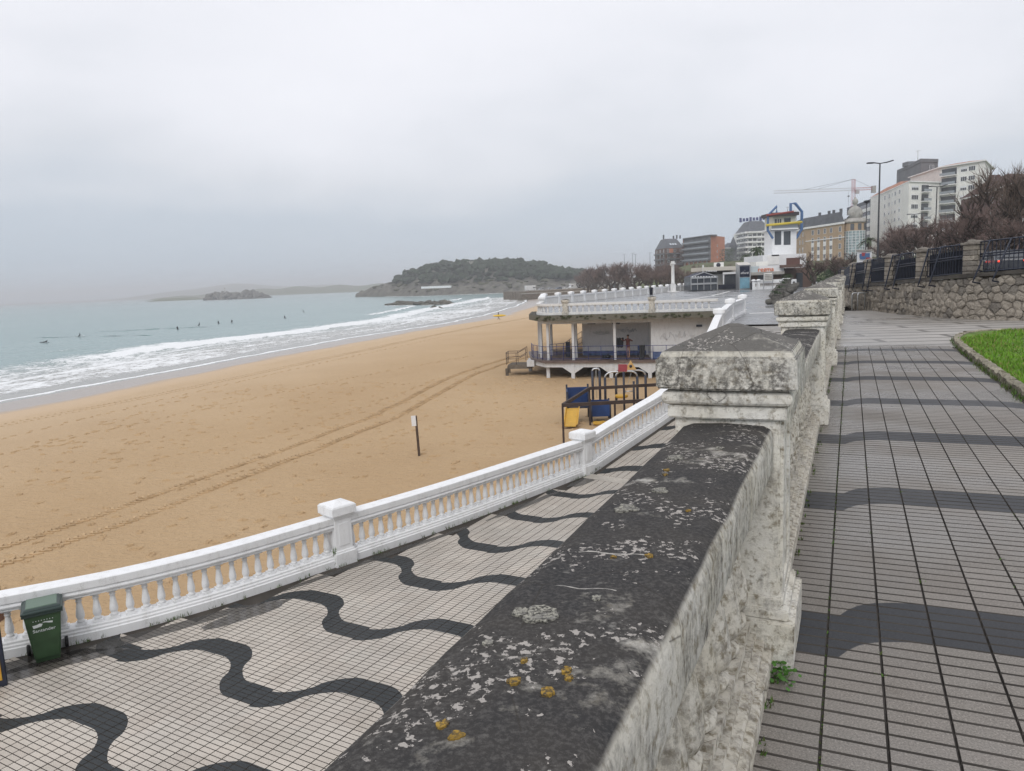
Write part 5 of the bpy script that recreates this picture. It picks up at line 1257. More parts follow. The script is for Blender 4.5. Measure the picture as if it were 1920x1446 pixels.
# fence pillars seen in the photo: x pixel of each, ordered near to far
PPX = [1952, 1812, 1720, 1661, 1621, 1594, 1572]
def wall_d_at(px):
    best = min((abs(CXP + FPX * (WALL.at(WALL.L[-1] * k / 600) - EYE).dot(RT) / max(.1, (WALL.at(WALL.L[-1] * k / 600) - EYE).dot(FW)) - px), k) for k in range(60, 600) if WALL.at(WALL.L[-1] * k / 600).y > 15)
    return WALL.L[-1] * best[1] / 600
pdist = []
for k, px in enumerate(PPX):
    d = wall_d_at(px); pdist.append(d); zt_ = wall_top(d) + .02; c = wpt(d, zt_, -.16); t = WALL.dir(d); rz = -math.atan2(t.x, t.y)
    names = ['nearest', 'second nearest', 'third nearest', 'fourth nearest', 'fifth nearest', 'sixth nearest', 'farthest']
    st = thing('stone_pillar', names[k] + ' stone pillar of the iron fence on the rough wall', 'pillar', c, rz, 'stone pillars of the fence'); st.scale = (.92, .92, .76)
    for row in range(6):
        for half in range(2):
            w_ = .21 if (row + half) % 2 else .17; x = -.195 + (w_ / 2 if half == 0 else .38 - w_ / 2 + .01)
            MB().box((x, 0, .10 + row * .19), (w_ - .015, .38 + rnd.uniform(-.02, .03), .175)).build('stone', M_STONE if rnd.random() < .7 else M_STONE2, st, bevel=.02)
    MB().box((0, 0, .57), (.34, .34, 1.15)).build('core', M_JOINT, st)
    MB().box((0, 0, 1.19), (.50, .50, .09)).blob((0, 0, 1.24), (.24, .24, .10), 2, .4, k).build('cap_stone', M_STONE2, st, bevel=.02)
FH = .82
for k, (a, b) in enumerate(zip(pdist, pdist[1:])):
    lo, hi = min(a, b) + .24, max(a, b) - .24
    if hi - lo < .5: continue
    fc = thing('iron_fence_panel', ['nearest', 'second nearest', 'third nearest', 'fourth nearest', 'fifth nearest', 'farthest'][k] + ' black iron fence panel between stone pillars on the rough wall', 'fence', wpt(lo, wall_top(lo) + .1, -.16), 0, 'iron fence panels')
    for f in (.02, .52, .60, 1.0):
        MB().tube([wpt(lo + (hi - lo) * q / 6, wall_top(lo + (hi - lo) * q / 6) + .12 + FH * f, -.16) for q in range(7)], .022, 6).build('rail', M_BLACK, fc, world=True)
    nb = int((hi - lo) / .115)
    bar_me = MB().box((0, 0, FH / 2), (.016, .016, FH)).mesh('bar', M_BLACK)
    for q in range(nb + 1):
        d = lo + (hi - lo) * q / nb; p = wpt(d, wall_top(d) + .12, -.16); inst(bar_me, 'bar', fc, p - fc.location)
    MB().add([wpt(lo, wall_top(lo) + .14, -.22), wpt(hi, wall_top(hi) + .14, -.22), wpt(hi, wall_top(hi) + FH * (.96 if k else .45), -.22), wpt(lo, wall_top(lo) + FH * (.96 if k else .45), -.22)], [(0, 1, 2, 3)]).build('backing_mesh', mat('dark_hedge_mesh', (.012, .014, .022), .9), fc, world=True) if k else None
    for f in (.34, .68):
        d = lo + (hi - lo) * f
        MB().tube([wpt(d, wall_top(d) + .12 + FH, -.14), wpt(d, wall_top(d) + .12 + FH, .12), wpt(d + .34, wall_top(d) - .05, .20), wpt(d + .37, wall_top(d) - .16, .22), wpt(d + .28, wall_top(d) - .20, .05)], .022, 6).build('brace', M_BLACK, fc, world=True)
# steel bike rack
q0, q1 = at_z(1597, 582, -.01), at_z(1621, 580, -.01)
bk = thing('bike_rack', 'stainless steel double hoop bike rack on the path before the stone wall', 'rack', (q0.x, q0.y, -.006))
for k, o_ in enumerate((Vector((0, 0, 0)), Vector((.12, -.2, 0)))):
    dd = (q1 - q0); dd.z = 0; h = .62
    MB().tube([o_, o_ + Vector((0, 0, h - .06)), o_ + dd * .04 + Vector((0, 0, h)), o_ + dd * .96 + Vector((0, 0, h)), o_ + dd + Vector((0, 0, h - .06)), o_ + dd], .025, 8).build('hoop', M_STEEL, bk)
# ================================================================== BUILDINGS
WINC = {}
def win_mesh(w_, h, lites, fm):
    key = (round(w_, 2), round(h, 2), lites, fm.name)
    if key not in WINC:
        f = MB(); b = .09
        for x in (-w_ / 2 + b / 2, w_ / 2 - b / 2): f.box((x, 0, 0), (b, .12, h))
        for z in (-h / 2 + b / 2, h / 2 - b / 2): f.box((0, 0, z), (w_ - 2 * b, .118, b))
        for k in range(1, lites): f.box((-w_ / 2 + w_ * k / lites, .01, 0), (.08, .09, h - 2 * b))
        WINC[key] = (f.mesh('window', fm), MB().box((0, .02, 0), (w_ - b, .03, h - b)).mesh('pane', M_GLASS), MB().box((0, -.03, h * .28), (w_ - b, .03, h * .40)).mesh('blind', M_FRAME))
    return WINC[key]
class Face:
    """a vertical facade plane in the local frame of a building"""
    def __init__(s, th, a, b):
        s.th, s.a = th, Vector((a[0], a[1], 0)); d = Vector((b[0] - a[0], b[1] - a[1], 0)); s.L = d.length; s.d = d.normalized(); s.rz = math.atan2(s.d.y, s.d.x); s.n = Vector((s.d.y, -s.d.x, 0))
    def at(s, x, z, out_=0.0): return s.a + s.d * x + s.n * out_ + Vector((0, 0, z))
    def win(s, x, z, w_, h, lites=2, fm=None, blind=None):
        f, g, bl = win_mesh(w_, h, lites, fm or M_FRAME)
        o = inst(f, 'window', s.th, s.at(x, z, .03), s.rz); inst(g, 'pane', o)
        if blind if blind is not None else rnd.random() < .3: inst(bl, 'blind', o)
    def box(s, name, x, z, w_, h, dep, m, out_=0.0):
        c = s.at(x, z, out_); return MB().box((0, 0, 0), (w_, dep, h)).build(name, m, s.th, loc=c, rz=s.rz)
    def balcony(s, x, z, w_, dep=1.2, m=None, slab=None, dark=True):
        if dark: s.box('balcony_recess', x, z + 1.25, w_ - .3, 2.3, .06, M_GLASS, .01)
        s.box('balcony_slab', x, z, w_, .28, dep, slab or M_BW, dep / 2)
        s.box('balcony_rail', x, z + .62, w_ - .06, .78, .05, m or M_BRAIL, dep - .05)
def xy(px, Y): p = at_y(px, 500, Y); return Vector((p.x, p.y, 0))
def building(name, label, pts, z0, z1, m, cat='building', wall='wall'):
    """pts: list of (px, Y) corner points in order left to right; the back is closed behind. Local frame at first point, not rotated"""
    P_ = [xy(*q) for q in pts]; th = thing(name, label, cat, (P_[0].x, P_[0].y, z0)); L = [(p - P_[0]) for p in P_]
    back = Vector((L[0].x + 3, max(l.y for l in L) + 16, 0)); back2 = Vector((L[-1].x + 5, max(l.y for l in L) + 16, 0))
    foot = [(l.x, l.y) for l in L] + [(back2.x, back2.y), (back.x, back.y)]
    MB().prism(foot, -4, z1 - z0).build(wall, m, th, fix=True)
    return th, [Face(th, a, b) for a, b in zip(L, L[1:])], foot, z1 - z0
def hip(th, foot, z, rise, over, m, name='roof'):
    c = Vector((sum(p[0] for p in foot) / len(foot), sum(p[1] for p in foot) / len(foot), 0)); n = len(foot); mb = MB()
    outp = [Vector((p[0], p[1], 0)) + (Vector((p[0], p[1], 0)) - c).normalized() * over for p in foot]; top = [c + (Vector((p[0], p[1], 0)) - c) * .35 for p in foot]
    vs = [(p.x, p.y, z) for p in outp] + [(p.x, p.y, z + .35) for p in outp] + [(p.x, p.y, z + rise) for p in top]
    mb.add(vs, [tuple(range(n))[::-1]] + [(k, (k + 1) % n, n + (k + 1) % n, n + k) for k in range(n)], 1); mb.add(vs, [(n + k, n + (k + 1) % n, 2 * n + (k + 1) % n, 2 * n + k) for k in range(n)] + [tuple(range(2 * n, 3 * n))], 0)
    return mb.build(name, [m, M_BW], th, fix=True)
M_BW = mat('pale_building_paint', (0.80, 0.80, 0.785), .8, var=.08, vscale=.2, var2=.06, v2scale=1.5)
M_BW2 = mat('off_white_render', (0.78, 0.775, 0.735), .85, var=.08, vscale=.15, var2=.06, v2scale=1.2)
M_BRAIL = mat('balcony_glass_rail', (0.30, 0.33, 0.36), .3, .5)
M_GREYB = mat('grey_cladding', (0.155, 0.16, 0.17), .7, var=.15, vscale=.3)
M_BRICK = mat('tan_brick', (0.44, 0.32, 0.205), .85, var=.10, vscale=.3, var2=.08, v2scale=3)
M_ORANGE = mat('terracotta_render', (0.50, 0.20, 0.115), .8, var=.08, vscale=.3)
M_REDBR = mat('dark_red_brick', (0.12, 0.065, 0.055), .85, var=.2, vscale=.4)
M_BROWNB = mat('brown_brick', (0.13, 0.085, 0.07), .85, var=.2, vscale=.4)
ZB = 2.0
# white residential block: lower wing, taller wing, grey core behind
th, F, foot, H = building('apartment_block', 'pale apartment block with low wing, red tiled roof and wide corner windows', [(1652, 292), (1700, 255), (1757, 262)], ZB, 29.2, M_BW2)
hip(th, foot, H, 2.4, .6, M_TILEROOF)
for r in range(7):
    z = 25.3 - 3.05 * r
    for f in (.10, .28, .52, .68): F[0].win(F[0].L * f, z, 2.0, 1.5, 2, blind=rnd.random() < .2)
    F[0].win(F[0].L * .40, z, .9, 1.4, 1, blind=False)
    F[1].win(3.0, z, 3.5, 1.55, 4); F[1].balcony(8.2, z - 1.35, 3.9)
th, F, foot, H = building('apartment_tower', 'tall pale apartment block with stacked balconies and red tiled roof, right of the low wing', [(1757, 263), (1838, 250), (1852, 272)], ZB, 34.3, M_BW2)
hip(th, foot, H, 2.0, 1.0, M_TILEROOF)
for r in range(9):
    z = 30.6 - 3.05 * r
    F[0].balcony(3.1, z - 1.35, 5.4); F[0].win(8.1, z, 2.1, 1.5, 3); F[0].win(F[0].L - 4.0, z, 2.2, 1.5, 3); F[1].win(F[1].L * .7, z, 1.6, 1.4, 1)
th, F, foot, H = building('grey_block', 'dark grey clad block with flat roof and aerial rising behind the pale apartments', [(1701, 300), (1721, 285), (1752, 288)], ZB, 39.5, M_GREYB)
MB().prism([(x * 1.04 - .3, y - .4) for x, y in foot], H, H + 1.2).build('roof_slab', M_GREYB, th, fix=True)
for r in range(4): F[1].win(F[1].L * .62, H - 2.5 - 5.0 * r, 2.2, 3.0, 3)
MB().tube([(5, 4, H + 1), (5, 4, H + 7)], .09, 6).tube([(4.2, 4, H + 6.7), (6.3, 4, H + 6.9)], .06, 5).build('aerial', M_CONC, th)
MB().box((2, 4, H + 1.9), (4, 4, 1.6)).build('plant_room', M_GREYB, th)
# beige block with slate mansard
th, F, foot, H = building('beige_block', 'long tan brick block with slate mansard roof and white window bays', [(1494, 318), (1510, 300), (1582, 273)], ZB, 18.0, M_BRICK)
mb = MB(); n = len(foot); c = Vector((sum(p[0] for p in foot) / n, sum(p[1] for p in foot) / n))
vs = [(p[0], p[1], H) for p in foot] + [(c.x + (p[0] - c.x) * .86, p[1] + 3.4 if k < 3 else p[1] - 3, H + 4.0) for k, p in enumerate(foot)]
mb.add(vs, [(k, (k + 1) % n, n + (k + 1) % n, n + k) for k in range(n)] + [tuple(range(n, 2 * n))]); rf = mb.build('roof', M_SLATE, th, fix=True)
F[1].box('cornice', F[1].L / 2, H - .1, F[1].L, .7, .5, M_BW, .2); F[1].box('string_course', F[1].L / 2, H - 5.2, F[1].L, .35, .2, M_BW, .08); F[0].box('cornice', F[0].L / 2, H - .1, F[0].L, .7, .5, M_BW, .2)
for k, f in enumerate((.20, .36, .52, .68, .90)):
    x = F[1].L * f
    for r in range(5):
        z = H - 2.2 - 3.05 * r
        if k < 4: F[1].box('white_bay', x, z - 1.7, 1.9, 1.7, .15, M_BW, .04) if r in (1, 2, 3) else None
        F[1].win(x, z, 1.6, 1.9, 2, blind=False)
    MB().box((0, 0, 0), (1.3, .12, 1.5), M=Matrix.Rotation(R_(-48), 4, 'X')).build('skylight', mat('bright_skylight', (.55, .60, .66), .15, .6), rf, loc=F[1].at(x + 1.5, H + 1.9, -1.45), rz=F[1].rz)
for r in range(5):
    for f in (.35, .7): F[0].win(F[0].L * f, H - 2.2 - 3.05 * r, 1.6, 1.9, 2)
for f in (.05, .30, .42, .6): MB().box((0, 0, 0), (.8, .8, 2.2)).build('chimney', M_SLATE, rf, loc=F[1].at(F[1].L * f, H + 4.6, -5))
# corner tower with glazed gallery and dome
cx = xy(1601, 275); gt = thing('domed_tower', 'round corner tower with glazed gallery and grey onion dome beside the tan block', 'tower', (cx.x, cx.y, ZB))
RZ = lambda px_y: hgt(1601, px_y, Vector((0, 272, 0))) - ZB
rr = 3.9; z1, z2, z3, z4 = RZ(482), RZ(433), RZ(418), RZ(409)
MB().lathe([(rr - .2, -4), (rr - .2, z2)], 20, smooth=False).build('glass_gallery', mat('pale_gallery_glass', (0.32, 0.42, 0.44), .15, .6, var=.45, vscale=.9), gt)
for k in range(20):
    a = 2 * math.pi * k / 20
    if math.sin(a) < .3: MB().box((rr * math.cos(a), rr * math.sin(a), z2 / 2 - 2), (.16, .16, z2 + 4), rz=a).build('mullion', M_FRAME, gt)
for k in range(11):
    z = z2 - .95 * k; MB().lathe([(rr - .02, z - .07), (rr + .08, z - .07), (rr + .08, z + .07), (rr - .02, z + .07)], 20, smooth=False).build('transom', M_FRAME, gt)
MB().lathe([(rr, z2), (rr, z3)], 20, smooth=False).build('brick_drum', M_BRICK, gt)
for a in (-2.2, -1.57, -.95): MB().box(((rr + .02) * math.cos(a), (rr + .02) * math.sin(a), (z2 + z3) / 2), (.12, 1.2, 2.3), rz=a).build('drum_window', M_GLASS, gt)
MB().lathe([(rr + .2, z3), (rr + .5, z3 + .3), (rr + .45, z3 + .8), (rr - .2, z3 + 1.2), (rr - .4, z4)], 20).build('cornice', M_CONC, gt)
M_DOME = mat('grey_zinc_dome', (0.33, 0.325, 0.30), .55, var=.2, vscale=.8)
dz, dr = z4 + .3, 2.55
MB().lathe([(dr * .93, dz - .4), (dr * .98, dz + .5), (dr * 1.0, dz + 1.3), (dr * .93, dz + 2.4), (dr * .72, dz + 3.3), (dr * .42, dz + 3.9), (.5, dz + 4.2), (.55, dz + 4.6), (.85, dz + 5.0), (1.0, dz + 5.6), (.85, dz + 6.3), (.4, dz + 6.8), (.1, dz + 7.4)], 20).build('dome', M_DOME, gt)
for a in (-2.3, -1.1): o = MB().lathe([(.0, 0), (.85, 0), (.85, .25), (.65, .3), (.0, .3)], 14).build('round_window', M_CONC, gt, loc=(dr * .97 * math.cos(a), dr * .97 * math.sin(a), dz + 1.3)); o.rotation_euler = (0, R_(90), a)
# dark banded block behind the dome
th, F, foot, H = building('banded_block', 'dark office block with white bands behind the domed tower', [(1603, 345), (1632, 318), (1656, 325)], ZB, 30.0, mat('dark_blue_cladding', (.07, .08, .10), .6, var=.2, vscale=.3))
for r in range(7):
    for f_ in F: f_.box('white_band', f_.L / 2, H - 4.0 - 3.3 * r, f_.L * .82, 1.5, .3, M_BW, .12); f_.box('window_band', f_.L / 2, H - 2.4 - 3.3 * r, f_.L * .8, 1.4, .1, M_GLASS, .04)
# terraced hotel
th, F, foot, H = building('terraced_hotel', 'cream hotel with stepped terraces, slate roof and sign frame on top', [(1381, 500), (1402, 478), (1453, 482)], 4, 27.0, M_BW2, cat='hotel')
mb = MB(); n = len(foot); c = Vector((sum(p[0] for p in foot) / n, sum(p[1] for p in foot) / n))
vs = [(p[0], p[1], H) for p in foot] + [(c.x + (p[0] - c.x) * .45, c.y + (p[1] - c.y) * .45, H + 7.2) for p in foot]
mb.add(vs, [(k, (k + 1) % n, n + (k + 1) % n, n + k) for k in range(n)] + [tuple(range(n, 2 * n))]); rf = mb.build('roof', M_SLATE, th, fix=True)
for r in range(7):
    z = H - .4 - 3.05 * r
    for f_ in F:
        f_.box('terrace_slab', f_.L / 2, z, f_.L + 1.5 - (r == 0), 1.0, 1.8, M_BW, .9)
        for k in range(6): f_.win(f_.L * (k + .5) / 6, z - 1.6, f_.L / 7.5, 1.7, 2, mat('grey_window_frame', (.35, .35, .35), .5), blind=(k + r) % 3 == 0)
for k in range(9): MB().box((0, 0, 0), (1.5, .25, 2.0 if k % 3 else 2.8)).build('sign_letter_block', M_NAVY, rf, loc=(c.x - 9 + k * 2.15, c.y - 6, H + 8.3 + .08 * k))
MB().bar((c.x - 10, c.y - 5.8, H + 7.4), (c.x + 9.5, c.y - 5.8, H + 8.2), .15).build('sign_frame', M_BLACK, rf)
# slate-roofed apartments and the orange gabled block
th, F, foot, H = building('slate_roof_house', 'dark brick apartment house with steep slate roof and chimneys, leftmost of the town', [(1229, 462), (1248, 440), (1283, 447)], 6, 17.6, M_BROWNB)
mb = MB(); n = len(foot); c = Vector((sum(p[0] for p in foot) / n, sum(p[1] for p in foot) / n))
vs = [(p[0], p[1], H) for p in foot] + [(c.x + (p[0] - c.x) * .55, c.y + (p[1] - c.y) * .5, H + 5.8) for p in foot]
mb.add(vs, [(k, (k + 1) % n, n + (k + 1) % n, n + k) for k in range(n)] + [tuple(range(n, 2 * n))]); rf = mb.build('roof', M_SLATE, th, fix=True)
for k, (dx, hh) in enumerate(((-3, 2.6), (3, 1.8), (5, 2.2), (7, 1.9))): MB().box((c.x + dx, c.y - 2, H + 6 + hh / 2), (.8, .8, hh)).build('chimney', M_SLATE, rf)
for k in range(3): MB().box((0, 0, 0), (1.3, .12, 1.2), M=Matrix.Rotation(R_(-42), 4, 'X')).build('skylight', MATS['bright_skylight'], rf, loc=F[1].at(5.5 + k * 1.9, H + 2.3, -1.7), rz=F[1].rz)
for r in range(3):
    for f_ in F:
        f_.box('balcony_slab', f_.L * .5, H - 3.2 - 3.1 * r, f_.L * .9, .8, 1.2, M_GREYB, .6)
        for k in range(3): f_.win(f_.L * (k + .5) / 3, H - 1.5 - 3.1 * r, 1.8, 1.7, 2)
F[1].box('brick_panel', F[1].L * .3, H - 1.6, 3.0, 2.4, .08, M_ORANGE, .05)
th, F, foot, H = building('orange_block', 'apartment block with terracotta end wall and dark balcony front on columns', [(1283, 440), (1333, 411), (1359, 432)], 6, 22.2, M_ORANGE)
MB().prism([(foot[0][0] - 1, foot[0][1] - 1.5), (foot[1][0] - .6, foot[1][1] - 1.5), (foot[1][0] + 4, foot[1][1] + 2), (foot[3][0] - 4, foot[3][1]), foot[4]], H, H + .5).build('roof_slab', M_GREYB, th, fix=True)
F[0].box('dark_front', F[0].L / 2, H / 2 + 1.6, F[0].L, H - 3.2, .3, M_GREYB, .16)
for r in range(4):
    z = H - 1.9 - 3.2 * r; F[0].box('balcony_slab', F[0].L / 2, z - 1.45, F[0].L, .5, 1.5, M_GREYB, .9); F[0].box('balcony_rail', F[0].L / 2, z - .7, F[0].L, .7, .06, M_BRAIL, 1.6)
    for k in range(7): F[0].win(F[0].L * (k + .5) / 7, z, 1.5, 1.6, 2, MATS['grey_window_frame'] if k % 2 else None)
for r in range(3): F[1].win(F[1].L * .45, H - 5.2 - 3.1 * r, 1.0, 1.3, 1)
for k in range(6): F[0].box('column', F[0].L * (k + .5) / 6, 1.4, .5, 3.4, .5, M_CONC, .9)
th, F, foot, H = building('church_house', 'small grey house with pointed spire between the orange block and the hotel', [(1359, 470), (1381, 475)], 8, 17, M_GREYB)
hip(th, foot, H, 3.5, .5, M_SLATE); MB().lathe([(2.2, H - 1), (2.2, H + 2), (.15, H + 7)], 8, (6.2, 3, 0), smooth=False).build('spire', M_SLATE, th)
# dark red house behind the right-hand trees
th, F, foot, H = building('red_brick_house', 'dark red brick house with chimneys behind the bare trees at the right edge', [(1846, 190), (1905, 165), (1990, 170)], 4, 18.5, M_REDBR)
hip(th, foot, H, 3.5, .8, mat('dark_red_roof', (.10, .055, .05), .85, var=.25, vscale=.5))
for r in range(4):
    for f_ in F:
        for k in range(3): f_.win(f_.L * (k + .5) / 3, H - 2 - 3.2 * r, 2.2, 1.4, 2)
for x in (2, 3.6): MB().box((x, 2, H + 3.4), (.9, .9, 2.6)).build('chimney', M_REDBR, th)
# lifeguard tower with coloured tubes -------------------------------------------------
YT = 128.0
def T(px, py, dy=0.0): return at_y(px, py, YT + dy)
b0 = T(1448, 480); b1 = T(1493, 478)
lt = thing('lifeguard_tower', 'white square watch tower wrapped in blue, yellow and red tubes', 'tower', (b0.x, YT, 0))
ztop, zbot = T(1470, 396).z, -.4
cxm = (b0.x + b1.x) / 2; wdt = b1.x - b0.x
M_TW = mat('tower_white', (.74, .75, .76), .6, var=.06, vscale=.5)
MB().box((cxm, YT + wdt / 2, (T(1470, 432).z + zbot) / 2), (wdt, wdt, T(1470, 432).z - zbot)).build('shaft', M_TW, lt, world=True)
zc0, zc1 = T(1470, 431).z, T(1470, 404).z
MB().box((cxm - .1, YT + wdt / 2 - .1, (zc0 + zc1) / 2), (wdt - .3, wdt, zc1 - zc0)).build('cabin', mat('cream_cabin', (.62, .62, .54), .6), lt, world=True)
MB().box((cxm - .25, YT + wdt / 2 - .4, zc0 + .1), (wdt + .5, wdt + .9, .22)).build('gallery_floor', M_TW, lt, world=True)
MB().box((cxm - .25, YT - .75, zc0 + .55), (wdt + .3, .05, .7)).build('gallery_rail', M_BRAIL, lt, world=True)
MB().box((b1.x - .25, YT + wdt / 2, (T(1490, 394).z + zc0) / 2), (.5, wdt, T(1490, 394).z - zc0)).build('fin_wall', M_TW, lt, world=True)
for px0, px1 in ((1452.5, 1464.5), (1469.5, 1482)):
    a, b = T(px0, 434), T(px1, 459); MB().box(((a.x + b.x) / 2, YT - .02, (a.z + b.z) / 2), (b.x - a.x, .06, a.z - b.z)).build('tall_window', M_GLASS, lt, world=True)
for px0, px1, y0, y1 in ((1452, 1456, 411, 427), (1457.5, 1460, 411, 427), (1461.5, 1464, 411, 427), (1470, 1482, 409, 417)):
    a, b = T(px0, y0), T(px1, y1); MB().box(((a.x + b.x) / 2, YT - .12, (a.z + b.z) / 2), (b.x - a.x, .06, a.z - b.z)).build('cabin_window', M_GLASS, lt, world=True)
MB().box((cxm - .25, YT + wdt / 2 - .5, T(1470, 402).z), (wdt + .6, wdt + 1.0, .55)).build('roof_edge', mat('dark_fascia', (.06, .055, .06), .6), lt, world=True)
MB().tube([T(1437, 404, -1.0), T(1488, 397, -1.0)], .17, 8).build('red_tube', mat('faded_red', (.27, .07, .06), .5), lt, world=True)
for dy, y0, y1 in ((-1.2, 422.5, 416.5), (2.5, 424, 418.5)): MB().tube([T(1437, y0, dy), T(1504, y1, dy)], .20, 8).build('yellow_tube', mat('bright_yellow', (.60, .47, .07), .5), lt, world=True)
M_TB = mat('tube_blue', (.085, .16, .31), .5)
MB().tube([T(1456, 400, -.6), T(1456.5, 387, -.6), T(1440, 404, -.6), T(1439.5, 432, -.6), T(1449, 447, -.3)], .2, 8, smooth=False).build('blue_tube', M_TB, lt, world=True)
MB().tube([T(1482.5, 403, .5), T(1482.5, 382, .5), T(1491, 381.5, .5), T(1503.5, 397, .5), T(1503, 430, .5), T(1492.5, 447, .3)], .24, 8, smooth=False).build('blue_tube', M_TB, lt, world=True)
MB().tube([T(1477, 398, 1), T(1476, 389, 1)], .06, 5).tube([T(1474, 389.5, 1), T(1479, 389, 1)], .05, 5).build('siren_mast', M_STEEL, lt, world=True)
# service block under the tower
sb2 = thing('service_block', 'low white flat roofed service block below the watch tower', 'building', (T(1432, 500).x, YT - 6, -1.07))
a, b = at_y(1431, 480, 122), at_y(1512, 478, 122)
MB().box(((a.x + b.x) / 2, 127, (at_y(1470, 477, 122).z - 1.07) / 2), (b.x - a.x, 9.9, at_y(1470, 477, 122).z + 1.07)).build('wall', M_TW, sb2, world=True)
for px0, px1, y0, y1, nm, m in ((1440, 1461, 479, 496, 'shutter', M_BW), (1475, 1500, 484, 500, 'dark_opening', M_REDBR), (1447, 1461, 478, 480, 'vent', M_BLACK)):
    c0, c1 = at_y(px0, y0, 121.9), at_y(px1, y1, 121.9); MB().box(((c0.x + c1.x) / 2, 122, (c0.z + c1.z) / 2), (c1.x - c0.x, .12, c0.z - c1.z)).build(nm, m, sb2, world=True)
# cafes at the end of the plaza ----------------------------------------------------------
def slab(th, nm, px0, px1, y0, y1, Y, dep, m, **k):
    c0, c1 = at_y(px0, y0, Y), at_y(px1, y1, Y); return MB().box(((c0.x + c1.x) / 2, Y + dep / 2, (c0.z + c1.z) / 2), (abs(c1.x - c0.x), dep, abs(c0.z - c1.z))).build(nm, m, th, world=True, **k)
M_BROWNW = mat('brown_cladding', (.12, .075, .06), .6, var=.2, vscale=2); M_PALEG = mat('pale_glass_fascia', (.50, .56, .58), .2, .5)
kx = thing('ice_cream_shop', 'low brown cafe front with white fascia and orange lettering at the end of the plaza', 'shop', (at_z(1435, 541, Z_PLAZA).x, 117, Z_PLAZA))
slab(kx, 'wall', 1407, 1471, 512, 541.5, 117.5, 6, M_BROWNW); slab(kx, 'fascia', 1407, 1470, 499.5, 511, 117, 1, M_FRAME); slab(kx, 'glass_fascia', 1407.5, 1423, 500, 511, 116.9, .05, M_PALEG); slab(kx, 'roof_edge', 1406, 1471, 511, 514, 116.6, 5, M_CONC)
slab(kx, 'door', 1421, 1431, 516, 530, 117.4, .05, M_GLASS); slab(kx, 'awning', 1466, 1505, 497, 500.5, 116, 5, M_BROWNB)
lp = at_y(1436, 505.3, 116.85); lettering('regma', 1.0, mat('orange_letters', (.62, .13, .02), .5), kx, lp - kx.location, 0, 'shop_lettering', .02)
lp = at_y(1461, 505.5, 116.85); lettering('cafeteria', .3, M_CONC, kx, lp - kx.location, 0, 'shop_lettering', .02) if False else None
slab(kx, 'annex_wall', 1471, 1522, 503, 541, 118.5, 5, M_BROWNB); slab(kx, 'annex_glass', 1493, 1505, 512, 541, 118.3, .1, M_GLASS); slab(kx, 'roof_unit', 1418, 1440, 491, 499.5, 119, 3, M_BW2)
tot = thing('sign_totem', 'tall grey sign totem with dark upper panel and blue glass lower panel', 'sign', (at_z(1397, 543, Z_PLAZA).x, 116, Z_PLAZA))
slab(tot, 'frame', 1385.5, 1407.5, 497, 543, 116.2, 1.6, M_STEEL); slab(tot, 'dark_panel', 1387.5, 1405.5, 499.5, 519, 116.1, .06, mat('dark_blue_panel', (.015, .02, .04), .3)); slab(tot, 'glass_panel', 1387.5, 1405.5, 521, 540.5, 116.1, .06, mat('blue_glass', (.17, .33, .42), .15, .6, var=.2, vscale=1))
c0, c1 = at_y(1385, 497.5, 116.1), at_y(1408, 497.5, 116.1); zz = at_y(1397, 491.5, 117).z
MB().add([(c0.x, 116, c0.z), (c1.x, 116, c0.z), (c1.x, 117.8, zz), (c0.x, 117.8, zz), (c0.x, 117.8, c0.z), (c1.x, 117.8, c0.z)], [(0, 1, 2, 3), (3, 2, 5, 4), (0, 3, 4), (1, 5, 2)]).build('cap', mat('beige_metal', (.52, .50, .46), .5), tot, world=True)
lp = at_y(1396.5, 512, 116.05); lettering('elSardi', .46, M_FRAME, tot, lp - tot.location, 0, 'totem_lettering', .01)
lp = at_y(1396.5, 507, 116.05); mb = MB(); mb.add([(-.12, 0, .05), (0, 0, -.03), (.14, 0, .05), (0, 0, .01)], [(0, 1, 2, 3)]); mb.build('totem_emblem', M_FRAME, tot, loc=lp - tot.location)
cf = thing('glass_cafe', 'glazed white cafe with beige awning roof behind the planters', 'building', (at_z(1350, 541, Z_PLAZA).x, 124, Z_PLAZA))
slab(cf, 'wall', 1330, 1386, 515, 541, 126, 6, M_BW2); slab(cf, 'window_front', 1357, 1384, 514, 533, 124, .2, M_GLASS); slab(cf, 'window_frame', 1355.5, 1358, 512, 541, 123.8, .2, M_FRAME); slab(cf, 'window_frame', 1382, 1384.5, 512, 541, 123.8, .2, M_FRAME); slab(cf, 'window_frame', 1355.5, 1384.5, 511, 513.5, 123.7, .25, M_FRAME); slab(cf, 'low_wall', 1347, 1385, 534, 541, 123.4, .2, M_BLACK)
slab(cf, 'awning_roof', 1318, 1385, 501.5, 506, 123.5, 8, mat('beige_awning', (.56, .53, .47), .7)); slab(cf, 'upper_wall', 1320, 1385, 506, 515, 127, 5, M_CONC); slab(cf, 'corner_post', 1317.5, 1319.5, 497, 512, 123.6, .2, M_FRAME)
for k in range(7): slab(cf, 'valance_stripe', 1324 + 3 * k, 1325.8 + 3 * k, 507.5, 509.5, 123.3, .05, M_FRAME)
tn = thing('glass_tent', 'grey gabled glass tent with dark panes at the end of the plaza', 'tent', (at_z(1320, 543, Z_PLAZA).x, 121, Z_PLAZA))
slab(tn, 'wall', 1296, 1345, 520, 543.5, 121.1, 5, mat('smoked_glass', (.06, .07, .085), .15, .6, var=.3, vscale=.7))
g0, g1, gt_ = at_y(1295, 520, 121), at_y(1346, 519, 121), at_y(1320, 510.5, 121)
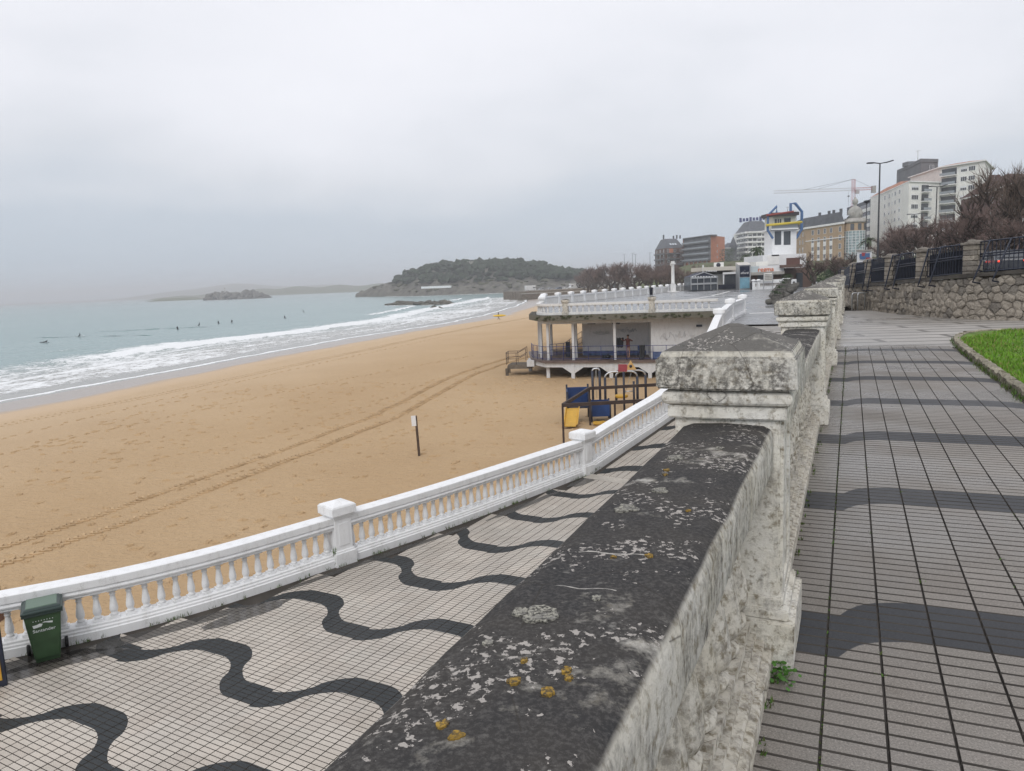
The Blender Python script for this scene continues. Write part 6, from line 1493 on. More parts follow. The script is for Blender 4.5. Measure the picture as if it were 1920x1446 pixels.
MB().add([g0, g1, gt_, g0 + Vector((0, 5, 0)), g1 + Vector((0, 5, 0)), gt_ + Vector((0, 5, 0))], [(0, 1, 2), (0, 2, 5, 3), (2, 1, 4, 5), (3, 5, 4)]).build('roof', mat('navy_canvas', (.035, .04, .065), .7), tn, world=True)
for a, b in ((g0, gt_), (gt_, g1)): MB().bar(a + Vector((0, -.05, 0)), b + Vector((0, -.05, 0)), .12, .14).build('roof_bar', M_STEEL, tn, world=True)
for px in (1296, 1308, 1320, 1333, 1345): slab(tn, 'post', px - .6, px + .6, 520, 543.5, 120.95, .12, M_STEEL)
for y in (520.5, 532): slab(tn, 'crossbar', 1296, 1345, y - .6, y + .6, 120.9, .1, M_STEEL)
for k in range(9): slab(tn, 'valance_stripe', 1297.5 + 5.2 * k, 1300 + 5.2 * k, 518, 520, 120.85, .05, M_FRAME)
ac = thing('air_conditioner', 'grey air conditioning unit with round fan on the cafe roof', 'air conditioner', tuple(at_y(1349, 502, 125.5)))
slab(ac, 'casing', 1341, 1357, 492.5, 502, 125.5, .9, M_BW); o = MB().lathe([(.0, 0), (.36, 0), (.36, .05)], 14).build('fan', M_BLACK, ac, loc=at_y(1347, 497, 125.45) - ac.location); o.rotation_euler = (R_(90), 0, 0)
# low white balustrade, notice board and planters in front of the cafes
lb = thing('low_balustrade', 'short white balustrade with round post tops in front of the brown cafe', 'balustrade', (at_z(1440, 541, Z_PLAZA).x, 113.5, Z_PLAZA))
slab(lb, 'rail', 1415, 1467, 525.5, 530, 113.5, .3, M_WHITE); slab(lb, 'plinth', 1415, 1467, 538, 542, 113.5, .3, M_WHITE)
q0, q1 = at_y(1416, 541, 113.6), at_y(1466, 540, 113.6)
for k in range(22): inst(TBAL, 'baluster', lb, Vector((q0.x + (q1.x - q0.x) * k / 21, 113.65, Z_PLAZA + .25)) - lb.location, 0, (1, 1, 1.5))
for px in (1413, 1422, 1470, 1477): p = at_y(px, 541, 113.4); MB().box((p.x, 113.4, Z_PLAZA + .6), (.36, .36, 1.25)).blob((p.x, 113.4, Z_PLAZA + 1.36), (.36, .36, .2), 2, .05, 1).build('post', M_WHITE, lb, world=True)
nb = thing('notice_board', 'pale notice board on two steel posts before the low balustrade', 'sign', (at_z(1440, 542, Z_PLAZA).x, 112.6, Z_PLAZA))
slab(nb, 'board', 1432, 1449.5, 512.5, 526.5, 112.6, .08, M_BW2)
for px in (1432, 1449): slab(nb, 'post', px - .5, px + .5, 512, 542.5, 112.5, .1, M_STEEL)
for r in range(4): slab(nb, 'print_row', 1434, 1447.5, 514.5 + r * 3, 515.9 + r * 3, 112.55, .02, M_CONC)
def bin_(label, px, py, hgt_px):
    p = at_z(px, py, Z_PLAZA); t = thing('litter_bin', label, 'bin', p); MB().lathe([(.22, 0), (.26, .85), (.30, .88), (.30, 1.0), (.2, 1.05)], 12).build('body', M_BLACK, t); MB().lathe([(.31, .9), (.31, .97)], 12).build('ring', M_RUB, t)
bin_('black litter bin beside the white plaza balustrade', 1221, 553, 12); bin_('dark litter bin left of the low cafe balustrade', 1410.5, 543, 12)
cl = thing('stone_column', 'free standing weathered white column on a square pedestal', 'column', at_z(1262, 548, Z_PLAZA))
k_ = cl.location.y / FPX
MB().box((0, 0, .65), (.75, .75, 1.3)).build('pedestal', M_WHITE_OLD, cl); MB().lathe([(1.1, 0), (1.1, .12), (.95, .14)], 14).build('step', M_WHITE_OLD, cl)
MB().lathe([(.30, 1.3), (.34, 1.4), (.27, 1.5), (.25, 4.3), (.30, 4.4)], 14).build('shaft', M_WHITE_OLD, cl); MB().box((0, 0, 4.5), (.72, .72, .2)).box((-.25, 0, 4.3), (.3, .3, .2)).box((0, 0, 4.75), (.5, .5, .3)).build('capital', M_WHITE_OLD, cl)
def shrub(label, p, r, h, m, pot=None, name='potted_shrub', cat='plant'):
    t = thing(name, label, cat, p)
    if pot: MB().lathe([(.22 * pot, 0), (.32 * pot, .5 * pot), (.36 * pot, .55 * pot), (.3 * pot, .55 * pot)], 12).build('pot', mat('terracotta_pot', (.27, .15, .09), .85), t)
    mb = MB(); z0 = .5 * (pot or 0)
    for k in range(420):
        a, q, u = rnd.uniform(0, 6.3), rnd.random() ** .5, rnd.random(); c = Vector((math.cos(a) * q * r, math.sin(a) * q * r, z0 + h * u)); s_ = .09 * r + .03
        d = Vector((rnd.gauss(0, 1), rnd.gauss(0, 1), rnd.gauss(0, 1))).normalized() * s_; e = d.orthogonal().normalized() * s_ * .5
        mb.add([c - d, c + e, c + d, c - e], [(0, 1, 2, 3)])
    mb.build('foliage', m, t); return t
M_DKLEAF = mat('dark_green_leaf', (.035, .06, .025), .8, var=.4, vscale=3); M_YLEAF = mat('yellow_flower', (.50, .36, .03), .8, var=.4, vscale=3)
shrub('large dark shrub in a clay pot before the glazed cafe', at_z(1375, 539, Z_PLAZA), .75, 1.6, M_DKLEAF, 1.3); shrub('yellow flowering shrub right of the glass tent', at_z(1351, 540, Z_PLAZA), .55, 1.4, M_YLEAF, .8)
for k, px in enumerate((1552, 1572, 1590)): shrub(['leftmost', 'middle', 'rightmost'][k] + ' dark hedge bush behind the bare trees left of the iron fence', (at_y(px, 520, 112).x, 112, -.9), 2.6, 3.0, M_DKLEAF, name='hedge_bush')
shrub('dark hedge bush with white blossom crown behind the row of stone planters', at_z(1474, 540, Z_PLAZA), .8, 2.2, M_DKLEAF, name='bush')
# row of stone planters up to the cafes
PLN = ['nearest', 'second', 'third', 'fourth', 'fifth', 'sixth and farthest']
for k, (px, py) in enumerate(((1455, 571), (1462, 560), (1468, 552), (1473, 546.5), (1476.5, 542.5), (1479, 540))):
    p = at_z(px, py, Z_PLAZA); t = thing('stone_planter', PLN[k] + ' dark stone planter of the row leading to the cafes', 'planter', p, -AZ, 'stone planters in a row')
    s_ = p.y / 62
    MB().box((0, 0, .38 * s_), (.55 * s_, .5 * s_, .76 * s_)).box((0, 0, .80 * s_), (.66 * s_, .6 * s_, .10 * s_)).build('block', mat('dark_planter_stone', (.115, .11, .10), .9, var=.4, vscale=3, var2=.4, v2scale=20), t, bevel=.02)
    for sx in (-1, 1): MB().blob((sx * .5 * s_, .1, .25 * s_), (.35 * s_, .3 * s_, .27 * s_), 2, .6, k).build('side_bowl', MATS['dark_planter_stone'], t)
    mb = MB()
    for q in range(60):
        c = Vector((rnd.gauss(0, .18), rnd.gauss(0, .18), .88 + rnd.random() * .22)) * s_; d = Vector((rnd.gauss(0, 1), rnd.gauss(0, 1), rnd.gauss(0, 1))).normalized() * .07; e = d.orthogonal() * .5; mb.add([c - d, c + e, c + d, c - e], [(0, 1, 2, 3)])
    mb.build('plant', M_DKLEAF, t)
wm = thing('white_cabinet', 'small white cabinet with dark round window near the tree trunk', 'cabinet', at_z(1487, 540, Z_PLAZA))
MB().box((0, 0, .65), (.85, .6, 1.3)).build('casing', M_FRAME, wm, bevel=.06); o = MB().lathe([(0, 0), (.2, 0), (.2, .03)], 12).build('round_window', M_BLACK, wm, loc=(0, -.32, .8)); o.rotation_euler = (R_(90), 0, 0)
arms = (down(-1), down(1))
person('person in dark clothes standing under the dark awning beside the cafe', at_z(1508, 538, Z_PLAZA), 0, [M_NEO], None, *arms); person('person in a white top standing farther back left of the fence', at_z(1550, 534, Z_PLAZA), 0, [M_NEO, M_FRAME], lambda c: 1 if .95 < c.z < 1.5 else 0, *arms)

# ================================================================== TREES
def bare_tree(seed, H, spread, twigs, flat_=.6):
    """returns trunk and twig builders"""
    r = random.Random(seed); tr = MB(); tw = MB(); tips = []
    def grow(p, d, L, rad, lev):
        pts = [p]; n = 4
        for k in range(n):
            d = (d + Vector((r.gauss(0, .22), r.gauss(0, .22), r.gauss(0.03, .12)))).normalized(); pts.append(pts[-1] + d * L / n)
        tr.tube(pts, [rad * (1 - .5 * k / n) for k in range(n + 1)], 5 if lev < 2 else 3, cap=False)
        if lev >= 2: tips.extend(((q, d, lev) for q in pts[1:]))
        if lev < 4:
            for k in range((3 if lev < 2 else 3) + (lev == 0)):
                a = r.uniform(0, 6.28); o_ = Vector((math.cos(a), math.sin(a), 0)); up_ = r.uniform(.25, .8) if lev else r.uniform(.5, 1.1)
                nd = (d * .55 + o_ * spread + Vector((0, 0, up_ * flat_))).normalized()
                grow(pts[-1 if k < 2 else r.randrange(2, n + 1)], nd, L * r.uniform(.62, .85), rad * .60, lev + 1)
    grow(Vector((0, 0, -.3)), Vector((r.gauss(0, .12), r.gauss(0, .12), 1)).normalized(), H * .30, H * .044, 0)
    for k in range(twigs):
        q, d, lev = tips[r.randrange(len(tips))]
        nd = (d * .7 + Vector((r.gauss(0, .5), r.gauss(0, .5), r.gauss(.25, .4)))).normalized(); L = H * r.uniform(.05, .13); e = nd.orthogonal().normalized() * H * .0021
        e = Matrix.Rotation(r.uniform(0, 3.14), 3, nd) @ e; m_ = q + nd * L * .5 + Vector((r.gauss(0, .02), r.gauss(0, .02), 0)) * H * .1; t_ = m_ + (nd + Vector((r.gauss(0, .3), r.gauss(0, .3), .1))).normalized() * L * .5
        tw.add([q - e, q + e, m_ + e * .8, t_, m_ - e * .8], [(0, 1, 2, 4), (4, 2, 3)])
    zs_ = max(v.z for v in tw.v)
    for b in (tr, tw):
        for v in b.v: v *= 1.0 if zs_ <= 0 else H / zs_
    return tr, tw
TREES = []
for s_ in range(4):
    a, b = bare_tree(11 + s_, 5.5, .85, 1500, .8); TREES.append((a.mesh('trunk', M_BARK), b.mesh('crown', M_TWIG)))
THIN = []
for s_ in range(2):
    a, b = bare_tree(31 + s_, 7.0, .6, 1500, 1.0); THIN.append((a.mesh('trunk', M_BARK), b.mesh('crown', M_TWIG_G)))
def tree(label, p, h, kind, rz, group, name='tamarisk_tree', lib=None, base_h=5.5, wid=1.0):
    lib = lib or TREES; t = thing(name, label, 'tree', p, rz, group); k = h / base_h
    inst(lib[kind][0], 'trunk', t, scale=(k * wid, k * wid, k)); inst(lib[kind][1], 'crown', t, scale=(k * wid, k * wid, k)); return t
ORD = ['first', 'second', 'third', 'fourth', 'fifth', 'sixth', 'seventh', 'eighth', 'ninth', 'tenth', 'eleventh', 'twelfth', 'thirteenth', 'fourteenth', 'fifteenth', 'sixteenth', 'seventeenth', 'eighteenth', 'nineteenth', 'twentieth']
ROADT = [(1655, 108, 428), (1678, 98, 420), (1702, 92, 408), (1728, 84, 412), (1752, 76, 398), (1780, 68, 404), (1806, 64, 388), (1836, 58, 392), (1868, 52, 378), (1902, 47, 380)]
for k, (px, Y, yt) in enumerate(ROADT):
    zb = road_z(Y * 1.05); q = at_y(px, yt, Y); tree(ORD[k] + ' bare tamarisk from the left in the row behind the iron fence', (q.x, Y, zb - .1), max(3.5, (q.z - zb) * 1.04), k % 4, k * 1.3, 'tamarisks behind the fence', wid=1.0)
q = at_y(1530, 466, 92); tree('broad reddish bare tamarisk standing left of the fence at the plaza end', (at_y(1528, 500, 92).x, 92, Z_PLAZA), (q.z - Z_PLAZA), 1, .4, None, wid=1.15)
q = at_y(1565, 470, 88); tree('second bare tamarisk close behind the broad one, beside the fence', (at_y(1566, 500, 96).x, 96, Z_PLAZA), 4.8, 2, 2.2, None)
q = at_y(1600, 476, 90); tree('third bare tamarisk right of the broad one, near the poster board', (at_y(1600, 500, 90).x, 90, -.4), 4.2, 3, 1.2, None)
SLOPET = [(1086, 400, 508), (1098, 370, 503), (1110, 345, 498), (1122, 330, 496), (1134, 318, 492), (1146, 305, 489), (1158, 300, 490), (1170, 280, 490), (1183, 275, 489), (1196, 262, 489), (1209, 250, 490), (1222, 240, 490), (1236, 232, 492), (1250, 225, 493), (1268, 215, 495), (1284, 210, 496), (1302, 230, 494), (1322, 225, 496), (1342, 235, 494), (1362, 240, 495)]
for k, (px, Y, yt) in enumerate(SLOPET):
    q = at_y(px, yt, Y); zb = hill(q.x, Y); tree(ORD[k] + ' bare tree from the left on the slope above the beach', (q.x, Y, zb), max(5, (q.z - zb) * 1.03), (k * 3) % 4, k * 2.1, 'bare trees on the beach slope', wid=.85 + .3 * rnd.random())
for px, Y, yt, lab in ((1893, 58, 300, 'tall thin bare tree with pale twigs rising at the right edge'), (1930, 52, 288, 'tallest thin bare tree cut by the right edge of the picture')):
    q = at_y(px, yt, Y); tree(lab, (q.x, Y, road_z(Y)), q.z - road_z(Y), 0 if px < 1900 else 1, 1.0, None, 'bare_tree', THIN, 7.0, .8)
def palm(label, px, py, Y, r):
    p = at_y(px, py, Y); z0 = hill(p.x, Y) if Y > 140 else Z_PLAZA; t = thing('palm_tree', label, 'tree', (p.x, Y, z0)); h = p.z - z0
    MB().tube([(0, 0, -.3), (.1, 0, h * .5), (0, 0, h)], [.35, .28, .32], 8).build('trunk', M_BARK, t); mb = MB()
    for k in range(46):
        a = rnd.uniform(0, 6.3); e = rnd.uniform(-.1, 1.2); L = r * rnd.uniform(.85, 1.15); pts = []
        for q in range(6):
            s_ = q / 5; pts.append(Vector((math.cos(a) * math.cos(e) * L * s_, math.sin(a) * math.cos(e) * L * s_, h + L * (math.sin(e) * s_ - .75 * s_ * s_))))
        w_ = r * .09; sd = Vector((-math.sin(a), math.cos(a), 0)) * w_
        vs = []
        for q, c in enumerate(pts): f = math.sin(math.pi * (.1 + .85 * q / 5)); vs += [c - sd * f + Vector((0, 0, -.3 * w_)), c, c + sd * f + Vector((0, 0, -.3 * w_))]
        mb.add(vs, [(q * 3 + o_, q * 3 + o_ + 1, q * 3 + 4 + o_, q * 3 + 3 + o_) for q in range(5) for o_ in (0, 1)])
    mb.build('crown', mat('palm_frond', (.05, .07, .035), .7, var=.4, vscale=2), t)
palm('large palm tree left of the watch tower', 1419, 469, 150, 2.3); palm('smaller palm tree left of the large palm', 1401, 481, 165, 1.7); palm('dark palm among the bare trees beside the tall street lamp', 1630, 452, 120, 1.8)
# leafy bush by the orange block
shrub('dark green rounded bush at the foot of the orange block', (at_y(1363, 484, 400).x, 400, hill(at_y(1363, 484, 400).x, 400)), 4, 7, M_DKLEAF, name='bush')

# ================================================================== LAMPS, CRANE, POSTER, CARS, SEA WALL
def lamp(label, px, ytop, Y, arm, z0, lean=0.02, double=True, r=.07):
    p = at_y(px, ytop, Y); t = thing('street_lamp', label, 'street lamp', (p.x, Y, z0), 0, 'street lamps'); h = p.z - z0
    MB().tube([(0, 0, -.1), (0, 0, .8), (0, 0, h)], [r * 1.5, r * 1.2, r * .75], 8).build('pole', M_LAMP, t)
    if double:
        for s_ in (-1, 1): MB().bar((0, 0, h - .03), (s_ * arm * .55, 0, h + arm * .05), r * 1.1, r).build('arm', M_LAMP, t); MB().bar((s_ * arm * .5, 0, h + arm * .03), (s_ * arm, 0, h + arm * (.16 if s_ > 0 else .04)), .26, .09).build('lamp_head', M_LAMP, t)
    else: MB().lathe([(.1, h), (.3, h + .1), (.3, h + .25), (.05, h + .3)], 10).build('lamp_head', M_LAMP, t)
    return t
lamp('tall double armed street lamp with slim angled heads right of the crane', 1650, 306, 60, 1.0, .3)
lamp('double armed street lamp before the pale apartment tower', 1757, 350, 84, 1.1, .4); lamp('double armed street lamp before the low apartment wing', 1714.5, 402, 110, 1.05, .4); lamp('small distant double armed street lamp above the tamarisks', 1694, 424, 135, 1.0, .6)
lamp('slim single street lamp post left of the tall lamp', 1625, 381, 80, .5, .2, double=False, r=.06)
for k, (px, yt) in enumerate(((1170.5, 477), (1186, 475), (1191.5, 477), (1218.5, 474))): lamp(['leftmost', 'second', 'third', 'rightmost'][k] + ' of the four far mast lamps above the slope trees', px, yt, 480, 1.3, 5, r=.12)
YC = 340.0
cr_ = thing('tower_crane', 'red and white lattice tower crane above the domed tower', 'crane', (at_y(1599, 500, YC).x, YC, 5))
def CP(px, py): return at_y(px, py, YC)
M_CR = mat('crane_red', (.42, .045, .04), .5); M_CW = mat('crane_white', (.45, .42, .42), .5)
def lattice(a, b, w_, n, m, r=.09):
    mb = MB(); a, b = Vector(a), Vector(b); d = (b - a).normalized(); s1 = Vector((0, 1, 0)) * w_ / 2; s2 = d.cross(Vector((0, 1, 0))).normalized() * w_ / 2
    cs = [s1 + s2, s1 - s2, -s1 - s2, -s1 + s2]
    for c in cs: mb.bar(a + c, b + c, r)
    for k in range(n):
        p, q = a.lerp(b, k / n), a.lerp(b, (k + 1) / n)
        for i in range(4): mb.bar(p + cs[i], q + cs[(i + 1) % 4], r * .6)
    return mb
base = CP(1599, 400); topm = CP(1600, 362); mast0 = Vector((topm.x, YC, 3))
lattice(mast0, Vector((topm.x, YC, topm.z)), 1.3, 26, M_CR, .07).build('mast', M_CR, cr_, world=True)
apex = CP(1599, 336); lattice(Vector((topm.x, YC, topm.z)), Vector((topm.x, YC, apex.z)), 1.1, 6, M_CR).build('mast_head', M_CR, cr_, world=True)
jt = CP(1451, 357.5); j0 = Vector((topm.x, YC, CP(1600, 355).z)); jt.z = j0.z + .2
lattice(j0, jt, 1.1, 34, M_CW, .07).build('jib', M_CW, cr_, world=True)
cj = CP(1638, 353.5); cj.z = j0.z; lattice(j0, cj, 1.0, 8, M_CR).build('counter_jib', M_CR, cr_, world=True)
MB().box((cj.x, YC, cj.z - .4), (1.6, 1.4, 3.0)).build('counterweight', M_CONC, cr_, world=True); MB().box((j0.x + 1.3, YC - .8, j0.z - 1.2), (1.4, 1.4, 1.8)).build('cab', M_CW, cr_, world=True)
for f in (.45, .62): MB().tube([Vector((topm.x, YC, apex.z)), j0.lerp(jt, f) + Vector((0, 0, .6))], .05, 5).build('tie_cable', M_BLACK, cr_, world=True)
MB().tube([Vector((topm.x, YC, apex.z)), cj + Vector((-1, 0, .5))], .05, 5).build('tie_cable', M_BLACK, cr_, world=True)
hk = CP(1591, 368); hx = Vector((hk.x, YC, j0.z - .6)); MB().tube([hx, hk], .03, 4).tube([hk, hk + Vector((0, 0, -4.3))], .05, 4).box(hk, (.7, .5, .5)).build('hook_block', M_BLACK, cr_, world=True)
bb = thing('poster_board', 'white poster board with blue and red print beside the tall street lamp', 'billboard', (at_y(1621, 500, 66).x, 66, .2))
slab(bb, 'panel', 1609, 1634, 470, 500, 66, .2, M_FRAME); slab(bb, 'frame', 1608, 1635, 469, 471, 65.9, .25, M_CONC); slab(bb, 'post', 1620, 1623, 500, 520, 66, .15, M_LAMP)
for x0, x1, y0, y1, m in ((1612, 1618, 476, 483, M_TB), (1616, 1624, 474, 480, M_RED), (1622, 1631, 475, 484, M_TB), (1613, 1622, 481, 486, M_TB), (1624, 1632, 483, 486, M_RED), (1613, 1631, 493, 495, M_GREYB)):
    slab(bb, 'print', x0, x1, y0, y1, 65.9 - .02 * rnd.random(), .03, m)
# cars
def car(label, p, rz, m, group, van=False, name='parked_car', lights=False):
    t = thing(name, label, 'camper van' if van else 'car', p, rz, group)
    if van:
        prof = [(-2.9, .4), (2.9, .4), (2.95, 1.1), (2.5, 1.35), (2.1, 2.0), (2.6, 2.2), (2.5, 2.85), (-2.9, 2.85)]; wl = .95
    else:
        prof = [(-2.1, .32), (2.1, .32), (2.15, .68), (1.25, .90), (.55, 1.40), (-1.0, 1.45), (-1.75, .98), (-2.15, .92)]; wl = .82
    n = len(prof); mb = MB(); mb.add([(x, -wl, z) for x, z in prof] + [(x, wl, z) for x, z in prof], [tuple(range(n)), tuple(range(n, 2 * n))[::-1]] + [(k, n + k, n + (k + 1) % n, (k + 1) % n) for k in range(n)]); mb.build('body', m, t, bevel=.08, fix=True)
    wz = (2.1, 1.5) if van else (1.32, .98)
    g = [(-.9, wz[0]), (.45, wz[0]), (.95, wz[1]), (-1.45, wz[1])] if not van else [(1.0, 2.0), (1.95, 1.95), (2.3, 1.4), (1.0, 1.4)]
    for s_ in (-1, 1):
        mb = MB(); mb.add([(x, s_ * (wl + .004), z) for x, z in g], [(0, 1, 2, 3)]); mb.build('side_window', M_GLASS, t)
        for x in (-1.35, 1.35):
            o = MB().lathe([(0, -.1), (.31, -.1), (.33, -.05), (.33, .05), (.31, .1), (0, .1)], 14).build('wheel', M_RUB, t, loc=(x * (1.35 if van else 1), s_ * (wl - .08), .32)); o.rotation_euler = (R_(90), 0, 0)
    if not van:
        for q in ([(1.22, .93), (.58, 1.38)], [(-1.72, 1.02), (-1.05, 1.42)]):
            mb = MB(); mb.add([(q[0][0] + (.02 if q[0][0] > 0 else -.02), -.66, q[0][1]), (q[0][0] + (.02 if q[0][0] > 0 else -.02), .66, q[0][1]), (q[1][0] + (.03 if q[0][0] > 0 else -.03), .6, q[1][1]), (q[1][0] + (.03 if q[0][0] > 0 else -.03), -.6, q[1][1])], [(0, 1, 2, 3)]); mb.build('windscreen', M_GLASS, t)
    for s_ in (-1, 1): MB().box((-2.14 if not van else -2.92, s_ * .62, .80), (.05, .16, .09)).build('tail_light', mat('lit_tail_light', (.5, .02, .01), .4, emit=((1, .05, .02), 2.5)) if lights else mat('tail_light', (.25, .01, .01), .4), t)
    return t
M_CARW = mat('white_car_paint', (.65, .66, .67), .25, .5); M_CARS = mat('silver_car_paint', (.38, .39, .41), .25, .5); M_CARD = mat('dark_car_paint', (.05, .055, .065), .25, .5); M_CARB = mat('blue_grey_car_paint', (.13, .16, .21), .25, .5)
ZQ = -3.25; GQ = 'cars parked on the sea wall'
W0, W1 = Vector((6.7, 383, 0)), Vector((57, 407, 0)); wd_ = (W1 - W0).normalized(); wn_ = Vector((-wd_.y, wd_.x, 0))
sq = thing('sea_wall', 'massive dark stone sea wall with parking on top at the end of the beach', 'wall', (W0.x, W0.y, Z_SEA - .4))
mb = MB(); foot = [W0, W1, W1 + Vector((10, 60, 0)), W0 + wn_ * 26 + wd_ * 2]; mb.prism([(p.x, p.y) for p in foot], Z_SEA - .6, ZQ); mb.build('rampart', M_SEAWALL, sq, world=True, fix=True)
MB().sweep([(-.3, 0), (.3, 0), (.3, .35), (-.3, .35)], [Vector((*(W0 - wn_ * .02)[:2], ZQ)) + wd_ * k * 5.5 + wn_ * .3 for k in range(11)]).build('parapet', M_CONC, sq, world=True)
MB().sweep([(-.1, 0), (.25, 0), (.25, .5), (-.1, .5)], [Vector((W0.x, W0.y, ZQ - 1.4)) + wd_ * k * 5.5 for k in range(11)]).build('string_course', M_CONC, sq, world=True)
for k, (f, m, van, lab) in enumerate(((.14, M_CARW, True, 'white camper van parked at the left end of the sea wall'), (.27, M_CARS, False, 'silver car parked next to the white camper van'), (.37, M_CARS, False, 'second silver car from the left on the sea wall'), (.47, M_CARB, False, 'blue grey car in the middle of the sea wall parking'), (.56, M_CARW, False, 'white car parked left of the white van'), (.66, M_CARW, True, 'white van parked on the right half of the sea wall'), (.75, M_CARS, False, 'silver car parked right of the white van'), (.84, M_CARD, False, 'dark car parked at the right end of the sea wall'))):
    p = W0 + wd_ * (50 * f) + wn_ * 3.2; car(lab, (p.x, p.y, ZQ), math.atan2(wd_.y, wd_.x) + (.25 if not van else 0) + (math.pi if k % 2 else 0), m, GQ, van)
# ramp and hut beside the sea wall
rp = MB(); a, b, c, d = at_z(1145, 541, -3.4), at_z(1165, 540, -3.4), at_z(1182, 553, -6.2), at_z(1160, 556, -6.2); rp.add([a, b, c, d], [(0, 3, 2, 1)]); structure(rp.build('beach_ramp', M_CONC))
hu = thing('beach_hut', 'small grey blue hut with flat white roof beside the beach ramp', 'hut', (at_y(1155, 538, 330).x, 330, -4.0)); slab(hu, 'wall', 1148, 1160, 530, 539.5, 330, 3, M_GREYB); slab(hu, 'roof', 1146.5, 1161.5, 528.5, 531, 329.5, 4, M_BW); slab(hu, 'window', 1149.5, 1158, 532, 535, 329.9, .1, M_GLASS)
fl = thing('white_mast', 'thin white mast standing at the end of the sea wall', 'mast', (at_y(1141, 545, 395).x, 395, ZQ)); MB().tube([(0, 0, 0), (0, 0, at_y(1141, 513, 395).z - ZQ)], .28, 8).build('pole', M_FRAME, fl); MB().box((0, 0, .4), (1, 1, .8)).build('foot', M_CONC, fl)
# water tower-like castle on the headland and white promenade wall at its foot
ca = thing('castle_tower', 'small grey crenellated tower above the trees on the headland', 'tower', (at_y(884, 495, 800).x, 800, 14)); zt_ = at_y(884, 491, 800).z - 14
MB().lathe([(4.2, 0), (4.2, zt_ - 2.2)], 8, smooth=False).lathe([(4.8, zt_ - 2.2), (4.8, zt_ - .6)], 8, smooth=False).build('shaft', M_CONC, ca)
for k in range(5): MB().box((-3.6 + 1.8 * k, -3.5, zt_), (1.0, 1.2, 1.6)).build('merlon', M_CONC, ca)
wl_ = thing('white_shore_wall', 'thin white wall at the foot of the headland', 'wall', (at_y(790, 540, 715).x, 715, -3)); MB().bar(at_y(790, 539.5, 715), at_y(846, 537.5, 705), .6, 2.0).build('wall', M_WHITE, wl_, world=True)
# traffic on the raised road, seen through the nearest fence panel
for k, (px, Y, lab, m) in enumerate(((1846, 50, 'dark car with lit red tail lights seen through the nearest iron fence panel', M_CARD), (1884, 46, 'second dark car with lit tail lights, right of the other behind the fence', M_CARD))):
    p = at_y(px, 490, Y); car(lab, (p.x, p.y, .78), R_(66), m, 'cars on the raised road', False, 'car', True)

# ================================================================== WEEDS AND MOSS
mb = MB()
def tuft(p, r, h, n):
    for k in range(n):
        a = rnd.uniform(0, 6.3); b = p + Vector((rnd.gauss(0, r * .5), rnd.gauss(0, r * .5), 0)); t_ = b + Vector((math.cos(a) * r * rnd.random(), math.sin(a) * r * rnd.random(), h * rnd.uniform(.4, 1))); e = Vector((-math.sin(a), math.cos(a), 0)) * (.004 + r * .03)
        mb.add([b - e, b + e, t_], [(0, 1, 2)], 0 if rnd.random() < .35 else 1)
v_ = 1.3
while v_ < 16:
    if mnoise.noise(Vector((v_ * 1.1, 0, 0))) > -.2: tuft(nv(-.062, v_, -.008), .014 + .0008 * v_, .007 + .0012 * v_, 5)
    v_ += .035 + .002 * v_
for k in range(60): v_ = rnd.uniform(2.5, 15); tuft(nv(rnd.choice((.138, .338, .538, .738, .938)), v_, -.006), .02, .012, 6)
for k in range(90):
    v_ = rnd.uniform(1.5, 16); tuft(nv(-.245 + rnd.random() * .02, v_, 0), .016, .03 * rnd.random() + .008, 6)
for k in range(150):
    p = ep.at(rnd.uniform(3, 21)); t = ep.dir(ep.L[ep.near((p.x, p.y))]); tuft(Vector((p.x, p.y, 0)) + Vector((-t.y, t.x, 0)) * .09, .05, .08, 8)
stuff(mb.build('joint_weeds', [M_LEAF, M_MOSS]), 'grass and moss growing in the paving joints of the upper promenade', 'weeds')
mb = MB()
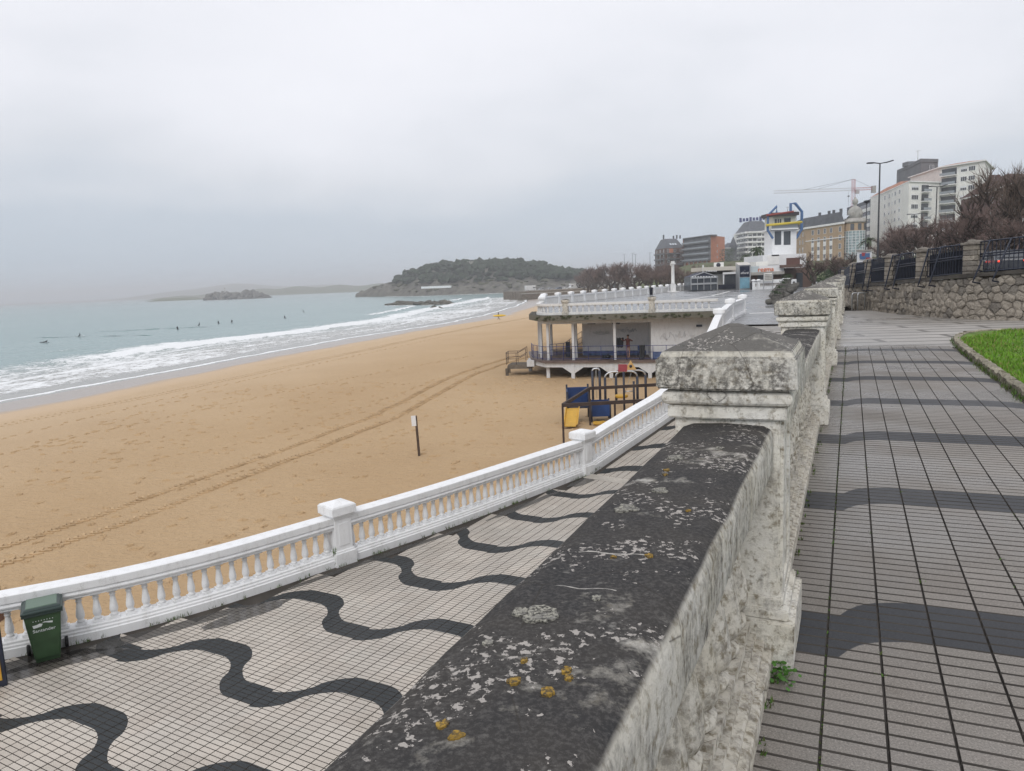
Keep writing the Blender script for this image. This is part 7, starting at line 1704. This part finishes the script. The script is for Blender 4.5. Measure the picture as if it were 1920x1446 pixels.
for k in range(70): d = rnd.uniform(dbin - 2, dbin + 13); p = WP.at(d); t = WP.dir(d); tuft(p + Vector((t.y, -t.x, 0)) * (.19 + rnd.random() * .05), .06, .09, 9)
p = WP.at(pd[1] - .22); t = WP.dir(pd[1])
for k in range(16): tuft(p + Vector((t.y, -t.x, 0)) * .17 + Vector((0, 0, rnd.random() * .35)), .05, .08, 8)
stuff(mb.build('wall_foot_weeds', [M_LEAF, M_MOSS]), 'weeds and moss along the foot of the white balustrade', 'weeds')
cw = thing('clover_weed', 'small leafy green weed at the foot of the nearest stone pillar', 'weed', nv(-.21, 2.80, 0)); cw.scale = (.7, .7, .7); mb = MB()
for k in range(60):
    c = Vector((rnd.gauss(0, .035), rnd.gauss(0, .05), .015 + rnd.random() * .07)); a = rnd.uniform(0, 6.3); s_ = rnd.uniform(.008, .015); nn = Vector((rnd.gauss(0, .4), rnd.gauss(0, .4), 1)).normalized(); u_ = nn.orthogonal().normalized(); w_ = nn.cross(u_)
    mb.add([c + (u_ * math.cos(a + q) + w_ * math.sin(a + q)) * s_ for q in (0, 1.05, 2.1, 3.14, 4.2, 5.2)], [(0, 1, 2, 3, 4, 5)])
mb.build('leaves', mat('clover_leaf', (.06, .16, .025), .6, var=.3, vscale=30), cw)
mb = MB()
for k in range(14): mb.tube([(rnd.gauss(0, .02), rnd.gauss(0, .03), 0), (rnd.gauss(0, .04), rnd.gauss(0, .05), .05)], .0015, 3)
mb.build('stems', M_LEAF, cw)

# ================================================================== HAZE
hz = MB().box((-2250, 2550, 29), (8200, 5700, 80)).build('haze', None)
hz.data.materials.clear(); hm = bpy.data.materials.new('sea_haze'); hm.use_nodes = True; hm.node_tree.nodes.clear()
ho = hm.node_tree.nodes.new('ShaderNodeOutputMaterial'); hv = hm.node_tree.nodes.new('ShaderNodeVolumePrincipled')
hv.inputs['Color'].default_value = (.95, .97, 1, 1); hv.inputs['Density'].default_value = HAZE; hm.node_tree.links.new(hv.outputs[0], ho.inputs['Volume'])
hz.data.materials.append(hm); stuff(hz, 'pale sea haze over the whole bay', 'haze')
